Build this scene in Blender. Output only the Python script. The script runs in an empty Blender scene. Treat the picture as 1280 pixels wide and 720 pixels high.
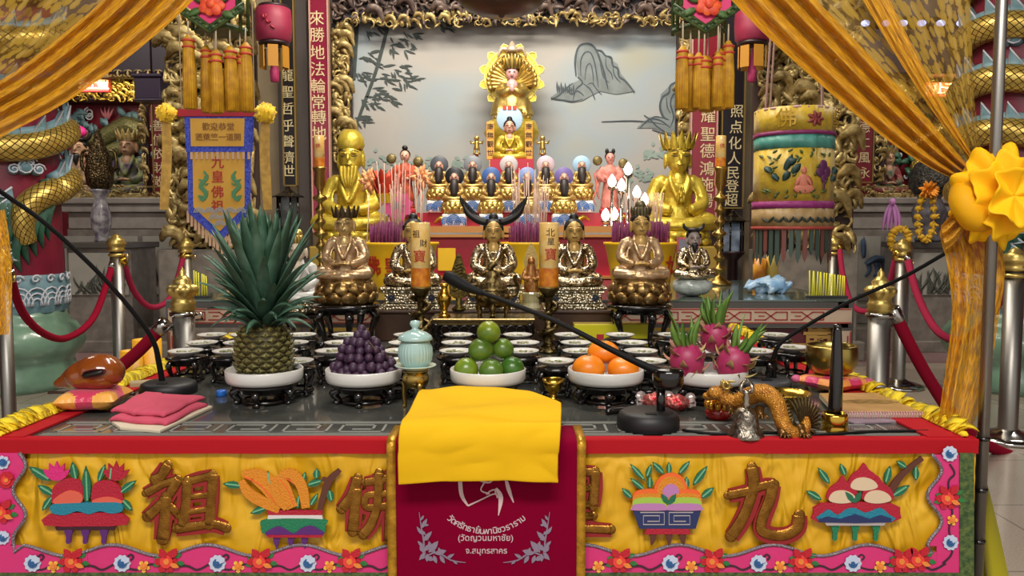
import bpy, math, random
from mathutils import Vector, Matrix, Euler, noise
random.seed(7)
S = bpy.context.scene
COL = S.collection
PI = math.pi
# ---------------------------------------------------------------- camera
F = 1000.0
PITCH = math.atan(72/F)
CZ = 1.05
cam = bpy.data.objects.new('camera', bpy.data.cameras.new('camera'))
COL.objects.link(cam)
cam.location = (0, 0, CZ)
cam.rotation_euler = (PI/2-PITCH, 0, 0)
cam.data.sensor_width = 36
cam.data.lens = F/1280*36
cam.data.clip_start = .05
S.camera = cam
# ---------------------------------------------------------------- light
vs = S.view_settings
vs.view_transform = 'Standard'
vs.look = 'None'
vs.gamma = 1
vs.use_curve_mapping = False
vs.exposure = 0.0
W = bpy.data.worlds.new('world')
S.world = W
W.use_nodes = True
W.node_tree.nodes['Background'].inputs[0].default_value = (1.0, .97, .93, 1)
W.node_tree.nodes['Background'].inputs[1].default_value = .75
def area(name, loc, size, power, tgt=None, col=(1, .95, .88), sy=None):
    l = bpy.data.lights.new(name, 'AREA')
    l.energy = power
    l.color = col
    l.size = size
    if sy:
        l.shape = 'RECTANGLE'
        l.size_y = sy
    o = bpy.data.objects.new(name, l)
    COL.objects.link(o)
    o.location = loc
    if tgt:
        o.rotation_euler = (Vector(tgt)-Vector(loc)).to_track_quat('-Z', 'Y').to_euler()
    return o
area('front_fill', (0, -.9, 3.6), 2.6, 150, (0, 1.9, .4), sy=.6)  # added fill below the ceiling, tilted to brighten the table frontal
area('ceiling_light_table', (-.2, 3.2, 4.1), 2.4, 70, (0, 3.4, .5), sy=.35)
area('ceiling_light_altar', (0, 4.9, 4.1), 2.4, 170, (0, 6.5, 1.5), col=(1, .9, .74), sy=.35)
area('ceiling_light_side', (-4.2, 5.2, 4.1), 1.2, 60, (-4, 7, 1), sy=.3)
area('ceiling_light_aisle', (4.2, 5.2, 4.1), 1.2, 60, (4, 7, 1), sy=.3)
area('alcove_fill_left', (-3.9, 7.9, 2.45), 1.1, 9, (-4, 8.6, 1.6), col=(1, .85, .65), sy=.2)  # unseen fill added to lift the dark left alcove, not a lamp there
area('alcove_fill_right', (4.1, 7.9, 2.45), 1.1, 9, (4.1, 8.6, 1.6), col=(1, .85, .65), sy=.2)  # same added fill brightening the right alcove, no real fixture

# ---------------------------------------------------------------- projection helpers (picture point to place)
_c, _s = math.cos(PITCH), math.sin(PITCH)
def ray(px, py):
    u, v = (px-640)/F, (360-py)/F
    return Vector((u, _c+v*_s, v*_c-_s))
def at(px, py, Y):
    d = ray(px, py)
    return Vector((0, 0, CZ))+d*(Y/d.y)
def on(px, py, z):
    d = ray(px, py)
    return Vector((0, 0, CZ))+d*((z-CZ)/d.z)
# ---------------------------------------------------------------- materials
def C(h):
    def f(c):
        c /= 255
        return c/12.92 if c <= .04045 else ((c+.055)/1.055)**2.4
    return (f(int(h[0:2], 16)), f(int(h[2:4], 16)), f(int(h[4:6], 16)), 1)
MC = {}
class NT:
    def __init__(s, name):
        s.m = bpy.data.materials.new(name)
        s.m.use_nodes = True
        s.n = s.m.node_tree.nodes
        s.l = s.m.node_tree.links
        s.b = s.n['Principled BSDF']
        s.out = s.n['Material Output']
    def nd(s, t, **k):
        n = s.n.new(t)
        for a, b in k.items():
            setattr(n, a, b)
        return n
    def tex(s, kind, scale, coord='Object', **k):
        tc = s.nd('ShaderNodeTexCoord')
        mp = s.nd('ShaderNodeMapping')
        s.l.new(tc.outputs[coord], mp.inputs[0])
        if isinstance(scale, tuple):
            mp.inputs['Scale'].default_value = scale
            scale = 1
        t = s.nd(kind)
        s.l.new(mp.outputs[0], t.inputs['Vector'])
        t.inputs['Scale'].default_value = scale
        for a, b in k.items():
            if a in t.inputs:
                t.inputs[a].default_value = b
            else:
                setattr(t, a, b)
        return t
    def ramp(s, src, stops, interp='LINEAR'):
        r = s.nd('ShaderNodeValToRGB')
        r.color_ramp.interpolation = interp
        e = r.color_ramp.elements
        while len(e) < len(stops):
            e.new(.5)
        for i, (p, c) in enumerate(stops):
            e[i].position = p
            e[i].color = c
        s.l.new(src, r.inputs[0])
        return r.outputs[0]
    def bump(s, src, d, dist=.004):
        b = s.nd('ShaderNodeBump')
        b.inputs['Strength'].default_value = d
        b.inputs['Distance'].default_value = dist
        s.l.new(src, b.inputs['Height'])
        s.l.new(b.outputs[0], s.b.inputs['Normal'])
def M(name, h, rough=.5, metal=0, bump=0, bs=60, var=0, vs=10, h2=None, coat=0, sheen=0, emit=0, trans=0, alpha=1, kind='noise', coord='Object', dist=.004, spec=.5, sss=0):
    if name in MC:
        return MC[name]
    t = NT(name)
    b = t.b
    c = C(h)
    b.inputs['Base Color'].default_value = c
    b.inputs['Roughness'].default_value = rough
    b.inputs['Metallic'].default_value = metal
    b.inputs['Coat Weight'].default_value = coat
    b.inputs['Sheen Weight'].default_value = sheen
    b.inputs['Transmission Weight'].default_value = trans
    b.inputs['Alpha'].default_value = alpha
    b.inputs['Specular IOR Level'].default_value = spec
    if sss:
        b.inputs['Subsurface Weight'].default_value = sss
        b.inputs['Subsurface Radius'].default_value = (.02, .012, .004)
    if emit:
        b.inputs['Emission Color'].default_value = c
        b.inputs['Emission Strength'].default_value = emit
    if var or h2:
        n = t.tex('ShaderNodeTexNoise', vs, coord, Detail=4.0)
        c2 = C(h2) if h2 else tuple(x*(1-var) for x in c[:3])+(1,)
        t.l.new(t.ramp(n.outputs['Fac'], [(.36, c2), (.64, c)]), b.inputs['Base Color'])
    if bump:
        if kind == 'noise':
            o = t.tex('ShaderNodeTexNoise', bs, coord, Detail=3.0).outputs['Fac']
        elif kind == 'voronoi':
            o = t.tex('ShaderNodeTexVoronoi', bs, coord).outputs['Distance']
        elif kind == 'wave':
            o = t.tex('ShaderNodeTexWave', bs, coord, Distortion=2.5).outputs['Fac']
        t.bump(o, bump, dist)
    MC[name] = t.m
    return t.m
# metals
GOLD = M('gold', 'd2b566', .32, .8, .25, 60, .25, 14)
GOLDP = M('gold paint', 'd8c04a', .36, .5, .6, 26, h2='b89e34', vs=9, dist=.01)
GOLDD = M('old carved gold', 'b39a52', .4, .75, .8, 45, h2='5c4a24', vs=22, dist=.01)
BRASS = M('brass', 'd6ab43', .2, 1, .05, 30)
DBRASS = M('dull brass', 'a98c4c', .3, 1, .08, 40)
SILV = M('crinkled silver', 'cfc0a4', .22, 1, 1.0, 60, h2='8d7650', vs=30, dist=.006)
SILVP = M('silver pedestal', 'c4bba4', .28, 1, 1.0, 110, h2='8a7d60', vs=60, kind='voronoi')
BRONZE = M('old bronze', '8a774c', .32, 1, .9, 70, h2='40351f', vs=40, dist=.006)
ROSEG = M('rose gilt', 'cfae88', .3, .6, .6, 60, h2='a8875c', vs=26)
STEEL = M('brushed steel', '96928c', .4, 1, .06, 30)
CHROME = M('chrome', 'b8b6b2', .15, 1)
# cloths
RED = M('red cloth', 'aa1620', .75, 0, .08, 500, spec=.15)
MAROON = M('maroon velvet', '7c0028', .85, 0, .1, 900, spec=.06)
YSATIN = M('yellow satin', 'e2b024', .3, 0, .35, 26, h2='d6a018', vs=7, dist=.012)
PINK = M('pink satin', 'd63377', .45, 0, .25, 16, dist=.01)
GTRIM = M('gold trim', 'cf9a2a', .3, .5, .3, 160, h2='a8781c', vs=60)
GREYBEAD = M('grey beads', '8f8690', .4, .3, .8, 260, kind='voronoi')
YCLOTH = M('yellow cotton', 'dfaf14', .8, 0, .2, 40, spec=.15)
YFR = M('yellow fringe', 'f0d21e', .7, 0, .6, 120)
PTOWEL = M('pink towel', 'c44a62', .9, 0, .4, 500)
DGREEN = M('dark green brocade', '2f4a26', .6, 0, .6, 180, h2='5b6b34', vs=90)
GOLDTH = M('gold sequin thread', 'a8762e', .22, .85, .35, 300, h2='8a5c22', vs=60)
DRED = M('deep red thread', '8f1a1c', .6)
SILTH = M('silver thread', 'c3b8b8', .45, .4)
def _satin():
    nt = YSATIN.node_tree
    b = nt.nodes['Principled BSDF']
    tc = nt.nodes.new('ShaderNodeTexCoord')
    mp = nt.nodes.new('ShaderNodeMapping')
    mp.inputs['Scale'].default_value = (13, 1, 5)
    mp.inputs['Rotation'].default_value = (0, .25, 0)
    n = nt.nodes.new('ShaderNodeTexNoise')
    n.inputs['Scale'].default_value = 1
    n.inputs['Detail'].default_value = 2
    n.inputs['Distortion'].default_value = 1.2
    bp = nt.nodes.new('ShaderNodeBump')
    bp.inputs['Strength'].default_value = .8
    bp.inputs['Distance'].default_value = .05
    nt.links.new(tc.outputs['Object'], mp.inputs[0])
    nt.links.new(mp.outputs[0], n.inputs['Vector'])
    nt.links.new(n.outputs['Fac'], bp.inputs['Height'])
    nt.links.new(bp.outputs[0], b.inputs['Normal'])
_satin()
# hard
BLACK = M('black lacquer', '120d0c', .18, 0, .1, 30, coat=.5)
MICB = M('black plastic', '111113', .5)
MICR = M('black rubber', '0b0b0c', .6, spec=.2)
PORC = M('white porcelain', 'cfccc6', .25, coat=.4)
WOODG = M('glossy brown wood', '8d4717', .2, 0, .03, 60, h2='7a3a10', vs=6, coat=.6)
WOODD = M('dark brown wood', '4a3222', .4, 0, .15, 30, h2='3b2618', vs=8)
SKINY = M('gilt skin', 'c09c58', .4, .25)
HAIRB = M('black hair paint', '120f10', .45)
DARKL = M('dark line paint', '241812', .6)
CREAM = M('cream paint', 'd8c4a4', .6)
REDP = M('red paint', 'c02a33', .45)
VERM = M('vermilion paint', 'c8401f', .5)
WHITE = M('white paint', 'e8e6e2', .6)
YPAINT = M('yellow paint', 'f4be12', .5)
# ---------------------------------------------------------------- mesh builder
def cr(pts, n=4, closed=False):
    pts = [Vector(p) for p in pts]
    L = len(pts)
    out = []
    for i in range(L if closed else L-1):
        if closed:
            a, b, c, d = pts[i-1], pts[i], pts[(i+1) % L], pts[(i+2) % L]
        else:
            a, b, c, d = pts[max(i-1, 0)], pts[i], pts[i+1], pts[min(i+2, L-1)]
        for k in range(n):
            t = k/n
            out.append(.5*((2*b)+(c-a)*t+(2*a-5*b+4*c-d)*t*t+(3*b-a-3*c+d)*t**3))
    if not closed:
        out.append(pts[-1])
    return out
def lerp(a, b, t):
    return a+(b-a)*t
class MB:
    def __init__(s):
        s.v, s.f, s.u, s.m, s.sm = [], [], [], [], []
        s.mi = 0
        s.X = None
    def add(s, vs, fs, uv=None, smooth=True):
        o = len(s.v)
        if s.X is not None:
            vs = [s.X @ Vector(p) for p in vs]
        s.v += [tuple(p) for p in vs]
        for f in fs:
            s.f.append(tuple(i+o for i in f))
            s.u.append([uv[i] for i in f] if uv else None)
            s.m.append(s.mi)
            s.sm.append(smooth)
        return s
    def box(s, c, d, rz=0, rot=None):
        R = Euler(rot).to_matrix() if rot else Matrix.Rotation(rz, 3, 'Z')
        vs = [Vector(c)+R @ Vector((x*d[0]/2, y*d[1]/2, z*d[2]/2)) for x in (-1, 1) for y in (-1, 1) for z in (-1, 1)]
        return s.add(vs, [(0, 1, 3, 2), (4, 6, 7, 5), (0, 4, 5, 1), (2, 3, 7, 6), (0, 2, 6, 4), (1, 5, 7, 3)], smooth=False)
    def lathe(s, prof, c=(0, 0, 0), n=24, fl=None, sx=1, sy=1, rot=None, smooth=True):
        c = Vector(c)
        R = Euler(rot).to_matrix() if rot else Matrix.Identity(3)
        vs, uv, fs = [], [], []
        m = len(prof)
        for i in range(n+1):
            a = 2*PI*i/n
            for j, (r, z) in enumerate(prof):
                k = fl(a, j) if fl else 1
                vs.append(c+R @ Vector((r*k*math.cos(a)*sx, r*k*math.sin(a)*sy, z)))
                uv.append((i/n, j/(m-1)))
        for i in range(n):
            for j in range(m-1):
                a, b, d, e = i*m+j, (i+1)*m+j, (i+1)*m+j+1, i*m+j+1
                if prof[j][0] < 1e-6:
                    fs.append((a, d, e))
                elif prof[j+1][0] < 1e-6:
                    fs.append((a, b, e))
                else:
                    fs.append((a, b, d, e))
        return s.add(vs, fs, uv, smooth)
    def cyl(s, c, r, h, n=20, rot=None):
        return s.lathe([(0, 0), (r*.98, 0), (r, .02*h), (r, h*.98), (r*.98, h), (0, h)], c, n, rot=rot, smooth=False) if n < 9 else s.lathe([(0, 0), (r, 0), (r, 0), (r, h), (r, h), (0, h)], c, n, rot=rot)
    def ell(s, c, r, n=14, m=9, rot=None):
        if not hasattr(r, '__len__'):
            r = (r, r, r)
        c = Vector(c)
        R = Euler(rot).to_matrix() if rot else Matrix.Identity(3)
        vs, uv, fs = [], [], []
        for i in range(n+1):
            for j in range(m+1):
                a, b = 2*PI*i/n, -PI/2+PI*j/m
                vs.append(c+R @ Vector((r[0]*math.cos(b)*math.cos(a), r[1]*math.cos(b)*math.sin(a), r[2]*math.sin(b))))
                uv.append((i/n, j/m))
        for i in range(n):
            for j in range(m):
                a, b, d, e = i*(m+1)+j, (i+1)*(m+1)+j, (i+1)*(m+1)+j+1, i*(m+1)+j+1
                fs.append((a, d, e) if j == 0 else ((a, b, e) if j == m-1 else (a, b, d, e)))
        return s.add(vs, fs, uv)
    def tube(s, pts, r, n=8, sm=0, flat=1, uvs=1):
        pts = [Vector(p) for p in pts]
        if sm:
            if hasattr(r, '__len__'):
                rr = []
                for i in range(len(r)-1):
                    rr += [lerp(r[i], r[i+1], k/sm) for k in range(sm)]
                r = rr+[r[-1]]
            pts = cr(pts, sm)
        L = len(pts)
        if not hasattr(r, '__len__'):
            r = [r]*L
        vs, uv, fs = [], [], []
        up = None
        ln = 0
        for i, p in enumerate(pts):
            t = (pts[min(i+1, L-1)]-pts[max(i-1, 0)]).normalized()
            if i:
                ln += (p-pts[i-1]).length
            if up is None:
                up = Vector((0, 0, 1)) if abs(t.z) < .9 else Vector((0, 1, 0))
            sd = t.cross(up)
            if sd.length < 1e-5:
                sd = t.orthogonal()
            sd.normalize()
            up = sd.cross(t).normalized()
            for k in range(n+1):
                a = 2*PI*k/n
                vs.append(p+sd*(r[i]*math.cos(a))+up*(r[i]*flat*math.sin(a)))
                uv.append((ln*uvs, k/n))
        w = n+1
        for i in range(L-1):
            for k in range(n):
                fs.append((i*w+k, i*w+k+1, (i+1)*w+k+1, (i+1)*w+k))
        fs.append(tuple(range(n-1, -1, -1)))
        fs.append(tuple((L-1)*w+k for k in range(n)))
        return s.add(vs, fs, uv)
    def grid(s, fn, nu, nv, thick=0):
        vs, uv, fs = [], [], []
        for i in range(nu+1):
            for j in range(nv+1):
                vs.append(fn(i/nu, j/nv))
                uv.append((i/nu, j/nv))
        w = nv+1
        for i in range(nu):
            for j in range(nv):
                fs.append((i*w+j, (i+1)*w+j, (i+1)*w+j+1, i*w+j+1))
        return s.add(vs, fs, uv)
    def prism(s, poly, d, org=(0, 0, 0), ax=((1, 0, 0), (0, 0, 1)), nrm=None):
        """outline in the plane ax, thickness d along the plane's normal"""
        a, b = Vector(ax[0]), Vector(ax[1])
        nn = Vector(nrm) if nrm else a.cross(b)
        o = Vector(org)
        n = len(poly)
        lo = [o+a*p[0]+b*p[1] for p in poly]
        hi = [p+nn*d for p in lo]
        ar = sum(poly[i-1][0]*poly[i][1]-poly[i][0]*poly[i-1][1] for i in range(n))
        R = range(n)
        top, bot = tuple(n+i for i in R), tuple(reversed(R))
        sides = [(i, (i+1) % n, n+(i+1) % n, n+i) for i in R]
        fs = [top, bot]+sides
        if (ar < 0) != (a.cross(b).dot(nn) < 0):
            fs = [tuple(reversed(f)) for f in fs]
        return s.add(lo+hi, fs, smooth=False)
    def star(s, c, r, n, k=.5, d=.003, **kw):
        poly = [(c[0]+(r if i % 2 == 0 else r*k)*math.cos(PI*i/n+PI/2), c[1]+(r if i % 2 == 0 else r*k)*math.sin(PI*i/n+PI/2)) for i in range(2*n)]
        return s.prism(poly, d, **kw)
    def leaf(s, b, t, w, bend=(0, 0, 0), n=7, cup=.25, nrm=(0, -1, 0), tw=.15):
        b, t, bend = Vector(b), Vector(t), Vector(bend)
        vs, fs = [], []
        for i in range(n+1):
            q = i/n
            p = b.lerp(t, q)+bend*(4*q*(1-q))
            tg = (t-b)+bend*(4-8*q)
            sd = tg.cross(Vector(nrm))
            if sd.length < 1e-6:
                sd = tg.orthogonal()
            sd.normalize()
            up = sd.cross(tg).normalized()
            ww = w*(math.sin(PI*min(1, q*(1-tw)+tw))**.8 if q < 1 else 0)+1e-5
            vs += [p-sd*ww+up*ww*cup, p+up*ww*.12, p+sd*ww+up*ww*cup, p-up*ww*.16]
        for i in range(n):
            a, c = i*4, i*4+4
            for k in range(4):
                fs.append((a+k, a+(k+1) % 4, c+(k+1) % 4, c+k))
        return s.add(vs, fs)
    def text(s, txt, size, org, ax=((1, 0, 0), (0, 0, 1)), d=.002, bold=0, bendr=0):
        vs, fs = text_geo(txt, bold)
        a, b = Vector(ax[0]), Vector(ax[1])
        nn = a.cross(b)
        out = []
        for x, y, z in vs:
            x, y = x*size, y*size
            if bendr:
                th = x/bendr
                rr = bendr-y
                x, y = rr*math.sin(th), bendr-rr*math.cos(th)
            out.append(Vector(org)+a*x+b*y+nn*(d if z > 0 else 0))
        return s.add(out, fs, smooth=False)
    def build(s, name, mats, parent=None, world=False, origin=None, bevel=0, remesh=0, smooth=2, sub=0, seg=2):
        me = bpy.data.meshes.new(name)
        off = Vector((0, 0, 0))
        if world and parent is not None:
            p = parent
            while p is not None:
                off += p.location
                p = p.parent
        elif origin is not None:
            off = Vector(origin)
        V = [(a-off.x, b-off.y, c-off.z) for a, b, c in s.v] if off.length else s.v
        me.from_pydata(V, [], s.f)
        if not isinstance(mats, (list, tuple)):
            mats = [mats]
        for m in mats:
            me.materials.append(m)
        me.polygons.foreach_set('material_index', [min(i, len(mats)-1) for i in s.m])
        me.polygons.foreach_set('use_smooth', s.sm)
        uvl = me.uv_layers.new(name='uv')
        flat = []
        for f, u in zip(s.f, s.u):
            if u:
                for q in u:
                    flat += q
            else:
                for i in f:
                    flat += [V[i][0], V[i][2]]
        uvl.data.foreach_set('uv', flat)
        me.validate()
        ob = bpy.data.objects.new(name, me)
        COL.objects.link(ob)
        if parent is not None:
            ob.parent = parent
        elif origin is not None:
            ob.location = off
        if remesh:
            md = ob.modifiers.new('r', 'REMESH')
            md.mode = 'VOXEL'
            md.voxel_size = remesh
            md.use_smooth_shade = True
            if smooth:
                m2 = ob.modifiers.new('s', 'SMOOTH')
                m2.iterations = smooth
            apply(ob)
            if len(mats) == 1:
                pass
        if bevel:
            md = ob.modifiers.new('b', 'BEVEL')
            md.width = bevel
            md.segments = seg
            md.limit_method = 'ANGLE'
            md.angle_limit = .7
        if sub:
            md = ob.modifiers.new('u', 'SUBSURF')
            md.levels = md.render_levels = sub
        return ob
def apply(ob):
    bpy.context.view_layer.update()
    ev = ob.evaluated_get(bpy.context.evaluated_depsgraph_get())
    me = bpy.data.meshes.new_from_object(ev)
    ob.modifiers.clear()
    old = ob.data
    ob.data = me
    me.name = ob.name
    bpy.data.meshes.remove(old)
TG = {}
def text_geo(txt, bold=0, cuts=0):
    k = (txt, bold, cuts)
    if k not in TG:
        cu = bpy.data.curves.new('t', 'FONT')
        cu.body = txt
        cu.align_x = 'CENTER'
        cu.align_y = 'CENTER'
        cu.resolution_u = 3
        cu.extrude = .01
        cu.offset = bold
        o = bpy.data.objects.new('t', cu)
        COL.objects.link(o)
        bpy.context.view_layer.update()
        me = bpy.data.meshes.new_from_object(o.evaluated_get(bpy.context.evaluated_depsgraph_get()))
        if cuts:
            import bmesh
            bm = bmesh.new()
            bm.from_mesh(me)
            for i in range(1, cuts):
                bmesh.ops.bisect_plane(bm, geom=bm.verts[:]+bm.edges[:]+bm.faces[:], plane_co=(-.5+i/cuts, 0, 0), plane_no=(1, 0, 0))
            bm.to_mesh(me)
            bm.free()
        TG[k] = ([tuple(v.co) for v in me.vertices], [tuple(p.vertices) for p in me.polygons])
        bpy.data.objects.remove(o)
        bpy.data.curves.remove(cu)
        bpy.data.meshes.remove(me)
    return TG[k]
def tag(o, label, cat, group=None, kind=None):
    o['label'] = label
    o['category'] = cat
    if group:
        o['group'] = group
    if kind:
        o['kind'] = kind
    return o
def thing(name, label, cat, loc=(0, 0, 0), rz=0, group=None, kind=None):
    o = bpy.data.objects.new(name, None)
    o.empty_display_size = .05
    COL.objects.link(o)
    o.location = loc
    o.rotation_euler = (0, 0, rz)
    return tag(o, label, cat, group, kind)
def struct(o):
    o['kind'] = 'structure'
    return o
def dup(root, loc, rz=0, label=None, group=None, sc=None):
    kids = {}
    for o in COL.objects:
        if o.parent:
            kids.setdefault(o.parent.name, []).append(o)
    def cp(o, par):
        c = o.copy()
        COL.objects.link(c)
        if par is not None:
            c.parent = par
        for k in kids.get(o.name, []):
            cp(k, c)
        return c
    r = cp(root, None)
    r.location = loc
    r.rotation_euler = (0, 0, rz)
    if sc:
        r.scale = (sc, sc, sc)
    if label:
        r['label'] = label
    if group:
        r['group'] = group
    return r
def repaint(root, part, mat):
    for o in COL.objects:
        if o.parent == root and o.name.split('.')[0] == part:
            o.data = o.data.copy()
            for i in range(len(o.data.materials)):
                o.data.materials[i] = mat
# ================================================================ SETTING
def floor_mat():
    t = NT('polished granite tiles')
    br = t.tex('ShaderNodeTexBrick', 1.0, offset=0)
    br.inputs['Color1'].default_value = C('a89c8e')
    br.inputs['Color2'].default_value = C('a3968a')
    br.inputs['Mortar'].default_value = C('7d726a')
    br.inputs['Mortar Size'].default_value = .004
    br.inputs['Brick Width'].default_value = .6
    br.inputs['Row Height'].default_value = .6
    n = t.tex('ShaderNodeTexNoise', 140, Detail=2.0)
    mx = t.nd('ShaderNodeMix', data_type='RGBA', blend_type='MULTIPLY')
    mx.inputs[0].default_value = .35
    t.l.new(br.outputs[0], mx.inputs[6])
    t.l.new(t.ramp(n.outputs['Fac'], [(.3, C('b0a8a0')), (.7, C('ffffff'))]), mx.inputs[7])
    t.l.new(mx.outputs[2], t.b.inputs['Base Color'])
    t.b.inputs['Roughness'].default_value = .16
    return t.m
FLOORM = floor_mat()
PINKST = M('pink granite', '8f6f70', .2, h2='7c5d60', vs=120)
STONE = M('grey stone', '857d74', .55, 0, .2, 60, h2='6f675f', vs=12)
BEIGE = M('beige plaster', '9c8a6c', .7, h2='8c7a5e', vs=3)
DWOOD = M('dark temple wood', '2a1a1e', .4, 0, .1, 30)
REDW = M('deep red lacquer', '7c1428', .4, h2='64101f', vs=5)
m = MB()
m.box((0, 4.2, -.05), (16, 13, .1))
struct(m.build('floor', FLOORM))
m = MB()
m.box((0, 6.55, .003), (16, .5, .006))
struct(m.build('trim_1', PINKST))
m = MB()
m.box((0, 4.2, 4.35), (16, 13, .1))
struct(m.build('ceiling', M('dark ceiling', '4a3c34', .8, var=.2)))
for nm, x in (('wall_left', -6.6), ('wall_right', 6.6)):
    m = MB()
    m.box((x, 5.2, 2.15), (.2, 11, 4.3))
    struct(m.build(nm, M('red side wall', '6b2a2c', .7, var=.2)))
m = MB()
m.box((0, 7.55, 2.15), (5.0, .3, 4.3))
struct(m.build('wall_back', BEIGE))
for nm, x in (('wall_alcove_left', -4.5), ('wall_alcove_right', 4.5)):
    m = MB()
    m.box((x, 8.75, 2.15), (4.2, .2, 4.3))
    struct(m.build(nm, REDW))
# stone platform in two steps in front of the alcoves
for nm, sx in (('trim_2', -1), ('trim_3', 1)):
    m = MB()
    m.box((sx*4.4, 8.0, .1), (4.2, 2.1, .2))
    m.box((sx*4.4, 8.15, .28), (4.2, 1.8, .16))
    struct(m.build(nm, STONE, bevel=.01))
# beams over the alcoves, dark posts beside the mural
for nm, sx in (('trim_4', -1), ('trim_5', 1)):
    m = MB()
    m.box((sx*4.45, 7.9, 2.75), (4.2, .3, .42))
    m.box((sx*4.45, 7.85, 3.3), (4.2, .3, .5))
    struct(m.build(nm, M('purple black beam', '2b1b26', .45), bevel=.01))
for nm, px in (('trim_6', 380), ('trim_7', 899)):
    m = MB()
    p = at(px, 200, 7.3)
    m.box((p.x, 7.33, 2.1), (.1, .1, 4.2))
    m.box((p.x+(.2 if px > 600 else -.2), 7.36, 2.1), (.07, .06, 4.2))
    struct(m.build(nm, M('grey post', '5d5450', .5), bevel=.008))
# ---------------------------------------------------------------- mural
def mural_mat():
    t = NT('mural ground')
    n = t.tex('ShaderNodeTexNoise', (.55, 1, .8), Detail=2.0)
    c = t.ramp(n.outputs['Fac'], [(.3, C('92908d')), (.46, C('a6a39e')), (.56, C('97a3aa')), (.7, C('a89d70'))])
    t.l.new(c, t.b.inputs['Base Color'])
    t.b.inputs['Roughness'].default_value = .6
    return t.m
YM = 7.3
mural = thing('wall_mural', 'large painted mural of bamboo and misty mountains behind the altar statues', 'mural', (0, YM, 1.0))
a, b = at(436, 22, YM), at(856, 300, YM)
m = MB()
m.box(((a.x+b.x)/2, YM+.03, (a.z+b.z)/2-.1), (b.x-a.x, .05, a.z-b.z+.2))
m.build('painted_panel', mural_mat(), mural, world=True)
INK = M('ink grey blue', '45525a', .7, var=.3, vs=20)
INKL = M('pale ink wash', '7f888a', .7, var=.25, vs=9)
INKF = M('faint green wash', '8fa39c', .7, var=.2, vs=9)
JIT = [0]
def pxpoly(mb, pts, Y, d=.004, smooth=0):
    JIT[0] = (JIT[0]+1) % 37
    Y -= JIT[0]*.00003
    if smooth:
        pts = [(q.x, q.y) for q in cr([(p[0], p[1], 0) for p in pts], smooth, True)]
    w = [at(p[0], p[1], Y) for p in pts]
    mb.prism([(p.x, p.z) for p in w], d, (0, Y, 0))
def pxstroke(mb, pts, Y, w, d=.004, sm=4, y0=0):
    """flat brush stroke: a ribbon of px width w (number or list)"""
    n = len(pts)
    ws = w if hasattr(w, '__len__') else [w]*n
    q = cr([(p[0], p[1], ws[i]) for i, p in enumerate(pts)], sm) if n > 2 and sm else [Vector((p[0], p[1], ws[i])) for i, p in enumerate(pts)]
    L, R = [], []
    for i, p in enumerate(q):
        t = (q[min(i+1, len(q)-1)]-q[max(i-1, 0)]).xy
        if t.length < 1e-6:
            t = Vector((1, 0))
        t.normalize()
        nn = Vector((-t.y, t.x))*max(p.z, .1)/2
        L.append((p.x+nn.x, p.y+nn.y))
        R.append((p.x-nn.x, p.y-nn.y))
    pxpoly(mb, L+R[::-1], Y, d)
def pxleaf(mb, b, t, w, Y, d=.004):
    b, t = Vector(b), Vector(t)
    dr = t-b
    nn = Vector((-dr.y, dr.x)).normalized()
    pts = []
    for q, k in ((0, .1), (.25, .8), (.5, 1), (.75, .65)):
        pts.append(b+dr*q+nn*w/2*k)
    pts.append(t)
    for q, k in ((.75, .65), (.5, 1), (.25, .8), (0, .1)):
        pts.append(b+dr*q-nn*w/2*k)
    pxpoly(mb, pts, Y, d)
m = MB()
pxstroke(m, [(486, 28), (478, 60), (468, 95), (455, 130), (444, 160)], YM, [4, 4.5, 4, 4, 3])
pxstroke(m, [(446, 28), (444, 70), (443, 100)], YM, [6, 5, 3])
rr = random.Random(3)
for cx, cy, n, sp in ((500, 55, 16, 20), (458, 72, 12, 16), (492, 92, 24, 26), (478, 118, 16, 20), (465, 125, 12, 20), (452, 95, 10, 14), (555, 32, 9, 10), (470, 34, 12, 18), (508, 40, 8, 14), (512, 102, 10, 12), (450, 148, 8, 12)):
    for i in range(n):
        x, y = cx+rr.uniform(-sp, sp)*.7, cy+rr.uniform(-sp, sp)*.45
        an = rr.uniform(-.3, 1.5)
        l = rr.uniform(9, 17)
        pxleaf(m, (x, y), (x+l*math.cos(an), y+l*math.sin(an)*.8), rr.uniform(2, 3.2), YM)
m.build('painted_bamboo', M('ink bamboo', '3f4a48', .7, var=.3, vs=12), mural, world=True)
m = MB()
pxpoly(m, [(722, 92), (720, 72), (723, 57), (734, 55), (742, 60), (748, 66), (756, 68), (763, 74), (772, 80), (776, 92), (786, 104), (794, 114), (770, 118), (750, 114), (738, 120), (728, 126), (715, 128), (700, 124), (688, 122), (702, 112), (712, 106), (724, 100)], YM, .003)
pxpoly(m, [(846, 100), (836, 108), (826, 118), (824, 134), (830, 148), (812, 146), (800, 156), (796, 160), (815, 160), (830, 164), (842, 168), (853, 172), (853, 100)], YM, .003)
m.build('painted_mountains', INKL, mural, world=True)
m = MB()
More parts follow.
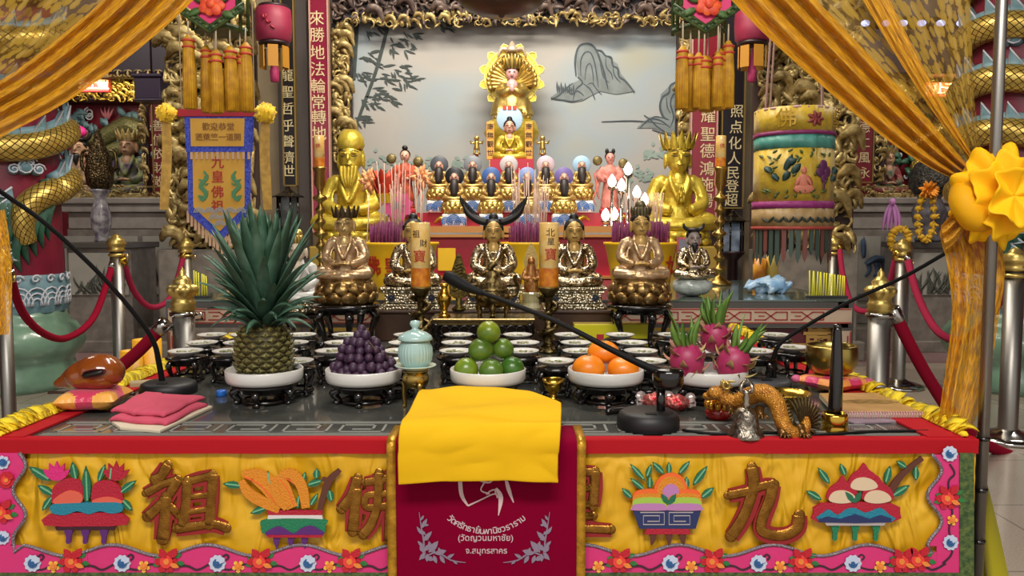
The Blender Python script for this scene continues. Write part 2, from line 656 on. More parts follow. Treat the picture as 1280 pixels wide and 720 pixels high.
for w_, pts in ((2.6, [(720, 95), (719, 75), (724, 58), (736, 55), (744, 61), (750, 75), (756, 95), (760, 112)]), (1.6, [(726, 95), (726, 76), (731, 66), (738, 66), (743, 78), (746, 95), (748, 110)]), (1.3, [(731, 100), (733, 84), (738, 80), (741, 92), (742, 108)]),
                (2.2, [(744, 62), (752, 64), (757, 70), (764, 72), (766, 82), (772, 86), (774, 96), (782, 102), (793, 116)]), (1.5, [(757, 72), (758, 84), (764, 92), (766, 100)]), (1.5, [(766, 82), (768, 94), (776, 104)]), (1.3, [(750, 80), (754, 96), (762, 104)]),
                (2, [(722, 96), (728, 104), (720, 112), (716, 126)]), (2.2, [(716, 104), (706, 112), (698, 120), (689, 124)]), (2, [(700, 119), (708, 112), (714, 118), (722, 114), (730, 120)]), (1.7, [(728, 104), (738, 112), (744, 125)]), (1.6, [(692, 124), (704, 125), (716, 127), (728, 124)]), (1.2, [(734, 106), (740, 104), (746, 112), (752, 118)]),
                (2.6, [(848, 101), (838, 107), (836, 116), (828, 122), (825, 134), (829, 146), (836, 150)]), (2, [(853, 112), (842, 118), (838, 130), (842, 146), (838, 158)]), (1.8, [(853, 126), (846, 136), (848, 152), (844, 164)]), (1.6, [(833, 122), (834, 134), (838, 142)]),
                (1.2, [(752, 152), (790, 151), (815, 153), (832, 156)]), (2, [(800, 160), (812, 149), (826, 151), (838, 160)]), (1.8, [(805, 144), (813, 150), (822, 159), (834, 166)]), (1.6, [(815, 162), (828, 166), (842, 170)]), (1.5, [(806, 155), (818, 146), (830, 148)])):
    pxstroke(m, pts, YM, [w_*.5]+[w_]*(len(pts)-2)+[w_*.4], .006)
for k in range(9):
    pxleaf(m, (697+k*2.5, 117), (696+k*2.6, 101+(k*5) % 9), 2.4, YM, .006)
m.build('ink_strokes', INK, mural, world=True)
m = MB()
rr = random.Random(12)
for x0, y0, w, h in ((535, 205, 22, 18), (475, 205, 24, 14), (578, 205, 14, 9), (800, 222, 22, 12), (818, 192, 18, 10)):
    for k in range(26):
        x, y = x0+rr.gauss(0, w*.5), y0+rr.gauss(0, h*.5)
        a = rr.uniform(0, 6.28)
        pxleaf(m, (x, y), (x+9*math.cos(a), y+6*math.sin(a)), 4.5, YM-.0002*k, .001)
m.build('faint_foliage', INKF, mural, world=True)
# ---------------------------------------------------------------- carved gilt work
def carve(mb, x0, z0, x1, z1, Y, n, seed, sc=1.0, dep=.05):
    r = random.Random(seed)
    for i in range(n):
        x, z = r.uniform(x0, x1), r.uniform(z0, z1)
        k = r.random()
        s = sc*r.uniform(.7, 1.3)
        if k < .58:
            a0, sg = r.uniform(0, 6.28), r.choice((-1, 1))
            pts = []
            for j in range(7):
                q = j/6
                rad = .075*s*(1-.75*q)
                a = a0+sg*q*4.4
                pts.append((min(max(x+rad*math.cos(a), x0), x1), Y-dep*(.4+.6*math.sin(q*3)), z+rad*math.sin(a)))
            mb.tube(pts, [.008*s, .013*s, .014*s, .013*s, .011*s, .009*s, .006*s], 6)
        elif k < .8:
            a = r.uniform(0, 6.28)
            l = .13*s
            mb.leaf((x, Y-.01, z), (min(max(x+l*math.cos(a), x0), x1), Y-dep, z+l*math.sin(a)), .022*s, (0, -dep*.6, 0), 5, .4)
        elif k < .86:
            mb.ell((x, Y-dep*.5, z), (.035*s, .03*s, .045*s), 8, 6)
        else:
            mb.tube([(x-.06*s, Y-dep, z), (x-.02*s, Y-dep*1.6, z+.05*s), (x+.04*s, Y-dep*1.2, z+.03*s), (x+.07*s, Y-dep, z-.06*s)], [.012*s, .032*s, .03*s, .01*s], 7, 2)
def carved_panel(name, label, px0, py0, px1, py1, Y, n, seed, mat, back=DWOOD, sc=1.0, dep=.05, z0=None):
    a, b = at(px0, py0, Y), at(px1, py1, Y)
    zb = b.z if z0 is None else z0
    t = thing(name, label, 'carving', ((a.x+b.x)/2, Y, zb))
    m = MB()
    m.box(((a.x+b.x)/2, Y+.03, (a.z+zb)/2), (b.x-a.x, .05, a.z-zb))
    m.build('backing', back, t, world=True)
    m = MB()
    carve(m, a.x+.02, zb+.03, b.x-.02, a.z-.03, Y, n, seed, sc, dep)
    m.build('carved_relief', mat, t, world=True)
    return t
GOLDC = M('carved gilt', 'c6b076', .4, .5, .4, 40, h2='80693c', vs=14, dist=.01)
carved_panel('carved_screen', 'narrow gilt carved screen on the left edge of the mural', 414, 29, 441, 200, 7.2, 130, 1, GOLDC)
carved_panel('carved_screen', 'narrow gilt carved screen on the right edge of the mural', 847, 29, 868, 200, 7.2, 110, 2, GOLDC)
LINT = carved_panel('carved_lintel', 'dark carved lintel with leaf scrolls along the top of the mural', 414, -60, 866, 27, 7.15, 620, 3, M('grey carved wood', '736258', .45, .3, .4, 40, h2='4a3c3a', vs=14), M('lintel back', '2b2029', .5), 1.0, .07)
m = MB()
a, b = at(430, 20, 7.1), at(856, 30, 7.1)
carve(m, a.x, b.z, b.x, a.z, 7.1, 170, 5, .6, .03)
m.build('gilt_fringe', GOLDC, LINT, world=True)
for k, (x0, x1, lab) in enumerate(((204, 324, 'gilt carved column of vines behind the yellow banner'), (946, 1066, 'gilt carved column of deer and vines behind the yellow canopy'))):
    carved_panel('carved_column', lab, x0, -40, x1, 300, 6.5, 620, 11+k, GOLDC, M('column back', '3b2a24', .6), 1.25, .09, z0=.9)
# plinths under the carved columns
for k, x in ((8, -2.44), (9, 2.38)):
    m = MB()
    m.box((x, 6.55, .45), (.8, .3, .9))
    m.box((x, 6.55, .08), (.9, .4, .16))
    struct(m.build('trim_%d' % k, STONE, bevel=.015))
# ---------------------------------------------------------------- couplet boards
GCHAR = M('gilt lettering', 'd8c79a', .45, .3)
def board(name, label, px0, px1, py1, Y, chars, ys, size, mat, cx, edge, py0=-40, bow=.0):
    a, b = at(px0, py0, Y), at(px1, py1, Y)
    t = thing(name, label, 'board', ((a.x+b.x)/2, Y, b.z))
    m = MB()
    m.box(((a.x+b.x)/2, Y+.02, (a.z+b.z)/2), (b.x-a.x, .04, a.z-b.z))
    m.build('panel', mat, t, world=True, bevel=.006)
    m = MB()
    for x in (a.x, b.x):
        m.box((x, Y+.015, (a.z+b.z)/2), (.012, .06, a.z-b.z))
    m.box(((a.x+b.x)/2, Y+.015, b.z), (b.x-a.x, .06, .012))
    m.build('edge', edge, t, world=True)
    m = MB()
    for i, (ch, y) in enumerate(zip(chars, ys)):
        x = lerp(cx[0], cx[1], i/max(1, len(ys)-1))
        m.text(ch, size*Y/F, at(x, y, Y), d=.006, bold=.0)
    m.build('lettering', GCHAR, t, world=True)
    return t
PEDGE = M('pale pink edge', 'b98d80', .5)
GEDGE = M('dull gilt edge', '8c7440', .45, .5)
board('couplet_board', 'tall crimson board with gilt characters left of the mural', 386, 414, 290, 7.0, '來勝地法輪常轉地', (24, 45, 67, 88, 109, 129, 148, 168), 19, M('crimson lacquer', '7d1030', .3, coat=.4), (396, 399), PEDGE)
board('couplet_board', 'tall crimson board with gilt characters right of the mural', 867, 894, 285, 7.0, '輝耀聖德鴻施揚', (122, 146, 169, 190, 212, 232, 252), 19, M('crimson board', '7d1426', .3, coat=.4), (886, 882), PEDGE)
board('couplet_board', 'narrow black board with gilt characters under the small red lantern', 350, 371, 232, 7.05, '龍聖哲乎聲濟世', (95, 116, 137, 158, 178, 198, 215), 16, M('black board', '1c1618', .35), (359, 361), GEDGE)
board('couplet_board', 'narrow black board with gilt characters beside the yellow canopy', 906, 928, 260, 7.05, '照点化人民登超', (140, 160, 180, 199, 217, 234, 251), 17, M('black board right', '1c161c', .35), (921, 914), GEDGE)
# ---------------------------------------------------------------- dragon columns
def scale_mat():
    t = NT('gold dragon scales')
    br = t.tex('ShaderNodeTexBrick', (32, 17, 1), 'UV', offset=0)
    br.inputs['Vector'].links[0].from_node.inputs['Rotation'].default_value = (0, 0, PI/4)
    br.inputs['Color1'].default_value = C('d9bd66')
    br.inputs['Color2'].default_value = C('c2a24e')
    br.inputs['Mortar'].default_value = C('4a330c')
    br.inputs['Mortar Size'].default_value = .09
    br.inputs['Mortar Smooth'].default_value = .6
    br.inputs['Brick Width'].default_value = 1.0
    br.inputs['Row Height'].default_value = 1.0
    t.l.new(br.outputs[0], t.b.inputs['Base Color'])
    t.b.inputs['Metallic'].default_value = .7
    t.b.inputs['Roughness'].default_value = .36
    r = t.ramp(br.outputs['Fac'], [(0, (1, 1, 1, 1)), (1, (0, 0, 0, 1))])
    t.bump(r, 1.0, .012)
    return t.m
SCALE = scale_mat()
CELAD = M('celadon stone', '71927c', .3, 0, .05, 20, h2='5f7f6c', vs=6, coat=.3)
COLRED = M('maroon column', '74102c', .45, h2='620c24', vs=6)
FINB = M('blue fin paint', '6f8d99', .5, h2='55767f', vs=12)
FINW = M('pale fin edge', 'b7bcc6', .5)
MANE = M('green mane paint', '2c5a44', .5, h2='1f4434', vs=18)
SALMON = M('salmon flame paint', 'd98a80', .5)
def dragon_column(cx, R, Y, label, phase, flip):
    t = thing('dragon_column', label, 'column', (cx, Y, 0))
    m = MB()
    m.lathe([(r_*R, z_*.78) for r_, z_ in ((0, 0), (1.22, 0), (1.26, .05), (1.22, .12), (1.15, .2), (1.14, .24), (1.28, .3), (1.36, .38), (1.33, .46), (1.2, .54), (1.08, .56), (1.08, .59), (1.03, .62), (1.03, .66), (0, .66))], n=48)
    m.build('stone_base', CELAD, t)
    m = MB()
    m.lathe([(R, .5), (R, 4.3)], n=48)
    m.build('shaft', COLRED, t)
    P = lambda a, z, d=0: Vector(((R+d)*math.cos(a), (R+d)*math.sin(a), z))
    # waves round the foot
    m = MB()
    m.lathe([(R+.012, .51), (R+.03, .56), (R+.02, .72), (R+.004, .76)], n=48, fl=lambda a, j: 1+.02*math.sin(a*14))
    m.build('wave_band', FINB, t)
    m = MB()
    for i in range(22):
        a0 = i*2*PI/22
        for k in range(3):
            rr = .075-.022*k
            m.tube([P(a0+rr*math.cos(q)/R, .56+rr*1.6*math.sin(q), .032) for q in [PI*j/8 for j in range(9)]], .006, 5)
        m.tube([P(a0+.03/R*math.cos(q)*(1-q/9), .735+.03*math.sin(q)*(1-q/9), .03) for q in [j*.6 for j in range(12)]], .007, 5)
    m.build('wave_crests', FINW, t)
    # body: a helix that ends in a tail loop facing the camera
    body = MB()
    fins = MB()
    edge = MB()
    turns, z0, dz = 4.6, 1.22, .33
    pts = []
    for i in range(int(turns*32)+1):
        a = phase+flip*i*2*PI/32
        z = z0+.1+dz*i/32+.05*math.sin(a*2)
        pts.append((a, z))
    body.tube([P(a, z, .05) for a, z in pts], [.088]*len(pts), 12)
    # tail
    a0, zt = pts[0]
    tl = [P(a0, zt, .05), P(a0-flip*.25, zt-.03, .06), P(a0-flip*.5, zt-.1, .07), P(a0-flip*.58, zt-.22, .07), P(a0-flip*.5, zt-.33, .06)]
    body.tube(tl, [.088, .085, .08, .07, .05], 12, 5)
    body.build('dragon_body', SCALE, t)
    for i in range(0, len(pts)-1, 1):
        a, z = pts[i]
        a2, z2 = pts[i+1]
        if i % 2:
            continue
        b0, b1 = P(a, z+.075, .05), P(a2+flip*.05, z2+.075, .05)
        tip = P((a+a2)/2+flip*.13, (z+z2)/2+.19, .06)
        th = Vector((b0.x, b0.y, 0)).normalized()*.015
        vs = [b0-th, b1-th, tip-th, b0+th, b1+th, tip+th]
        fins.add(vs, [(0, 1, 2), (5, 4, 3), (0, 3, 4, 1), (1, 4, 5, 2), (2, 5, 3, 0)], smooth=False)
        edge.tube([b0+th, tip+th*1.1, b1+th], .008, 5)
    fins.tube([P(a, z+.085, .035) for a, z in pts], .04, 8)
    for q in range(7):
        a, z = a0-flip*(.7+.05*math.sin(q*2)), zt+.02-.065*q
        b0, b1, tip = P(a, z, .04), P(a+flip*.02, z-.07, .04), P(a-flip*.2, z-.06, .06)
        th = Vector((b0.x, b0.y, 0)).normalized()*.015
        fins.add([b0-th, b1-th, tip-th, b0+th, b1+th, tip+th], [(0, 1, 2), (5, 4, 3), (0, 3, 4, 1), (1, 4, 5, 2), (2, 5, 3, 0)], smooth=False)
        edge.tube([b0+th, tip+th, b1+th], .008, 5)
    fins.build('dorsal_fins', FINB, t)
    edge.build('fin_edges', FINW, t)
    m = MB()
    for q in range(10):
        a = a0-flip*(.15+.13*q)
        zz = zt-.32+.05*abs(q-4)
        m.tube([P(a, zz+.2, .03), P(a+.05, zz+.08, .05), P(a-.04, zz-.06, .05), P(a+.06, zz-.2, .03)], [.03, .05, .04, .004], 7, 3, .6)
    m.build('green_mane', MANE, t)
    m = MB()
    e = MB()
    for q, (da, z) in enumerate(((-.25, 1.29), (.45, 1.72), (-.75, 2.25), (.9, 1.45), (-.1, 2.62), (.35, 2.9))):
        a = -PI/2+da
        for k, (dx, dzz, r) in enumerate(((0, 0, .05), (.07, -.01, .04), (-.06, -.015, .035), (.02, .04, .04))):
            m.ell(P(a+dx/R, z+dzz, .01), (r, r, r), 10, 7)
            e.tube([P(a+dx/R+(r-j*.0022)*math.cos(j*.75)/R, z+dzz+(r-j*.0022)*math.sin(j*.75), .045) for j in range(14)], .006, 5)
    m.build('clouds', FINB, t)
    e.build('cloud_edges', FINW, t)
    m = MB()
    for da, z in ((.12, 1.36), (-.5, 1.95), (.5, 2.3)):
        a = -PI/2+da
        for k in range(3):
            m.tube([P(a, z, .01), P(a+.1, z+.02+.02*k, .02), P(a+.2, z+.05*(k-.6), .02), P(a+.33, z+.06*(k-.4)+.03, .01)], [.012, .016, .014, .003], 6, 3)
    m.build('flame_scrolls', SALMON, t)
    return t
pL, pR = on(2, 487, 0), on(1290, 490, 0)
dragon_column(pL.x, .33, 5.35, 'maroon column with coiled gold dragon on green base at left edge', -.2, 1)
dragon_column(pR.x, .33, 5.35, 'maroon column with coiled gold dragon on green base behind steel pole at right', -2.94, -1)
# ================================================================ FRONT ALTAR TABLE
YT = 1.75
TZ = at(640, 549, YT).z
XL, XR = -1.16, at(1216, 550, YT).x
YB = 3.66
def tstone():
    t = NT('dark polished stone')
    n = t.tex('ShaderNodeTexNoise', 5, Detail=6.0, Roughness=.7)
    t.l.new(t.ramp(n.outputs['Fac'], [(.35, C('3a3b38')), (.6, C('50504b')), (.75, C('6a6861'))]), t.b.inputs['Base Color'])
    t.b.inputs['Roughness'].default_value = .09
    return t.m
table = thing('altar_table', 'long front altar table with dark glossy stone top and inlaid meander border', 'table', ((XL+XR)/2, 2.7, 0))
m = MB()
m.box(((XL+XR)/2, (YT+YB)/2, TZ-.025), (XR-XL, YB-YT, .05))
m.build('stone_top', tstone(), table, world=True, bevel=.004)
m = MB()
for y in (YT+.06, YB-.06):
    m.box(((XL+XR)/2, y, TZ-.12), (XR-XL-.1, .04, .12))
for x in (XL+.06, XR-.06):
    m.box((x, (YT+YB)/2, TZ-.12), (.04, YB-YT-.1, .12))
m.build('apron', WOODD, table, world=True)
for x in (XL+.07, XR-.07):
    for y in (YT+.07, YB-.07):
        m = MB()
        m.box((x, y, (TZ-.06)/2), (.08, .08, TZ-.06))
        m.build('leg', WOODD, table, world=True, bevel=.008)
m = MB()
def seg(mb, x0, y0, x1, y1, w=.006):
    mb.box(((x0+x1)/2, (y0+y1)/2, TZ+.0006), (abs(x1-x0)+w, abs(y1-y0)+w, .0012))
x0, x1, y0, y1 = XL+.09, XR-.09, YT+.035, YT+.16
for yy in (y0, y0+.012, y1, y1-.012):
    seg(m, x0, yy, x1, yy, .003)
px = x0+.02
while px < x1-.13:
    ya, yb = y0+.03, y1-.03
    seg(m, px, ya, px+.1, ya)
    seg(m, px, ya, px, yb)
    seg(m, px, yb, px+.075, yb)
    seg(m, px+.075, yb, px+.075, ya+.024)
    seg(m, px+.03, ya+.024, px+.075, ya+.024)
    seg(m, px+.1, ya, px+.1, yb)
    px += .13
m.build('meander_inlay', M('grey inlay', '8d8d86', .25), table, world=True)
# side runners: red strip with yellow fringe along both long edges
for nm, x, sg in (('left', XL, 1), ('right', XR, -1)):
    t = thing('side_runner', 'red cloth strip with yellow fringe along the %s edge of the altar table' % nm, 'table runner', (x, 2.7, TZ))
    m = MB()
    w = .075 if nm == 'left' else .1
    m.box((x+sg*w/2, (YT+YB)/2, TZ+.004), (w, YB-YT, .005))
    m.box((x-sg*.003, (YT+YB)/2, TZ-.03), (.004, YB-YT, .07))
    m.build('red_strip', RED, t, world=True)
    m = MB()
    r = random.Random(4)
    y = YT+.02
    while y < YB:
        l = r.uniform(.008, .024)
        m.leaf((x+sg*.026, y, TZ+.009), (x-sg*l, y+r.uniform(-.03, .03), TZ+.012+r.uniform(-.004, .02)), .02, (0, 0, .012), 4, .3, (0, 0, 1))
        y += .012
    m.tube([(x+sg*.018, YT, TZ+.01), (x+sg*.018, YB, TZ+.01)], .008, 6)
    m.build('yellow_fringe', YFR, t, world=True)
m = MB()
m.grid(lambda u, v: (XR+.03+.13*v**.8+.02*math.sin(u*40+1.5)*v, YT+.05+u*.6+.02*v, TZ-.02-v*.5), 40, 8)
o = m.build('side_drape', M('lemon satin', 'dfd11c', .4, sheen=.3), origin=(XR, 2, TZ-.5))
tag(o, 'lemon yellow satin drape hanging down the right side of the altar table', 'drape')
# ---------------------------------------------------------------- embroidered frontal
YF = YT-.012
ft = thing('embroidered_frontal', 'embroidered yellow and pink satin frontal hanging on the altar table front', 'altar cloth', ((XL+XR)/2, YF, at(640, 735, YF).z))
FX = (XL-.02, XR+.004)
m = MB()
a, b = at(0, 548, YF), at(0, 566.5, YF)
m.grid(lambda u, v: (lerp(FX[0], FX[1], u), YF-.004+.0015*math.sin(u*60)+(.03 if v == 0 else 0), lerp(TZ+.004, b.z, max(0, (v-.1)/.9))), 60, 10)
m.build('red_band', RED, ft, world=True)
zb = at(640, 735, YF).z
m = MB()
r0 = random.Random(9)
fold = [(r0.uniform(10, 60), r0.uniform(0, 6), r0.uniform(.3, 1)) for _ in range(7)]
def sat(u, v):
    d = sum(a*math.sin(f*u+p+3*v*a) for f, p, a in fold)*.0005+.0055*noise.noise(Vector((u*26, v*3.2, 1.7)))+.0025*noise.noise(Vector((u*60+v*8, v*9, 4.1)))
    return (lerp(FX[0], FX[1], u), YF+.0065+d, lerp(b.z+.004, zb, v))
m.grid(sat, 420, 50)
m.build('satin_panel', YSATIN, ft, world=True)
YP = YF-.003
m = MB()
wavy = []
for i in range(0, 131):
    x = 12+i*1160/130
    wavy.append((x, 688+7*math.sin((x-75)/118*2*PI*1.0+1.2)))
left = [(24+8*math.sin((y-566)/62*2*PI), y) for y in range(566, 684, 6)]
right = [(1168-9*math.sin((y-566)/64*2*PI+2.6), y) for y in range(682, 565, -6)]
edge = left+wavy[1:-1]+right
# pink border as a strip between the wavy line and the outer edge
def strip(mb, inner, outer, Y, d):
    for i in range(len(inner)-1):
        q = [inner[i], inner[i+1], outer[i+1], outer[i]]
        pxpoly(mb, q, Y, d)
outer = []
for i, p in enumerate(edge):
    if i < len(left):
        outer.append((-45, p[1]))
    elif i >= len(edge)-len(right):
        outer.append((1198, p[1]))
    else:
        outer.append((p[0], 714))
strip(m, left, [(-45, p[1]) for p in left], YP, .003)
wl = [(p[0], p[1]) for p in wavy]
strip(m, wl, [(p[0], 715) for p in wl], YP, .003)
rr_ = right[::-1]
strip(m, rr_, [(1198, p[1]) for p in rr_], YP, .003)
pxpoly(m, [(-45, 680), (14, 680), (14, 715), (-45, 715)], YP, .003)
pxpoly(m, [(1170, 678), (1198, 678), (1198, 715), (1170, 715)], YP, .003)
m.build('pink_border', PINK, ft, world=True)
m = MB()
pts = [at(p[0], p[1], YP-.004) for p in left+[(18, 690)]+wavy[2:-2]+[(1165, 690)]+right]
m.tube([(p.x, p.y, p.z) for p in pts], .0038, 6)
m.build('beaded_cord', GREYBEAD, ft, world=True)
m = MB()
pxpoly(m, [(1198, 566), (1216, 566), (1216, 735), (1198, 735)], YP, .005)
pxpoly(m, [(-45, 715), (1200, 715), (1200, 735), (-45, 735)], YP, .005)
m.build('green_trim', DGREEN, ft, world=True)
# flowers on the pink border
FM = [M('red silk thread', 'c21a2c', .5, bump=.5, bs=300), M('orange silk thread', 'ef8a3a', .5, bump=.5, bs=300), M('blue silk thread', '2f5f96', .5, bump=.5, bs=300), M('pale blue silk thread', 'c3cfe4', .5), M('green silk thread', '2d7a3c', .5, bump=.5, bs=300), M('dark vine thread', '3a2230', .6), M('yellow silk thread', 'f0bb4a', .5), M('bright red thread', 'e8443a', .5)]
fl = MB()
YQ = YP-.004
def blossom(x, y, r, n, c1, c2, cc, ph=0):
    for k in range(n):
        a = ph+2*PI*k/n
        fl.mi = c1
        pxpoly(fl, [(x+r*.25*math.cos(a-.9), y+r*.25*math.sin(a-.9)), (x+r*.85*math.cos(a-.38), y+r*.85*math.sin(a-.38)), (x+r*math.cos(a), y+r*math.sin(a)), (x+r*.85*math.cos(a+.38), y+r*.85*math.sin(a+.38)), (x+r*.25*math.cos(a+.9), y+r*.25*math.sin(a+.9))], YQ-.0004*k, .002)
    fl.mi = c2
    pxpoly(fl, [(x+r*.55*math.cos(2*PI*k/9), y+r*.55*math.sin(2*PI*k/9)) for k in range(9)], YQ-.003, .002)
    fl.mi = cc
    pxpoly(fl, [(x+r*.25*math.cos(2*PI*k/7), y+r*.25*math.sin(2*PI*k/7)) for k in range(7)], YQ-.0045, .002)
def vine(pts, w=2.2):
    fl.mi = 5
    pxstroke(fl, pts, YQ+.001, w, .002)
def motif_flower(x, y, vert=False):
    blossom(x-3, y+1, 15, 6, 0, 7, 1)
    fl.mi = 0
    pxleaf(fl, (x-3, y-4), (x-12, y-15), 9, YQ-.004, .002)
    pxleaf(fl, (x+2, y-4), (x+10, y-16), 10, YQ-.004, .002)
    fl.mi = 1
    pxleaf(fl, (x+2, y+4), (x+13, y+8), 6, YQ-.005, .002)
    fl.mi = 4
    for dx, dy in ((20, 4), (16, -9), (-20, 6), (-18, -4)):
        pxleaf(fl, (x+dx*.5, y+dy*.5), (x+dx, y+dy), 6, YQ, .002)
for x in (92, 211, 327, 440, 777, 893, 1004, 1130):
    motif_flower(x, 701)
    vine([(x-58, 708), (x-40, 712), (x-22, 705), (x, 710), (x+22, 707), (x+36, 712), (x+52, 704)])
for x in (-18, 41, 153, 272, 385, 838, 948, 1066):
    blossom(x, 704, 11, 10, 3, 2, 2)
    vine([(x+5, 698), (x+10, 693), (x+14, 696), (x+11, 700)], 2)
for x in (67, 180, 298, 412, 748, 864, 975, 1100):
    blossom(x, 708, 8, 5, 6, 1, 1, .3)
blossom(1187, 567, 10, 10, 3, 2, 2)
blossom(1188, 678, 10, 10, 3, 2, 2)
motif_flower(1187, 622)
blossom(1190, 650, 7, 5, 6, 1, 1)
vine([(1187, 580), (1193, 592), (1185, 604), (1190, 640), (1186, 662), (1190, 690), (1178, 704)], 2)
motif_flower(1150, 699)
blossom(8, 600, 11, 10, 0, 7, 1)
blossom(4, 578, 9, 7, 3, 2, 2)
motif_flower(3, 640)
blossom(4, 672, 9, 10, 3, 2, 2)
fl.build('border_flowers', FM, ft, world=True)
# characters
def glyph(strokes, name):
    mb = MB()
    for w, pts in strokes:
        n = len(pts)
        ws = [w*(.8+.2*math.sin(PI*i/max(1, n-1))) for i in range(n)]
        mb.mi = 0
        pxstroke(mb, [pts[0]]+pts[1:], YF-.002, [x+6.5 for x in ws], .006, 5)
        # padded gold core: rounded tube flattened
        q = cr([(p[0], p[1], 0) for p in pts], 5) if n > 2 else [Vector((p[0], p[1], 0)) for p in pts]
        W = [at(p.x, p.y, YF-.009) for p in q]
        mb.mi = 1
        e = W[0]-W[1]
        W = [W[0]+e.normalized()*.003]+W
        nq = len(q)
        rr = [w*.0017*.42]+[w*.0017*.5*(.9+.16*abs(2*i/max(1, nq-1)-1)) for i in range(nq)]
        cy = YF-.009
        k0 = len(mb.v)
        mb.tube(W, rr, 10, 0)
        mb.ell(W[-1], rr[-1], 10, 7)
        mb.ell(W[0], rr[0], 10, 7)
        for i in range(k0, len(mb.v)):
            vx, vy, vz = mb.v[i]
            mb.v[i] = (vx, cy+(vy-cy)*.3, vz)
    mb.build(name, [DRED, GOLDTH], ft, world=True)
glyph([(15, [(209, 582), (202, 594), (194, 600)]), (12, [(183, 616), (204, 605), (222, 600)]), (14, [(222, 600), (207, 624), (184, 646)]), (16, [(207, 622), (206, 645), (203, 674)]), (11, [(214, 634), (223, 644)]),
       (14, [(234, 602), (232, 630), (228, 658)]), (12, [(234, 602), (250, 598), (266, 594)]), (14, [(266, 594), (264, 625), (261, 656)]), (8, [(238, 621), (259, 619)]), (8, [(236, 640), (258, 637)]), (13, [(221, 661), (250, 657), (268, 655), (283, 660)])], 'character_zu')
glyph([(14, [(447, 598), (440, 618), (427, 636)]), (15, [(445, 612), (443, 640), (441, 664)]), (11, [(457, 603), (478, 599), (496, 597), (495, 614), (470, 618), (458, 620), (458, 634), (480, 633), (500, 630)]), (14, [(474, 592), (472, 630), (464, 655), (454, 668)]), (13, [(488, 588), (487, 630), (486, 676)])], 'character_fo')
glyph([(14, [(744, 590), (743, 610), (741, 632)]), (12, [(700, 592), (725, 590), (744, 590)]), (9, [(705, 612), (738, 610)]), (11, [(700, 632), (738, 630)]), (11, [(700, 646), (742, 645)]), (12, [(690, 664), (730, 661), (764, 662)])], 'character_huang')
glyph([(16, [(940, 585), (942, 605), (934, 635), (924, 655), (914, 670)]), (13, [(911, 619), (935, 614), (955, 607), (968, 606)]), (15, [(966, 606), (962, 625), (953, 648), (952, 663), (966, 669), (984, 668), (997, 659), (999, 644)])], 'character_jiu')
# fruit bowl motifs
MM = [M('crimson thread', 'b01732', .5, bump=.6, bs=260), M('magenta thread', 'd8267a', .5, bump=.6, bs=260), M('leaf thread', '1f6a4c', .5, bump=.6, bs=260), M('teal thread', '1f7f98', .45, bump=.6, bs=260), M('coral thread', 'd95f4a', .5), M('purple thread', '5a2270', .5), M('dark thread', '3a1422', .6), M('mint thread', '6fae84', .5), M('amber thread', 'd9861c', .45, bump=.7, bs=260), M('white thread', 'd8cfd0', .5), M('brown thread', '5c3022', .6), M('navy thread', '25305e', .5), M('lime thread', '9fc04a', .5), M('lilac thread', 'b87ab0', .5), M('cream thread', 'd8bfa0', .55), M('green thread', '1c7a52', .5, bump=.6, bs=260), M('sunset thread', 'e8672a', .5), SILTH]
def leaves(mb, L):
    for x0, y0, x1, y1, w in L:
        mb.mi = 2
        pxleaf(mb, (x0, y0), (x1, y1), w, YF-.002, .005)
        mb.mi = 7
        pxstroke(mb, [(lerp(x0, x1, .1), lerp(y0, y1, .1)), (lerp(x0, x1, .85), lerp(y0, y1, .85))], YF-.006, 1.8, .003, 0)
def pp(mb, mi, pts, lay=0, sm=3):
    mb.mi = mi
    pxpoly(mb, pts, YF-.002-.002*lay, .005, sm)
m = MB()
leaves(m, [(64, 600, 37, 583, 11), (68, 618, 48, 606, 9), (66, 620, 54, 638, 9), (96, 600, 91, 577, 10), (110, 630, 108, 582, 12), (124, 602, 132, 580, 8), (150, 616, 171, 600, 10), (153, 624, 166, 638, 9), (138, 600, 140, 582, 7)])
for cx, cy, mi in ((72, 590, 1), (146, 590, 0)):
    for k in range(5):
        m.mi = mi
        a = -PI/2+(k-2)*.5
        pxleaf(m, (cx, cy+10), (cx+20*math.cos(a), cy+8+22*math.sin(a)), 8, YF-.003-.0005*k, .005)
pp(m, 0, [(66, 624), (68, 608), (80, 599), (92, 597), (103, 602), (105, 620), (98, 629), (70, 629)], 1)
pp(m, 4, [(70, 622), (88, 612), (104, 618), (100, 629), (70, 629)], 2)
pp(m, 0, [(118, 628), (117, 608), (124, 601), (140, 600), (151, 608), (155, 624), (150, 629)], 1)
pp(m, 4, [(118, 624), (136, 620), (153, 625), (150, 629), (120, 629)], 2)
pp(m, 3, [(66, 630), (90, 628), (130, 627), (152, 628), (154, 638), (140, 641), (126, 638), (112, 642), (98, 638), (82, 643), (66, 640)], 2)
pp(m, 0, [(62, 642), (110, 640), (154, 641), (160, 655), (110, 657), (57, 656)], 1, 2)
pp(m, 6, [(70, 658), (146, 657), (144, 662), (72, 662)], 1, 0)
for x in (87, 108, 131):
    pp(m, 5, [(x-5, 662), (x+5, 662), (x+3, 670), (x+2, 678), (x-3, 678), (x-3, 670)], 1)
m.build('pomegranate_motif', MM, ft, world=True)
m = MB()
leaves(m, [(303, 607, 279, 604, 9), (334, 634, 313, 641, 9), (338, 606, 335, 588, 6), (374, 634, 364, 622, 8), (372, 634, 374, 618, 6), (377, 609, 382, 589, 8), (384, 606, 404, 600, 9), (396, 598, 396, 585, 9), (412, 612, 415, 627, 9), (388, 632, 398, 616, 7)])
m.mi = 8
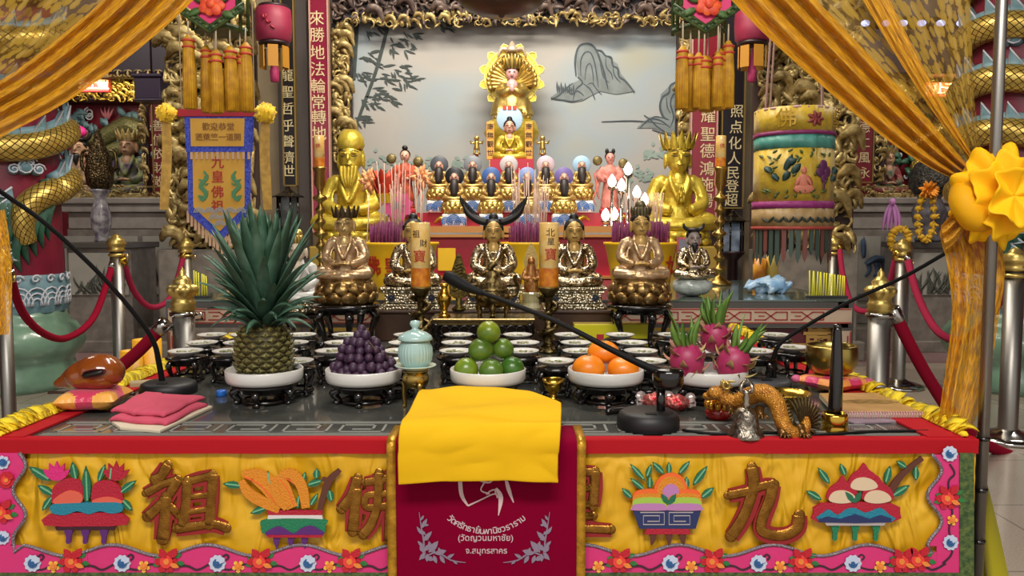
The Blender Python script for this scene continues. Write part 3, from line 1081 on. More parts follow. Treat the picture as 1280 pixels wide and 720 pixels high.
for i, (w, pts) in enumerate(((13, [(303, 592), (322, 592), (338, 600), (350, 614)]), (13, [(302, 600), (312, 616), (332, 628), (350, 636)]), (14, [(318, 598), (336, 612), (352, 634)]), (16, [(346, 594), (354, 606), (366, 634)]), (13, [(350, 592), (366, 592), (378, 608), (383, 634)]), (12, [(344, 600), (346, 618), (360, 634)]))):
    pxstroke(m, pts, YF-.003-.0006*i, [w*.6, w, w, w*.8][:len(pts)] if len(pts) == 4 else [w*.6, w, w*.9], .005, 5)
m.mi = 16
for pts in ([(306, 596), (326, 606), (346, 630)], [(350, 598), (360, 612), (368, 632)], [(356, 596), (372, 608), (380, 630)]):
    pxstroke(m, pts, YF-.008, 1.6, .003)
m.mi = 10
pxstroke(m, [(425, 587), (412, 600), (405, 618), (400, 638)], YF-.003, [6, 9, 8, 7], .005)
pxstroke(m, [(412, 600), (403, 598)], YF-.003, 5, .005, 0)
pp(m, 0, [(335, 637), (404, 637), (403, 643), (336, 643)], 1, 0)
pp(m, 9, [(336, 643), (403, 643), (404, 648), (335, 648)], 1, 0)
pp(m, 15, [(334, 648), (404, 648), (407, 657), (400, 668), (336, 668), (327, 657)], 1)
pp(m, 5, [(334, 669), (340, 660), (350, 657), (360, 662), (368, 666), (376, 660), (388, 656), (398, 660), (404, 669)], 2, 2)
for x in (347, 365, 382):
    pp(m, 5, [(x-4, 669), (x+4, 669), (x+2, 677), (x, 685), (x-4, 677)], 1)
pp(m, 0, [(334, 668), (404, 668), (402, 671), (336, 671)], 3, 0)
m.build('citron_motif', MM, ft, world=True)
m = MB()
leaves(m, [(806, 600, 787, 579, 7), (808, 596, 814, 580, 7), (806, 612, 787, 597, 7), (790, 622, 777, 610, 8), (812, 610, 812, 594, 8), (830, 592, 815, 577, 8), (836, 592, 836, 577, 7), (848, 592, 862, 576, 7), (866, 606, 884, 582, 9), (858, 610, 858, 595, 7), (876, 622, 892, 609, 9)])
for k, (mi, s) in enumerate(((16, 1), (8, .84), (12, .68), (13, .5))):
    pp(m, mi, [(838+dx*s, 626-24*s*h-8) for dx, h in ((-20, .2), (-16, .8), (-5, 1.12), (6, 1.12), (16, .85), (20, .2))]+[(838, 632)], 1+k*.5)
for cx in (812, 856):
    for k, (mi, s) in enumerate(((16, 1), (8, .8), (12, .6), (13, .3))):
        pp(m, mi, [(cx+dx, 636-25*s*h) for dx, h in ((-22, .3), (-20, .8), (-8, 1), (8, 1), (18, .85), (21, .3))]+[(cx+20, 637), (cx-21, 637)], 2+k*.5)
leaves(m, [(834, 624, 836, 606, 8)])
m.mi = 2
pxleaf(m, (836, 630), (826, 617), 7, YF-.011, .003)
pxleaf(m, (836, 630), (845, 617), 7, YF-.011, .003)
pp(m, 11, [(790, 636), (876, 636), (869, 660), (799, 660)], 2, 0)
m.mi = 17
for x0, sg in ((800, 1), (866, -1)):
    pxstroke(m, [(x0, 640), (x0+30*sg, 640), (x0+30*sg, 655), (x0+4*sg, 655), (x0+4*sg, 644), (x0+24*sg, 644), (x0+24*sg, 651), (x0+9*sg, 651)], YF-.008, 1.3, .003, 0)
pp(m, 0, [(808, 660), (860, 660), (863, 667), (805, 667)], 2, 0)
for x in (816, 836, 853):
    pp(m, 10, [(x-4, 667), (x+4, 667), (x+3, 674), (x+(x-836)*.12, 681), (x-3, 674)], 1)
m.build('rainbow_bowl_motif', MM, ft, world=True)
m = MB()
leaves(m, [(1036, 604, 1022, 584, 9), (1056, 594, 1050, 579, 8), (1026, 624, 1007, 613, 9), (1106, 604, 1112, 582, 9), (1114, 620, 1136, 606, 9), (1132, 584, 1120, 576, 8), (1144, 600, 1144, 581, 8)])
for cx, cy in ((1079, 598), (1052, 614), (1096, 614)):
    pp(m, 0, [(cx-20, cy+8), (cx-16, cy-4), (cx-6, cy-12), (cx, cy-20), (cx+6, cy-12), (cx+16, cy-4), (cx+20, cy+8), (cx+8, cy+14), (cx-8, cy+14)], 1 if cy < 600 else 2)
    pp(m, 14, [(cx-17, cy+10), (cx-12, cy+1), (cx, cy-2), (cx+12, cy+2), (cx+17, cy+10), (cx+6, cy+14), (cx-8, cy+14)], 2 if cy < 600 else 3)
m.mi = 2
pxleaf(m, (1068, 628), (1056, 614), 7, YF-.011, .003)
pxleaf(m, (1068, 628), (1076, 614), 7, YF-.011, .003)
m.mi = 10
pxstroke(m, [(1152, 572), (1136, 584), (1122, 598), (1112, 614)], YF-.003, [6, 6, 8, 10], .005)
pp(m, 0, [(1026, 628), (1112, 628), (1124, 640), (1114, 652), (1022, 652), (1016, 641)], 2, 2)
pp(m, 3, [(1023, 651), (1028, 640), (1036, 636), (1046, 643), (1056, 636), (1068, 634), (1080, 640), (1090, 637), (1100, 634), (1110, 642), (1114, 651)], 3, 2)
pp(m, 11, [(1024, 652), (1034, 645), (1050, 648), (1068, 642), (1086, 648), (1100, 643), (1113, 652)], 4, 2)
pp(m, 17, [(1030, 652), (1106, 652), (1104, 656), (1032, 656)], 3, 0)
for x in (1043, 1068, 1094):
    pp(m, 15, [(x-5, 656), (x+5, 656), (x+3, 665), (x+2, 674), (x-3, 674), (x-3, 664)], 1)
m.build('peach_bowl_motif', MM, ft, world=True)
# ---------------------------------------------------------------- maroon runner
YR = YF-.024
rt = thing('maroon_runner', 'maroon temple runner with gold edges and Thai lettering over the table front', 'table runner', (at(608, 600, YR).x, YR, zb))
def runner(x0, x1, dz, dy, nu=10):
    mb = MB()
    a, b_ = at(x0, 600, YR).x, at(x1, 600, YR).x
    prof = [(YT+.09, TZ+.006), (YT+.04, TZ+.006), (YT, TZ+.007), (YR+.008, TZ+.004), (YR+.001, TZ-.004), (YR, TZ-.02)]+[(YR, TZ-.02-(TZ-.02-zb+.02)*k/12) for k in range(1, 13)]
    n = len(prof)-1
    def fn(u, v):
        y, z = prof[round(v*n)]
        return (lerp(a, b_, u), y-dy, z+dz)
    mb.grid(fn, nu, n)
    return mb
o = runner(486, 731, 0, 0, 24).build('velvet_panel', MAROON, rt, world=True)
md = o.modifiers.new('t', 'SOLIDIFY')
md.thickness = .003
for x0, x1 in ((484, 495), (721, 732)):
    o = runner(x0, x1, .002, .003, 2).build('gold_trim', GTRIM, rt, world=True)
    md = o.modifiers.new('t', 'SOLIDIFY')
    md.thickness = .003
YW = YR-.0028
m = MB()
for pts, w in (([(575, 597), (577, 618), (585, 632)], [5, 5, 2]), ([(585, 632), (600, 625), (618, 617), (622, 622)], [2, 1.5, 1.5, 2]), ([(597, 600), (608, 598), (601, 612), (612, 617)], [2, 2, 1.5, 2]), ([(620, 610), (626, 622), (623, 644)], [3, 6, 1]), ([(632, 597), (636, 612), (642, 628)], [3, 5, 1]), ([(608, 618), (612, 614), (618, 612), (620, 618)], 1.5), ([(640, 594), (645, 600)], 2.5), ([(588, 596), (610, 603), (618, 596)], 2)):
    pxstroke(m, pts, YW, w, .002, 5)
m.build('embroidered_emblem', M('pale pink thread', 'd3b3b4', .5), rt, world=True)
m = MB()
def thai(txt, x, y, s, bend=0):
    m.text(txt, s*YW/F, at(x, y, YW), d=.0015, bold=.006, bendr=-bend if bend else 0)
def thai_arc(txt, cx, cyb, R, size, total):
    """letters run along the lower part of a circle, reading left to right"""
    base = [c for c in txt]
    cl = []
    for c in base:
        if c in 'ัิ้ํ่ืุู์ี' and cl:
            cl[-1] += c
        else:
            cl.append(c)
    n = len(cl)
    for i, c in enumerate(cl):
        th = (i/(n-1)-.5)*total
        x, y = cx+R*math.sin(th), cyb-R+R*math.cos(th)
        p = at(x, y, YW)
        ca, sa = math.cos(th), math.sin(th)
        vs_, fs_ = text_geo(c, .008)
        s = size*YW/F
        m.add([Vector((p.x+(vx*ca-vy*sa)*s, YW-(.0015 if vz > 0 else 0), p.z+(vx*sa+vy*ca)*s)) for vx, vy, vz in vs_], fs_, smooth=False)
thai_arc('วัดศรัทธายิ้มพานิชวราราม', 608, 664, 72, 11.5, 1.36)
thai('(วัดญวนมหาชัย)', 607, 672.5, 11)
thai('จ.สมุทรสาคร', 608, 688.5, 10.5)
m.build('lettering', M('pale lettering thread', 'cbb3b8', .5), rt, world=True)
for sg, cx in ((1, 522), (-1, 689)):
    m = MB()
    X = lambda d: cx+sg*d
    pxstroke(m, [(X(2), 640), (X(5), 660), (X(8), 680), (X(6), 698)], YW, [.6, 1.5, 2, 1.5], .002)
    pxstroke(m, [(X(6), 698), (X(24), 690), (X(42), 700), (X(60), 703)], YW, [1.5, 2, 1.5, .6], .002)
    for d0, y0, d1, y1, w in ((5, 660, 12, 648, 5), (6, 668, -1, 658, 4), (7, 676, 18, 664, 6), (8, 684, 0, 676, 4), (10, 690, 2, 700, 5), (14, 690, 26, 676, 8), (18, 690, 14, 676, 6), (22, 692, 36, 688, 7), (28, 694, 34, 704, 5), (20, 694, 24, 704, 5), (36, 698, 46, 692, 4), (12, 692, 12, 702, 5), (44, 700, 50, 705, 3), (8, 656, 14, 656, 3), (7, 672, 14, 674, 5), (9, 688, 16, 680, 6), (3, 682, 10, 690, 7), (12, 696, 20, 700, 6), (5, 664, 10, 668, 4), (30, 694, 26, 684, 5), (16, 684, 22, 690, 6), (4, 650, 8, 644, 3)):
        pxleaf(m, (X(d0), y0), (X(d1), y1), w, YW-.0005, .002)
    m.build('corner_ornament', M('grey lilac thread', '8e7f94', .5, .2), rt, world=True)
# ---------------------------------------------------------------- folded yellow cloth over the runner
def fold_cloth():
    hang = at(600, 600, YR-.02).z
    top = TZ+.05
    def fn(u, v, lift=0.0, ins=0.0):
        x0 = lerp(at(530, 491, 2.032).x, at(501, 590, YR-.02).x, min(1, v*1.3)**.8)
        x1 = lerp(at(642, 491, 2.032).x, at(697, 508, 1.98).x, min(1, v*3.2)) if v < .32 else lerp(at(697, 508, 1.98).x, at(697, 590, YR-.02).x, min(1, (v-.32)/.5))
        x = lerp(x0, x1, u)
        if v < .6:
            q = v/.6
            y = lerp(2.032-.02*u, YR-.022, q)
            z = TZ+.018+.022*(1-q)**2+.028*math.sin(min(1, q*3)*PI/2)*(1-.25*q)+.006*math.sin(u*5+q*7)*q
            z += .006*math.sin(q*9+u*2)*(1-q)+.012*noise.noise(Vector((u*2.5, q*3, 2)))*(1-q*.5)
        else:
            q = (v-.6)/.4
            y = YR-.022-.018*math.sin(min(1, q*2.5)*PI/2)-.004*math.sin(u*6)-.012*abs(noise.noise(Vector((u*3, q*2, 5))))
            zt = TZ+.018+.028*.75
            z = lerp(zt, hang+.008*u+.006*math.sin(u*4), q**1.25)
        return (x, y, z)
    mb = MB()
    mb.grid(fn, 40, 50)
    return mb
o = fold_cloth().build('folded_cloth', YCLOTH, origin=(at(600, 550, 1.8).x, 1.8, TZ))
md = o.modifiers.new('t', 'SOLIDIFY')
md.thickness = .014
md.offset = -1
md = o.modifiers.new('b', 'BEVEL')
md.width = .004
md.segments = 2
md.limit_method = 'ANGLE'
tag(o, 'folded bright yellow cloth draped over the maroon runner', 'cloth')
# ================================================================ THINGS ON THE FRONT TABLE
def T(px, py, z=None):
    return on(px, py, TZ if z is None else z)
# ---- fruit stands, white dishes
def fruit_stand(x, y, label):
    t = thing('fruit_stand', label, 'stand', (x, y, TZ), group='black carved fruit stands')
    m = MB()
    m.lathe([(0, .056), (.082, .056), (.088, .052), (.086, .047), (.074, .044), (.072, .034), (0, .034)], n=28)
    m.build('stand_top', BLACK, t)
    m = MB()
    m.lathe([(.055, .008), (.062, .004), (.062, .012), (.055, .014), (.055, .008)], n=24)
    m.build('foot_ring', BLACK, t)
    for k in range(5):
        a = -PI/2+k*2*PI/5
        d = lambda r, z: (r*math.cos(a), r*math.sin(a), z)
        m = MB()
        m.tube([d(.066, .04), d(.082, .03), d(.07, .016), d(.066, .008), d(.078, .003)], [.012, .012, .008, .008, .009], 8, 3)
        m.ell(d(.079, .032), (.011, .011, .009), 8, 6)
        m.build('leg', BLACK, t)
    return t
def white_dish(x, y, label):
    m = MB()
    z0 = .0565
    m.lathe([(0, z0), (.088, z0), (.097, z0+.004), (.101, z0+.012), (.102, z0+.036), (.0995, z0+.038), (.097, z0+.036), (.096, z0+.012), (.09, z0+.008), (0, z0+.008)], n=48)
    o = m.build('white_dish', PORC, origin=(0, 0, 0))
    o.location = (x, y, TZ)
    return tag(o, label, 'dish', 'white rimmed fruit dishes')
FY = 2.13
ZD = TZ+.0655
FR = {}
for nm, px in (('pineapple', 331), ('grapes', 455), ('limes', 610), ('mandarins', 757), ('dragon fruit', 886)):
    x = at(px, 480, FY).x
    FR[nm] = x
    fruit_stand(x, FY, 'black carved wooden stand under the white dish of the %s' % nm)
    white_dish(x, FY, 'shallow white rimmed dish holding the %s' % nm)
# ---- pineapple
def pineapple(x, y, z):
    t = thing('pineapple', 'whole pineapple with tall green crown in white dish at left', 'fruit', (x, y, z))
    Rb = lambda q: .071*(1-.35*abs(2*q-.95)**3.2)
    H = .145
    m = MB()
    m.lathe([(0, 0)]+[(Rb(i/14)*.97, H*i/14) for i in range(15)]+[(0, H)], n=32)
    m.build('rind', M('pineapple skin', '4a4020', .6, bump=.4, h2='2f2a14', vs=60), t)
    m = MB()
    for row in range(11):
        q = (row+.35)/11
        for k in range(13):
            a = 2*PI*(k+.5*(row % 2))/13
            r = Rb(q)
            c = Vector((r*math.cos(a), r*math.sin(a), q*H))
            out = Vector((math.cos(a), math.sin(a), .2)).normalized()
            sd = Vector((-math.sin(a), math.cos(a), 0))
            up = out.cross(sd)*-1
            up = sd.cross(out)*-1
            w, h = .0165*r/.07, .0088
            P0 = [c+sd*w, c+Vector((0, 0, h)), c-sd*w, c-Vector((0, 0, h))]
            Pm = [c+out*.006+sd*w*.6, c+out*.006+Vector((0, 0, h*.6)), c+out*.006-sd*w*.6, c+out*.006-Vector((0, 0, h*.6))]
            tip = c+out*.0085
            vs_ = P0+Pm+[tip]
            m.add(vs_, [(i, (i+1) % 4, 4+(i+1) % 4, 4+i) for i in range(4)]+[(4+i, 4+(i+1) % 4, 8) for i in range(4)], smooth=False)
            m.tube([tip-out*.003, tip+out*.003+Vector((0, 0, .006))], [.003, .0006], 5)
    m.build('rind_eyes', M('pineapple eyes', '7d7440', .5, bump=.3, bs=200, h2='54502a', vs=70), t)
    m = MB()
    r = random.Random(5)
    for i in range(92):
        q = i/91
        a = i*2.39996+r.uniform(-.1, .1)
        el = lerp(.05, 1.5, q**.8)+r.uniform(-.08, .08)
        l = lerp(.1, .26, min(1, q*1.5))*r.uniform(.85, 1.12)*(1 if q < .75 else lerp(1, .8, (q-.75)*4))
        b0 = Vector((.03*(1-q)*math.cos(a), .03*(1-q)*math.sin(a), H-.004+.1*q))
        dr = Vector((math.cos(a)*math.cos(el), math.sin(a)*math.cos(el), math.sin(el)))
        tp = b0+dr*l+Vector((0, 0, -.02 if el < .5 else 0))
        m.leaf(b0, tp, lerp(.0135, .019, q), Vector((0, 0, .022*(1-q)+.006)), 7, .55, (-dr.x*.0+math.cos(a), math.sin(a), -.3) if el > .2 else (0, 0, -1), .3)
    m.build('leaf_crown', M('pineapple leaves', '557764', .42, bump=.15, bs=140, h2='35573f', vs=18, coat=.1), t)
pineapple(FR['pineapple'], FY, ZD)
# ---- grapes
def grapes(x, y, z):
    t = thing('grape_bunch', 'heap of dark purple grapes in the second white dish', 'fruit', (x, y, z))
    r = random.Random(11)
    gm = M('grape skin', '43243c', .5, h2='301a36', vs=2, bump=.1)
    gs = []
    m0 = MB()
    m0.ell((0, 0, 0), 1, 12, 8)
    proto = None
    layers = ((.0, .078, 20), (.0, .05, 10), (.02, .073, 19), (.022, .04, 8), (.042, .06, 16), (.045, .026, 5), (.06, .044, 11), (.08, .032, 8), (.098, .018, 4), (.11, .006, 2))
    for zz, rad, n in layers:
        for k in range(n):
            a = 2*PI*k/n+r.uniform(-.15, .15)+zz*40
            rr = rad+r.uniform(-.009, .008)
            s = r.uniform(.0112, .0146)
            if proto is None:
                o = m0.build('grape', gm, t)
                proto = o
            else:
                o = proto.copy()
                COL.objects.link(o)
            o.parent = t
            o.location = (rr*math.cos(a)+(-.005 if zz > .04 else 0), rr*math.sin(a)*.9, .0145+zz+r.uniform(-.0, .009))
            o.scale = (s, s, s*1.12)
            o.rotation_euler = (r.uniform(-.6, .6), r.uniform(-.6, .6), 0)
    m = MB()
    m.tube([(0, 0, .02), (.004, 0, .08), (.02, -.02, .1), (.04, -.03, .075)], [.004, .003, .002, .0015], 6, 3)
    m.tube([(.004, 0, .08), (-.02, -.01, .06), (-.04, -.03, .05)], .0016, 5, 3)
    m.build('stem', M('grape stem', '5a4330', .7), t)
grapes(FR['grapes'], FY, ZD)
# ---- limes and mandarins
def citrus(kind, x, y, z, r, rz, mat, label, group, sq=.94):
    t = thing(kind, label, 'fruit', (x, y, z), rz, group)
    m = MB()
    m.lathe([(0, r*.05)]+[(r*math.sin(PI*i/16)*(1+.03*math.sin(PI*i/8)), r*sq*(1-math.cos(PI*i/16))) for i in range(1, 16)]+[(0, r*sq*1.93)], n=24, fl=lambda a, j: 1+.012*math.sin(a*5)*math.sin(PI*j/16))
    m.build('peel', mat, t)
    m = MB()
    m.star((0, 0), r*.16, 5, .5, r*.06, org=(0, 0, r*sq*1.93), ax=((1, 0, 0), (0, 1, 0)))
    m.build('stem_end', M('citrus stem end', '5c6a34', .7), t)
    return t
LIMA = M('lime peel yellow green', '7f8f1e', .3, bump=.12, bs=240, h2='5a7a1c', vs=14, coat=.2)
LIMB = M('lime peel deep green', '2f5a1e', .3, bump=.12, bs=240, h2='43701f', vs=14, coat=.2)
LIMC = M('lime peel mixed', '9a9a1c', .3, bump=.12, bs=240, h2='4d7420', vs=10, coat=.2)
LIMD = M('lime peel olive', '5f7a20', .3, bump=.12, bs=240, h2='496a20', vs=12, coat=.2)
x0 = FR['limes']
px = lambda p, d=0: at(p, 440, FY+d).x
LG = 'limes heaped in the white dish'
citrus('lime', px(583, -.03), FY-.035, ZD, .033, .4, LIMA, 'pale yellow green lime at the left of the bottom row', LG)
citrus('lime', px(614, -.05), FY-.05, ZD, .0325, 1.2, LIMD, 'green lime in the middle of the bottom row', LG)
citrus('lime', px(640, -.02), FY-.015, ZD, .033, 2.2, LIMB, 'darkest green lime at the right of the bottom row', LG)
citrus('lime', px(601, -.01), FY-.012, ZD+.047, .034, .9, LIMD, 'olive lime on the left of the second layer', LG)
citrus('lime', px(628, 0), FY+.012, ZD+.049, .031, 3, LIMD, 'lime on the right of the second layer', LG)
citrus('lime', px(611, 0), FY+.0, ZD+.096, .032, 1.8, LIMC, 'yellow tinged lime on top of the heap', LG)
MAN = M('mandarin peel', 'f08a12', .38, bump=.15, bs=260, h2='e07a0c', vs=12, coat=.15)
LG = 'mandarins in the white dish'
citrus('mandarin', px(736, -.03), FY-.03, ZD, .044, .3, MAN, 'large orange mandarin at the front left of its dish', LG, .78)
citrus('mandarin', px(779, -.03), FY-.03, ZD, .043, 1.2, MAN, 'orange mandarin at the front right of its dish', LG, .74)
citrus('mandarin', px(754, .03), FY+.03, ZD+.034, .044, 2, MAN, 'orange mandarin resting behind and above the other two', LG, .74)
# ---- dragon fruit
def dragon_fruit(x, y, z, r, lean, label, seed, tall):
    t = thing('dragon_fruit', label, 'fruit', (x, y, z), 0, 'dragon fruits in the white dish')
    pk = M('dragon fruit skin', 'a62f56', .45, bump=.1, bs=60, h2='a02858', vs=14)
    L = Vector(lean)
    ax = Vector((0, 0, 1)).lerp(L.normalized(), L.length).normalized()
    q = ax.to_track_quat('Z', 'Y').to_matrix()
    m = MB()
    m.lathe([(r*math.sin(PI*i/14)**.85 if 0 < i < 14 else 0, r*1.12*(1-math.cos(PI*i/14))) for i in range(15)], n=24, rot=q.to_euler())
    m.build('skin', pk, t)
    rd = random.Random(seed)
    m = MB()
    br = MB()
    for i in range(15):
        q_ = (i+.5)/15
        a = i*2.4+seed
        th = PI*(.18+.62*q_)
        c = q @ Vector((r*math.sin(th)**.85*math.cos(a), r*math.sin(th)**.85*math.sin(a), r*1.12*(1-math.cos(th))))
        out = q @ Vector((math.cos(a), math.sin(a), .9))
        m.leaf(c*.96, c+out*rd.uniform(.017, .026), .012, out.normalized()*0+Vector((0, 0, -.004)), 5, .3, tuple(q @ Vector((math.cos(a), math.sin(a), -.6))), .4)
    for i in range(tall):
        a = i*2.4+seed
        b0 = q @ Vector((r*.38*math.cos(a), r*.38*math.sin(a), r*2.05))
        d = q @ Vector((.34*math.cos(a), .34*math.sin(a), 1))
        l = rd.uniform(.05, .1)
        br.leaf(b0, b0+d*l, .0095, (rd.uniform(-.01, .01), 0, .0), 7, .4, (math.cos(a), math.sin(a)-.3, 0), .35)
    m.build('bracts', M('bract tips', 'b0a05c', .5, h2='b0506a', vs=26), t)
    br.build('top_leaves', M('dragon fruit leaves', '72903e', .45, h2='4f7a34', vs=20), t)
dragon_fruit(px(860, -.03), FY-.03, ZD+.001, .045, (-.06, -.05, .2), 'dragon fruit at the front left of the third-row dish with upright green leaves', 1, 9)
dragon_fruit(px(907, -.03), FY-.03, ZD+.002, .043, (.38, -.1, .7), 'dragon fruit leaning right with splayed green leaf tips', 5, 9)
dragon_fruit(px(893, .02), FY+.025, ZD+.066, .038, (.02, -.02, .1), 'dragon fruit balanced on top of the other two with the tallest leaves', 8, 12)
# ---- rows of small dishes on black stools
def offering(x, y):
    t = thing('dish_stool', 'x', 'stool', (x, y, TZ), 0, 'black stools under the small offering dishes')
    m = MB()
    m.lathe([(0, .082), (.054, .082), (.06, .078), (.058, .072), (.05, .068), (.05, .056), (0, .056)], n=24)
    m.build('stool_top', BLACK, t)
    for k in range(4):
        a = PI/4+k*PI/2
        d = lambda r, z: (r*math.cos(a), r*math.sin(a), z)
        m = MB()
        m.tube([d(.044, .07), d(.056, .055), d(.048, .03), d(.046, .012), d(.055, .004)], [.008, .01, .006, .006, .008], 7, 2)
        m.build('leg', BLACK, t)
    m = MB()
    m.lathe([(.04, .014), (.048, .012), (.048, .02), (.04, .022), (.04, .014)], n=20)
    m.build('stretcher_ring', BLACK, t)
    d_ = thing('offering_dish', 'x', 'dish', (x, y, TZ+.0822), 0, 'small white offering dishes on black stools')
    m = MB()
    m.lathe([(0, 0), (.024, 0), (.026, .003), (.04, .008), (.05, .014), (.0515, .017), (.049, .017), (.039, .0115), (.02, .007), (0, .007)], n=28)
    m.build('plate', PORC, d_)
    m = MB()
    rd = random.Random(2)
    for k in range(14):
        a, r = rd.uniform(0, 6.28), rd.uniform(.0, .03)
        m.ell((r*math.cos(a), r*math.sin(a), .011+.003*rd.random()), (.008, .006, .003), 7, 5, rot=(0, 0, a))
    m.build('food', M('dried offerings', 'b9b493', .7, h2='6f7350', vs=80, bump=.5), d_)
    return t, d_
t0, d0 = offering(-2.0, 3.0)
rows = (2.80, 2.60, 2.42, 2.235)
cols = [('leftmost column', (265, 252, 232, None)), ('second column from the left', (306, 299, 287, None)), ('column just right of the pineapple', (377, 366, 351, 369)), ('column left of the grapes', (433, 425, 415, None)),
        ('column behind the celadon jar', (510, 505, 500, 498)), ('column left of the limes', (573, 571, 570, None)), ('column right of the limes', (647, 655, 653, 695)), ('column left of the mandarins', (711, 720, 724, None)),
        ('column behind the mandarins', (775, 790, 801, 810)), ('column behind the dragon fruit', (840, 856, 873, None)), ('column right of the dragon fruit', (905, 925, 946, None)), ('rightmost column', (969, 990, None, None))]
rown = ('back row', 'third row', 'second row', 'front row')
first = True
for cn, xs in cols:
    for i, p in enumerate(xs):
        if p is None:
            continue
        py = (417, 427, 437.5, 450)[i]
        x = at(p, py, rows[i]).x
        y = rows[i]
        if p == 990:
            y = 2.5
            x = at(p, 437, y).x
        ls = 'black stool under a white dish, %s, %s' % (rown[i], cn)
        ld = 'small white offering dish, %s, %s' % (rown[i], cn)
        if first:
            t0.location, d0.location = (x, y, TZ), (x, y, TZ+.0822)
            t0['label'], d0['label'] = ls, ld
            first = False
        else:
            dup(t0, (x, y, TZ), random.uniform(-.3, .3), ls)
            dup(d0, (x, y, TZ+.0822), random.uniform(0, 6), ld)
# ---- celadon jar on saucer on brass stand
jx, jy = T(522, 505).x, T(522, 509).y
t = thing('jar_stand', 'small brass tripod stand under the celadon jar', 'stand', (jx, jy, TZ))
m = MB()
m.lathe([(0, .05), (.015, .05), (.03, .058), (.035, .07), (.034, .082), (.028, .092), (.034, .096), (.034, .099), (0, .099)], n=28)
m.build('bowl', DBRASS, t)
for k in range(3):
    a = -PI/2+.5+k*2*PI/3
    m = MB()
    m.tube([(.028*math.cos(a), .028*math.sin(a), .068), (.031*math.cos(a), .031*math.sin(a), .035), (.028*math.cos(a), .028*math.sin(a), .006), (.033*math.cos(a), .033*math.sin(a), .002)], [.009, .006, .0055, .008], 8, 3)
    m.build('leg', DBRASS, t)
m = MB()
m.lathe([(0, 0), (.03, 0), (.034, .004), (.052, .01), (.055, .013), (.052, .014), (.034, .008), (0, .007)], n=32)
o = m.build('saucer', M('celadon glaze rim', 'b9cdc0', .2, coat=.4))
o.location = (jx, jy, TZ+.0995)
tag(o, 'pale saucer between the celadon jar and its brass stand', 'saucer')
t = thing('lidded_jar', 'ribbed celadon jar with lid on small brass stand', 'jar', (jx, jy, TZ+.107))
CEL = M('celadon glaze', 'a0bfba', .18, coat=.5, bump=.04, bs=30)
m = MB()
m.lathe([(0, 0), (.03, 0), (.033, .003), (.042, .018), (.045, .036), (.0435, .052), (.038, .064), (.037, .069), (.034, .069), (0, .06)], n=150, fl=lambda a, j: 1+(.022*math.cos(a*30) if 2 < j < 6 else 0))
m.build('body', CEL, t)
m = MB()
m.lathe([(.033, .07), (.044, .071), (.0455, .074), (.042, .082), (.03, .091), (.016, .096), (.009, .099), (.008, .103), (.013, .109), (.0145, .115), (.011, .121), (0, .123)], n=40)
m.build('lid', CEL, t)
# ---- brass goblet
gx, gy = T(692, 506).x, T(692, 504).y
t = thing('brass_goblet', 'small shiny brass goblet beside the folded yellow cloth', 'cup', (gx, gy, TZ))
m = MB()
m.lathe([(0, 0), (.024, 0), (.025, .005), (.014, .012), (.008, .02), (.012, .03), (.02, .036), (.026, .05), (.03, .066), (.0285, .066), (.024, .05), (.016, .04), (0, .038)], n=32)
m.build('cup', BRASS, t)
m = MB()
m.lathe([(.009, .018), (.0125, .021), (.009, .024), (.009, .018)], n=24)
m.build('stem_ring', BRASS, t)
# ---- wooden fish on cushion, striker
cxy = T(118, 512)
t = thing('cushion', 'pink and yellow satin cushion under the wooden fish', 'cushion', (cxy.x, cxy.y, TZ+.007))
m = MB()
def puff(u, v, s=.073, h=.026, sg=1):
    x, y = 2*u-1, 2*v-1
    z = (1-x**4)*(1-y**4)
    k = 1-.10*(1-abs(x*y))
    return (x*s*k, y*s*k, h+sg*h*max(z, 0)**.45)
for sg in (1, -1):
    m.grid(lambda u, v: puff(u, v, sg=sg), 20, 20)
for i in range(len(m.f)):
    c = [sum(m.v[j][k] for j in m.f[i])/4 for k in (0, 1)]
    m.m[i] = 1 if abs(c[0])+abs(c[1]) > .088 or max(abs(c[0]), abs(c[1])) > .069 else 0
m.build('cover', [M('rose satin', 'd23a5e', .3, bump=.5, bs=50, sheen=.3, dist=.01), M('peach satin', 'e8a850', .35, bump=.4, bs=50, dist=.01)], t)
t.rotation_euler = (0, 0, .12)
fz = TZ+.0535
t = thing('wooden_fish', 'glossy brown wooden fish drum on the pink cushion', 'drum', (cxy.x, cxy.y, fz))
m = MB()
m.ell((.018, 0, .045), (.062, .055, .047), 20, 14)
m.ell((-.015, 0, .036), (.055, .048, .036), 18, 12)
m.tube([(.0, 0, .045), (-.04, 0, .035), (-.075, 0, .02), (-.1, 0, .012)], [.045, .034, .018, .008], 14, 4)
m.build('body', WOODG, t, remesh=.004, smooth=6)
m = MB()
m.ell((.026, -.052, .05), (.03, .011, .0085), 18, 12, rot=(.35, -.2, -.1))
m.build('sound_slot', M('slot black', '0c0606', .4), t)
m = MB()
m.tube([(.026+.031*math.cos(i*PI/8), -.056+.009*abs(math.cos(i*PI/8))**2, .05+.01*math.sin(i*PI/8)+.006*math.cos(i*PI/8)) for i in range(17)], .002, 6, 2)
m.build('slot_rim', M('slot rim red', '5a1a10', .3), t)
t = thing('striker', 'wooden fish striker lying beside the left microphone base', 'striker', (T(172, 482).x, T(172, 482).y+.02, TZ))
m = MB()
a, b = T(168, 496), T(60, 500)
m.tube([(a.x, a.y, TZ+.008), (lerp(a.x, b.x, .5), b.y+.06, TZ+.012), (b.x, b.y, TZ+.02)], [.0055, .005, .004], 8, 2)
m.build('handle', M('dark striker wood', '3a2014', .35), t, world=True)
m = MB()
m.box((T(180, 485).x, T(180, 485).y, TZ+.012), (.075, .03, .022), rz=.35)
m.build('head', M('pale striker head', 'a8956f', .6), t, world=True, bevel=.006)
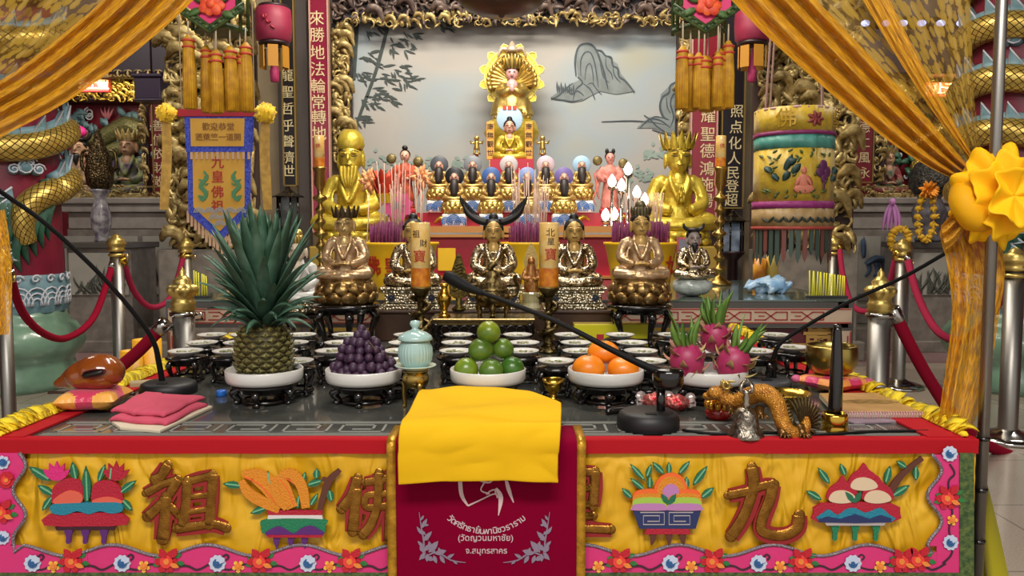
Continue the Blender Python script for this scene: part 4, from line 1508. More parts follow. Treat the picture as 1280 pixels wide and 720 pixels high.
# ---- pink towel on white folder
def quad(name, pts, z0, h, mat, label, cat, bev=.002):
    w = [on(p[0], p[1], z0) for p in pts]
    m = MB()
    m.prism([(p.x, p.y) for p in w], h, (0, 0, z0), ax=((1, 0, 0), (0, 1, 0)))
    o = m.build(name, mat, origin=(w[0].x, w[0].y, z0), bevel=bev)
    return tag(o, label, cat)
quad('folder', [(150, 538), (200, 542), (266, 511), (215, 505), (136, 528)], TZ, .008, M('cream card', 'd3c4ac', .6), 'cream folder lying under the pink towel', 'folder')
t = thing('towel', 'folded pink towel lying on the cream folder', 'towel', (T(200, 520).x, T(200, 520).y, TZ+.008))
for k, (zz, q) in enumerate(((0, [(136, 527), (178, 502), (259, 508), (207, 533)]), (.012, [(138, 522), (180, 498), (256, 505), (204, 529)]))):
    w = [on(p[0], p[1], TZ+.008) for p in q]
    def f(u, v):
        p = w[0].lerp(w[1], v).lerp(w[3].lerp(w[2], v), u)
        e = min(u, v, 1-u, 1-v)
        z = .0115*min(1, e*14+.15)**.5+.0035*noise.noise(Vector((u*4, v*4, k*3)))-(.004 if abs(u-.45-.1*math.sin(v*5)) < .03 and k else 0)
        return (p.x+.004*math.sin(v*7), p.y+.004*math.sin(u*9), TZ+.0085+zz+max(z, .001))
    m = MB()
    m.grid(f, 28, 28)
    o = m.build('fold', PTOWEL, t, world=True)
    md = o.modifiers.new('t', 'SOLIDIFY')
    md.thickness = .006
    md.offset = -1
# ---- blue bottle cap
p = T(277, 495)
m = MB()
m.lathe([(0, 0), (.013, 0), (.014, .002), (.0135, .015), (.012, .017), (0, .0175)], n=32, fl=lambda a, j: 1+(.02*math.cos(16*a) if 0 < j < 4 else 0))
o = m.build('bottle_cap', M('blue plastic', '2468c4', .35), origin=(0, 0, 0))
o.location = (p.x, p.y, TZ)
tag(o, 'small bright blue bottle cap on the table top', 'cap')
# ---- microphones
def mic(label, base, r, h, post, neck, nr, headp, hr, joint=None, bm=MICB):
    p = base
    t = thing('microphone', label, 'microphone', (p.x, p.y, TZ))
    m = MB()
    m.lathe([(0, 0), (r*.97, 0), (r, .004), (r, h*.55), (r*.93, h*.85), (r*.8, h), (0, h)], n=40)
    m.build('base', bm, t)
    m = MB()
    m.box((0, -r*.55, h), (r*.35, r*.2, .004))
    m.build('switch', MICR, t, bevel=.001)
    if post:
        m = MB()
        m.tube(post, .0105, 12)
        m.build('post', BLACK, t, world=True)
    m = MB()
    m.tube(neck, nr, 10, 6)
    m.build('gooseneck', MICR, t, world=True)
    if headp:
        m = MB()
        m.tube(headp, hr, 14, 5)
        m.build('mic_head', MICR, t, world=True)
    if joint:
        m = MB()
        m.lathe(joint[1], joint[0], 28)
        m.build('swivel_joint', BLACK, t, world=True)
    return t
b = T(211, 491)
mic('black desk microphone with gooseneck rising left behind the pink towel', b, .078, .034, None, [Vector((b.x-.022, b.y+.01, TZ+.03)), at(198, 450, b.y), at(193, 430, b.y-.01), at(178, 405, b.y-.03), at(130, 348, b.y-.09), at(60, 282, b.y-.18), at(0, 239, b.y-.25), at(-70, 190, b.y-.33)], [.0085, .008, .0072, .0064, .006, .006, .006, .006], [at(-66, 193, b.y-.325), at(-100, 170, b.y-.36)], [.01, .014])
b = T(810, 535)
jc = at(835, 486, b.y)
mic('black desk microphone at the table front with boom rising left over the mandarins', b, .073, .042, [(at(826, 520, b.y)), at(826, 484, b.y)], [at(826, 466, b.y), at(780, 445, b.y+.02), at(700, 404, b.y+.05), at(640, 380, b.y+.08), at(598, 364, b.y+.1)], [.011, .0075, .0062, .006, .006],
    [at(604, 367, b.y+.097), at(582, 358, b.y+.107), at(566, 349, b.y+.115), at(556, 344, b.y+.12)], [.006, .013, .016, .012], (jc, [(0, 0), (.03, .002), (.036, .012), (.037, .04), (.033, .048), (.0, .05)]))
b = T(952, 480)
mic('slim black microphone with gooseneck arching right beside the singing bowl', b, .088, .02, None, [Vector((at(968, 470, b.y).x, b.y, TZ+.018)), at(967, 448, b.y), at(975, 430, b.y-.01), at(1000, 412, b.y-.03), at(1060, 378, b.y-.09), at(1130, 346, b.y-.16), at(1196, 308, b.y-.22)], [.0075, .007, .0062, .0058, .0055, .0055, .0055],
    [at(1190, 312, b.y-.215), at(1212, 297, b.y-.24)], [.008, .011], bm=M('grey plastic', '3c3d40', .45))
# ---- striker standing in a brass cup
p = T(1043, 538)
t = thing('brass_cup', 'small brass cup holding the upright black striker', 'cup', (p.x, p.y, TZ))
m = MB()
m.lathe([(0, 0), (.03, 0), (.031, .004), (.027, .01), (.029, .016), (.029, .036), (.026, .042), (.023, .042), (.022, .03), (0, .03)], n=32)
m.build('cup', BRASS, t)
t = thing('gong_striker', 'tall tapering black striker standing upright in a small brass cup', 'striker', (p.x, p.y, TZ+.031))
m = MB()
m.tube([(0, 0, 0), (.001, 0, .1), (0, 0, .18), (0, 0, .21)], [.0165, .0145, .011, .0085], 14, 3)
m.build('shaft', BLACK, t)
m = MB()
m.ell((0, 0, .212), (.01, .01, .007), 12, 8)
m.build('tip', BLACK, t)
# ---- singing bowl on cushion
p = T(1040, 488)
t = thing('cushion', 'small pink and orange silk cushion under the brass singing bowl', 'cushion', (p.x, p.y, TZ+.007))
m = MB()
for sg in (1, -1):
    m.grid(lambda u, v: puff(u, v, .078, .02, sg), 20, 20)
for i in range(len(m.f)):
    c = [sum(m.v[j][k] for j in m.f[i])/4 for k in (0, 1)]
    m.m[i] = 1 if (int((c[0]+1)/.045)+int((c[1]+1)/.045)) % 2 else 0
m.build('cover', [M('pink silk', 'cf3f6a', .35, bump=.5, bs=60, dist=.01), M('orange silk', 'e0904a', .35, bump=.4, bs=60, dist=.01)], t)
for a in range(4):
    m = MB()
    q = PI/4+a*PI/2
    m.ell((.098*math.cos(q), .098*math.sin(q), .022), (.016, .016, .012), 10, 7)
    m.build('corner_tuft', M('pink silk tuft', 'c65a80', .5, bump=.8, bs=120), t)
t.rotation_euler = (0, 0, .5)
t = thing('singing_bowl', 'brass singing bowl on the pink and orange cushion', 'bowl', (p.x, p.y+.01, TZ+.0485))
m = MB()
m.lathe([(0, 0), (.045, .0), (.058, .008), (.07, .03), (.073, .05), (.07, .078), (.068, .084), (.0655, .083), (.067, .06), (.066, .03), (.05, .008), (0, .005)], n=48)
m.build('bowl', M('brushed brass', 'a8924f', .28, 1, .1, 12), t)
# ---- books
quad('magazine', [(1022, 519), (1068, 531), (1150, 528), (1100, 512)], TZ, .006, M('lilac paper', '8f7a86', .5, var=.3, vs=20), 'lilac magazine lying partly under the spiral bound book', 'magazine')
w = [on(q[0], q[1], TZ+.008) for q in ((1046, 521), (1156, 521), (1124, 496), (1024, 497))]
t = thing('spiral_book', 'spiral bound book with tan cover beside the right table edge', 'book', (w[0].x, w[0].y, TZ+.0065))
m = MB()
m.prism([(p.x, p.y) for p in w], .012, (0, 0, TZ+.0065), ax=((1, 0, 0), (0, 1, 0)))
m.build('pages', M('cream pages', 'cbbf9f', .6), t, world=True)
m = MB()
m.prism([(p.x, p.y) for p in w], .0015, (0, 0, TZ+.0187), ax=((1, 0, 0), (0, 1, 0)))
m.build('cover', M('tan cover', 'bb9260', .4, h2='a67f4c', vs=14), t, world=True)
m = MB()
c = (w[0]+w[1]+w[2]+w[3])/4
m.prism([(c.x+.07*math.cos(k*PI/12)*(1+.1*math.sin(k*2)), c.y+.028*math.sin(k*PI/12)) for k in range(24)], .0006, (0, 0, TZ+.0203), ax=((1, 0, 0), (0, 1, 0)))
m.build('cover_picture', M('brown cover picture', '6b4f2c', .4, h2='9a7a40', vs=60), t, world=True)
m = MB()
for k in range(34):
    q = w[0].lerp(w[1], (k+.5)/34)
    m.tube([q+Vector((0, -.003+.0075*math.cos(a), .0065+.009*math.sin(a)))-Vector((0, 0, .002)) for a in [j*PI/4 for j in range(9)]], .0012, 5)
m.build('spiral_binding', M('pink wire', 'c490a0', .35, .3), t, world=True)
# ---- vajra bell
p = T(932, 546)
t = thing('hand_bell', 'small ornate silver hand bell with pronged handle', 'bell', (p.x, p.y, TZ))
m = MB()
m.lathe([(.034, .004), (.041, 0), (.042, .003), (.037, .012), (.03, .024), (.027, .042), (.025, .055), (.018, .064), (.008, .068), (0, .068)], n=40, fl=lambda a, j: 1+.012*math.cos(a*12))
m.build('bell_body', M('bell silver', 'a39a8c', .3, 1, .8, 120, h2='6a6056', vs=70), t)
m = MB()
m.lathe([(0, .066), (.007, .068), (.01, .074), (.006, .08), (.009, .088), (.006, .096), (.008, .102), (.004, .106), (0, .107)], n=16)
m.build('handle', M('handle silver', 'a39a8c', .3, 1), t)
for k in range(4):
    a = k*PI/2+.5
    m = MB()
    m.tube([(.004*math.cos(a), .004*math.sin(a), .1), (.017*math.cos(a), .017*math.sin(a), .106), (.016*math.cos(a), .016*math.sin(a), .118), (.002*math.cos(a), .002*math.sin(a), .13)], [.003, .004, .0035, .001], 6, 3)
    m.build('prong', MC['handle silver'], t)
# ---- brass basin, candle pot, candies
p = T(984, 510)
m = MB()
m.lathe([(0, 0), (.04, 0), (.044, .004), (.058, .02), (.066, .036), (.069, .038), (.064, .038), (.055, .022), (.04, .007), (0, .006)], n=40)
o = m.build('brass_basin', BRASS)
o.location = (p.x, p.y+.02, TZ)
tag(o, 'shallow shiny brass basin behind the golden dragon figurine', 'basin')
p = T(898, 523)
t = thing('glass_pot', 'red and gold lobed pot beside the silver bell', 'pot', (p.x, p.y, TZ))
m = MB()
m.lathe([(0, 0), (.026, 0), (.032, .008), (.033, .02), (.026, .03), (0, .031)], n=32)
m.build('red_body', M('red glass', 'a01812', .15, coat=.5), t)
m = MB()
for z, R_, n in ((.035, .025, 10), (.058, .02, 9)):
    for k in range(n):
        a = 2*PI*k/n
        m.tube([(R_*.5*math.cos(a), R_*.5*math.sin(a), z-.012), (R_*1.08*math.cos(a), R_*1.08*math.sin(a), z-.006), (R_*1.1*math.cos(a), R_*1.1*math.sin(a), z+.006), (R_*.5*math.cos(a), R_*.5*math.sin(a), z+.013)], [.004, .008, .008, .003], 7, 3)
m.lathe([(0, .02), (.022, .024), (.023, .045), (.018, .07), (.008, .078), (0, .078)], n=20)
m.build('gold_lobes', M('amber gilt', 'c98a2a', .2, .8, coat=.3), t)
foil = M('red foil', 'b8202c', .2, .7, 1.0, 90, h2='c98a80', vs=60, dist=.006)
for k, (q, lab) in enumerate((((818, 512), 'red foil sweet packet left of the microphone post'), ((845, 514), 'red foil sweet packet right of the microphone post'))):
    p = T(*q)
    t = thing('sweet_packet', lab, 'packet', (p.x, p.y, TZ), 0, 'red foil sweet packets')
    m = MB()
    m.ell((0, 0, .022), (.034, .026, .021), 22, 14)
    m.v = [tuple(Vector(v)*(1+.16*noise.noise(Vector(v)*70+Vector((k*5, 0, 0)))+.0)) for v in m.v]
    m.v = [(x, y, max(z, .0005)) for x, y, z in m.v]
    m.build('foil', foil, t)
    m = MB()
    for sg in (1, -1):
        m.leaf((sg*.028, 0, .024), (sg*.05, 0, .036), .016, (0, 0, .004), 5, .5, (0, -1, .3))
        m.leaf((sg*.028, 0, .02), (sg*.048, -.01, .014), .014, (0, 0, .004), 5, .5, (0, -1, .3))
    m.build('wrapper_twist', M('silver wrapper', 'c9b8b4', .25, .6, .6, 90), t)
p = T(772, 518)
t = thing('pen_clip', 'short black clip lying left of the microphone base', 'clip', (p.x, p.y, TZ))
m = MB()
m.tube([(-.03, -.01, .008), (-.01, 0, .011), (.02, .012, .014)], [.006, .009, .011], 10, 3)
m.build('body', BLACK, t)
m = MB()
m.box((.004, -.006, .018), (.03, .007, .004), rz=.4)
m.build('clip_arm', CHROME, t, bevel=.001)
# ---- golden dragon figurine
p = T(960, 548)
t = thing('dragon_figurine', 'amber gold dragon figurine with finned tail beside the silver bell', 'figurine', (p.x, p.y, TZ))
def D(a, b_, dy=0):
    dy = dy+.01+max(0, (985-a))*.0011
    q_ = at(a, b_-max(0, 985-a)*.09, p.y+dy)
    return Vector((q_.x-p.x, dy, max(q_.z-TZ, .004)))
AMB = M('amber scales', 'c88a2c', .35, .4, .6, 300, h2='a0641a', vs=60, kind='voronoi')
DG = M('dark gilt fins', '5a4a2c', .35, .7, .4, 200)
m = MB()
path = [D(903, 503), D(918, 508, .01), D(936, 500, .01), D(955, 494, .005), D(970, 504, 0), D(976, 522, -.005), D(984, 538, -.005), D(998, 542, 0), D(1007, 532, .005), D(1008, 520, .008)]
m.tube(path, [.016, .019, .022, .022, .02, .018, .017, .017, .013, .004], 14, 5)
m.ell(D(897, 499), (.024, .02, .017), 14, 9)
m.ell(D(886, 504), (.016, .013, .01), 12, 8)
m.build('body', AMB, t, remesh=.0028, smooth=3)
m = MB()
q = cr(path, 4)
for i in range(4, len(q)-4):
    tg = (q[i+1]-q[i-1]).normalized()
    nn = Vector((-tg.z, 0, tg.x))
    if nn.z < 0 and i < 26:
        nn = -nn
    if i >= 22:
        nn = Vector((tg.z, 0, -tg.x)) if (Vector((tg.z, 0, -tg.x)).x > 0) else Vector((-tg.z, 0, tg.x))
    b0 = q[i]+nn*.014
    m.leaf(b0-tg*.004, b0+nn*.016-tg*.008, .005, (0, 0, 0), 4, .2)
m.build('dorsal_spines', DG, t)
m = MB()
for k in range(13):
    a = -.35+k*.21
    b0 = D(1002, 532, .012)
    m.leaf(b0, b0+Vector((.05*math.cos(a)*(1.0), .012, .062*math.sin(a)+.008)), .0055, (.004, 0, .004), 6, .3)
m.build('tail_fin', DG, t)
for (a, b_, dy) in ((980, 550, -.02), (1004, 552, -.014), (952, 526, -.012), (915, 524, -.01)):
    m = MB()
    c = D(a, b_, dy)
    m.tube([c+Vector((0, .016, .02)), c+Vector((-.004, .004, .012)), c+Vector((0, -.004, .006))], [.011, .01, .008], 9, 2)
    for k in range(4):
        a2 = -PI/2+(k-1.5)*.55
        m.tube([c+Vector((0, -.004, .006)), c+Vector((.012*math.cos(a2), .012*math.sin(a2)-.002, .008)), c+Vector((.018*math.cos(a2), .018*math.sin(a2)-.002, .001))], [.004, .0035, .001], 6, 3)
    m.build('claw_foot', M('dark amber gilt', '6a4a22', .3, .7, .4, 150), t)
m = MB()
for k in range(3):
    for sg in (1, -1):
        c = D(908, 492-k*2, sg*.014)
        m.tube([c+Vector((.012*(1-j*.08)*math.cos(j*.7+k), sg*.004*k, .012*(1-j*.08)*math.sin(j*.7+k))) for j in range(10)], .003, 6)
m.build('mane_curls', GOLD, t)
for sg in (1, -1):
    m = MB()
    m.tube([D(900, 491, sg*.008), D(910, 484, sg*.014), D(920, 483, sg*.016)], [.0035, .003, .001], 7, 3)
    m.build('horn', GOLD, t)
    m = MB()
    m.ell(D(891, 496, sg*.014), .0035, 9, 7)
    m.build('eye', WHITE, t)

# ---- cable along the table front
t = thing('cable', 'thin black cable lying along the right front of the table top', 'cable', (T(960, 546).x, T(960, 546).y, TZ))
m = MB()
m.tube([Vector((T(a, b).x, T(a, b).y, TZ+.0045)) for a, b in ((853, 540), (900, 545), (960, 543), (1020, 546), (1090, 542), (1160, 541))], .0032, 6, 5)
m.build('lead', MICR, t, world=True)
# ================================================================ STATUES AT THE BACK OF THE FRONT TABLE
def seated(t, H, z0, skin, robe, hair, style, vox=.013, face=True, hands='lap', hood=None, belly=1.0):
    """cross-legged figure of height H facing the camera, seat plane at local z0"""
    s = H/1.11
    zc_ = z0+.66*s
    HX = Matrix.Translation((0, 0, zc_-.025*s)) @ Matrix.Scale(1.2, 4) @ Matrix.Translation((0, 0, -zc_))
    P0 = lambda x, y, z: Vector((x*s, y*s, z0+z*s))
    P = P0
    PH = lambda x, y, z: Vector((x*s*1.3, y*s*1.3, z0+(.685+(z-.72)*1.22)*s)) if z > .7 else P0(x, y, z)
    m = MB()
    m.tube([P(0, .04, .02), P(0, .04, .2), P(0, .035, .36), P(0, .03, .5), P(0, .03, .6)], [.22*s, .19*s*belly, .165*s*belly, .185*s, .1*s], 14, 3)
    for sg in (1, -1):
        m.ell(P(.17*sg, .035, .55), (.085*s, .08*s, .075*s), 12, 8)
        m.tube([P(.2*sg, .04, .56), P(.265*sg, .03, .42), P(.275*sg, -.02, .3), P(.19*sg, -.14, .245), P(.1*sg, -.19, .23)], [.078*s, .075*s, .078*s, .066*s, .05*s], 10, 3)
        m.tube([P(.09*sg, .02, .1), P(.27*sg, -.06, .1), P(.37*sg, -.13, .085)], [.12*s, .115*s, .09*s], 12, 3)
        m.tube([P(.37*sg, -.13, .08), P(.2*sg, -.24, .075), P(-.05*sg, -.27, .08)], [.088*s, .075*s, .05*s], 10, 3)
        m.tube([P(.06*sg, .0, .66), P(.1*sg, -.1, .56), P(.06*sg, -.155, .42), P(.0, -.17, .3)], [.03*s, .032*s, .03*s, .03*s], 8, 3)
        for k in range(3):
            m.tube([P((.15+.06*k)*sg, -.05-.02*k, .5-.1*k), P((.2+.035*k)*sg, -.09, .36-.06*k), P(.14*sg, -.15-.02*k, .22-.03*k)], [.012*s, .02*s, .014*s], 7, 3)
    m.tube([P(-.3, -.2, .05), P(0, -.3, .045), P(.3, -.2, .05)], [.05*s, .05*s, .05*s], 9, 4)
    m.build('robe', robe, t, remesh=vox*s, smooth=2)
    m = MB()
    m.ell(PH(0, -.055, .53), (.095*s, .095*s, .13*s), 14, 10)
    m.tube([PH(0, .01, .58), PH(0, -.005, .72)], [.07*s, .066*s], 12)
    m.X = HX
    m.ell(PH(0, -.01, .815), (.107*s, .122*s, .14*s), 18, 12)
    m.ell(PH(0, -.04, .76), (.08*s, .085*s, .08*s), 14, 10)
    m.tube([PH(0, -.108, .84), PH(0, -.122, .8), PH(0, -.12, .79)], [.011*s, .017*s, .014*s], 8, 2)
    for sg in (1, -1):
        m.ell(PH(.09*sg, .0, .79), (.017*s, .036*s, .075*s), 10, 8)
        m.ell(PH(.04*sg, -.1, .845), (.032*s, .016*s, .008*s), 8, 6)
    m.ell(PH(0, -.108, .757), (.026*s, .014*s, .009*s), 8, 6)
    m.X = None
    if hands == 'lap':
        for sg in (1, -1):
            m.ell(PH(.05*sg, -.225, .225), (.07*s, .04*s, .026*s), 10, 7)
            for k in range(4):
                m.tube([PH(.02*sg, -.225-.014*k, .235), PH(-.03*sg, -.235-.014*k, .236), PH(-.06*sg, -.23-.014*k, .232)], [.012*s, .011*s, .008*s], 6, 2)
            m.tube([PH(.06*sg, -.22, .24), PH(.02*sg, -.235, .265)], [.014*s, .01*s], 6)
    else:
        for sg in (1, -1):
            m.ell(PH(.03*sg, -.2, .36), (.022*s, .035*s, .06*s), 10, 7)
            for k in range(4):
                m.tube([PH(.025*sg, -.185-.013*k, .4), PH(.016*sg, -.19-.013*k, .46), PH(.012*sg, -.19-.013*k, .49)], [.011*s, .01*s, .007*s], 6, 2)
            m.tube([PH(.03*sg, -.22, .38), PH(.02*sg, -.245, .42)], [.012*s, .009*s], 6)
    m.build('body', skin, t, remesh=vox*s*.8, smooth=2)
    if face:
        m = MB()
        m.X = HX
        for sg in (1, -1):
            m.tube([PH(.018*sg, -.112, .822), PH(.04*sg, -.113, .818), PH(.064*sg, -.096, .826)], [.003*s, .0065*s, .003*s], 6, 3)
            m.tube([PH(.016*sg, -.112, .852), PH(.042*sg, -.108, .862), PH(.07*sg, -.086, .852)], [.003*s, .005*s, .002*s], 6, 3)
        m.tube([PH(-.028, -.112, .757), PH(0, -.121, .755), PH(.028, -.112, .757)], [.002*s, .0045*s, .002*s], 6, 3)
        m.build('face_lines', DARKL, t)
    m = MB()
    m.X = HX
    if style in ('ushnisha', 'horns', 'cap'):
        m.ell(PH(0, .02, .855), (.122*s, .128*s, .116*s), 16, 10)
        m.ell(PH(0, .045, .8), (.112*s, .104*s, .122*s), 14, 9)
        if style != 'cap':
            m.ell(PH(0, .015, .955), (.06*s, .06*s, .055*s), 12, 8)
        k0 = []
        # cut back the cap over the face
        for sg in (1, -1):
            m.tube([PH(.085*sg, -.05, .88), PH(.094*sg, -.02, .82)], [.012*s, .01*s], 6)
        o = m.build('hair', hair, t, remesh=vox*s*.8, smooth=2)
        if style == 'horns':
            m = MB()
            m.X = HX
            for sg in (1, -1):
                m.tube([PH(.06*sg, .0, .9), PH(.15*sg, .0, .93), PH(.24*sg, .01, 1.0), PH(.3*sg, .01, 1.12)], [.045*s, .05*s, .045*s, .006*s], 9, 3)
                for k in range(7):
                    b0 = PH((.14+.024*k)*sg, .0, .94+.02*k)
                    m.leaf(b0, b0+Vector((.02*sg*s*(1+k*.2), 0, (.06+.014*k)*s)), .02*s, (0, 0, 0), 4, .3)
            m.build('winged_hair', hair, t)
        elif style == 'cap':
            m = MB()
            m.X = HX
            for sg in (1, -1):
                m.tube([PH(.07*sg, 0, .93), PH(.12*sg, 0, .97), PH(.13*sg, -.01, 1.02)], [.035*s, .03*s, .012*s], 8, 3)
            m.ell(PH(0, -.02, .93), (.122*s, .11*s, .04*s), 12, 8)
            m.build('hat', hair, t)
            m = MB()
            m.X = HX
            m.ell(PH(0, -.1, .72), (.06*s, .035*s, .05*s), 12, 8)
            m.tube([PH(0, -.12, .7), PH(0, -.13, .62), PH(0, -.12, .55)], [.05*s, .04*s, .01*s], 8, 3)
            m.build('beard', hair, t)
    elif style == 'bald':
        m.ell(PH(0, .03, .87), (.11*s, .11*s, .09*s), 12, 8)
        m.build('scalp', M('shaven grey', '6b5a56', .6), t)
    elif style == 'bun':
        m.ell(PH(0, .015, .86), (.122*s, .128*s, .104*s), 16, 10)
        m.ell(PH(0, .045, .8), (.112*s, .104*s, .122*s), 14, 9)
        m.build('hair', HAIRB, t, remesh=vox*s*.8, smooth=2)
        m = MB()
        m.X = HX
        m.ell(PH(0, .0, .95), (.098*s, .098*s, .06*s), 14, 9)
        m.ell(PH(0, .0, 1.01), (.067*s, .067*s, .06*s), 12, 8)
        for k in range(7):
            a = -PI/2+(k-3)*.35
            m.leaf(PH(.09*math.cos(a), .09*math.sin(a), .9), PH(.1*math.cos(a), .1*math.sin(a), 1.0), .03*s, (0, 0, 0), 5, .3, (math.cos(a), math.sin(a), 0))
        m.build('topknot_crown', hair, t)
    elif style == 'crown':
        m.lathe([(0.107*s, z0+0.891*s), (0.122*s, z0+0.915*s), (0.127*s, z0+0.940*s), (0.110*s, z0+0.952*s), (0, z0+1.001*s)], (0, 0, 0), 22)
        for k in range(14):
            a = k*2*PI/14-PI/2
            m.leaf(PH(.096*math.cos(a), .096*math.sin(a), .88), PH(.14*math.cos(a), .14*math.sin(a), 1.01), .04*s, (0, 0, 0), 5, .3, (math.cos(a), math.sin(a), 0), .5)
        m.build('crown', hair, t)
    elif style == 'beard':
        m.lathe([(0.110*s, z0+0.879*s), (0.128*s, z0+0.915*s), (0.122*s, z0+0.976*s), (0.091*s, z0+1.037*s), (0.049*s, z0+1.062*s), (0, z0+1.062*s)], (0, 0, 0), 18)
        m.ell(PH(0, .03, .84), (.122*s, .11*s, .122*s), 12, 8)
        m.build('headdress', hair, t)
        m = MB()
        m.X = HX
        for k in range(5):
            x = (k-2)*.025
            m.tube([PH(x, -.1, .745), PH(x*1.3, -.135, .68), PH(x*1.1, -.15, .6), PH(x*.5, -.14, .52)], [.018*s, .02*s, .016*s, .004*s], 7, 3)
        m.build('beard', hair, t)
def lotus(mb, r, z0, h, n=12, sq=1.0):
    mb.lathe([(0, z0), (r*.78, z0), (r*.85, z0+h*.12), (r*.7, z0+h*.45), (r*.85, z0+h*.8), (r*.82, z0+h), (0, z0+h)], n=28, sy=sq)
    for row, (zz, up, sc) in enumerate(((.66, 1, 1.0), (.26, -1, 1.05))):
        for k in range(n):
            a = 2*PI*(k+.5*row)/n
            d = r*.84*sc
            mb.ell((d*math.cos(a), d*sq*math.sin(a), z0+h*zz), (r*.13, r*.255, h*.27), 10, 7, rot=(0, 0, a)) if False else mb.ell((d*math.cos(a), d*sq*math.sin(a), z0+h*zz), (r*.12, 3.0*r/n, h*.27), 10, 7, rot=(0, -.4*up, a))
def ped(mb, w, d, z0, h):
    mb.box((0, 0, z0+h*.06), (w, d, h*.12))
    mb.box((0, 0, z0+h*.18), (w*.94, d*.94, h*.12))
    mb.box((0, 0, z0+h*.5), (w*.84, d*.84, h*.5))
    mb.box((0, 0, z0+h*.8), (w*.92, d*.92, h*.14))
    mb.box((0, 0, z0+h*.93), (w, d, h*.14))
YS = 3.46
zr = at(600, 388, 3.33).z
a, b = at(468, 388, 3.33), at(768, 388, 3.33)
t = thing('wooden_riser', 'long brown wooden riser block carrying the three silver robed statues', 'riser', ((a.x+b.x)/2, YS, TZ))
m = MB()
m.box(((a.x+b.x)/2, YS, (TZ+zr)/2-.006), (b.x-a.x, .26, zr-TZ-.012))
m.build('box', WOODD, t, world=True, bevel=.004)
m = MB()
m.box(((a.x+b.x)/2, YS, zr-.006), (b.x-a.x+.02, .28, .012))
m.build('top_board', WOODD, t, world=True, bevel=.003)
for px_, style, lab, hd in ((517, 'ushnisha', 'silver robed seated statue behind the left text candle', 'lap'), (617, 'horns', 'silver robed seated statue with black winged hair in the middle', 'lap'), (717, 'ushnisha', 'silver robed seated statue right of the right text candle', 'lap')):
    x = at(px_, 360, YS).x
    t = thing('seated_statue', lab, 'statue', (x, YS, zr), 0, 'silver robed seated statues on the riser')
    hp = .095
    m = MB()
    ped(m, .27, .2, 0, hp)
    m.build('pedestal', SILVP, t, bevel=.003)
    for sg in (-1, 0, 1):
        m = MB()
        m.star((sg*.085, 0), .017, 8, .7, .006, org=(0, -.084, hp*.5))
        m.ell((sg*.085, -.09, hp*.5), (.007, .004, .007), 8, 6)
        m.build('rosette', M('dark blue enamel', '2a3040', .3) if sg else SILVP, t)
    seated(t, .325, hp, SKINY, SILV, HAIRB, style)
# ---- gilt statues on black round stands at both sides
for px_, style, lab, ym, mt, hm in ((433, 'crown', 'rose gilt seated statue with pointed crown on black stand left of the riser', 3.2, ROSEG, M('dark gilt crown', '5a4a34', .4, .6, .5, 80)), (799, 'bun', 'pale gilt seated statue with tall topknot on black stand right of the riser', 3.2, ROSEG, M('grey gilt', '6f6348', .4, .5, .5, 80))):
    zs = at(px_, 383, ym-.12).z
    x = at(px_, 383, ym).x
    st = thing('round_stand', 'black carved round stand under the %s' % ('crowned gilt statue' if px_ < 600 else 'gilt statue with the topknot'), 'stand', (x, ym, TZ), 0, 'black round stands under the gilt statues')
    h = zs-TZ
    m = MB()
    m.lathe([(0, h), (.128, h), (.135, h-.006), (.13, h-.016), (.11, h-.022), (.108, h-.036), (0, h-.036)], n=40)
    m.build('stand_top', BLACK, st)
    for k in range(5):
        a_ = -PI/2+.3+k*2*PI/5
        d = lambda r, z: (r*math.cos(a_), r*math.sin(a_), z)
        m = MB()
        m.tube([d(.1, h-.03), d(.118, h*.7), d(.1, h*.4), d(.098, h*.15), d(.115, .006)], [.017, .018, .011, .01, .013], 8, 3)
        m.build('leg', BLACK, st)
    m = MB()
    m.lathe([(.085, .03), (.1, .028), (.1, .038), (.085, .04), (.085, .03)], n=32)
    m.build('stretcher_ring', BLACK, st)
    t = thing('gilt_statue', lab, 'statue', (x, ym, zs), 0, 'rose gilt seated statues')
    m = MB()
    lotus(m, .128, 0, .1, 12, .85)
    m.build('lotus_base', M('lotus gilt', 'b3925c', .32, .85, .5, 80, h2='75582e', vs=30), t)
    seated(t, .3, .1, M('gilt face', 'c9aa72', .35, .6) if px_ < 600 else SKINY, mt, hm, style)
# ---- small statues at the outer sides
def crystal(t, r, h):
    m = MB()
    m.ell((0, 0, h*.5), (r, r*.8, h*.52), 22, 14)
    m.v = [tuple(Vector((x, y, max(0.0, z)))*(1+.14*noise.noise(Vector((x, y, z))*40))) for x, y, z in m.v]
    m.v = [(x, y, max(0, z)) for x, y, z in m.v]
    m.build('wrapped_base', M('clear wrap', 'b4bcb6', .15, 0, .8, 60, var=.3, vs=30, coat=.6), t)
z2 = at(640, 375, 3.72).z
x = at(866, 340, 3.95).x
t = thing('small_statue', 'small silver seated statue with black hat beside the right gilt candlestick', 'statue', (x, 3.95, z2))
crystal(t, .1, .1)
seated(t, .27, .09, M('grey face', '9d8d86', .5), SILV, HAIRB, 'cap')
x = at(374, 380, 3.42).x
st = thing('square_stand', 'black square stand under the white robed statue behind the pineapple', 'stand', (x, 3.42, TZ))
m = MB()
hh = at(374, 392, 3.42).z-TZ
m.box((0, 0, hh-.008), (.17, .15, .016))
m.build('stand_top', BLACK, st, bevel=.004)
for sx in (-1, 1):
    for sy in (-1, 1):
        m = MB()
        m.tube([(sx*.07, sy*.06, hh-.01), (sx*.078, sy*.065, hh*.6), (sx*.066, sy*.055, hh*.3), (sx*.075, sy*.065, .004)], [.013, .012, .009, .011], 8, 3)
        m.build('leg', BLACK, st)
t = thing('small_statue', 'white robed seated statue with gold crown behind the pineapple leaves', 'statue', (x, 3.42, TZ+hh))
m = MB()
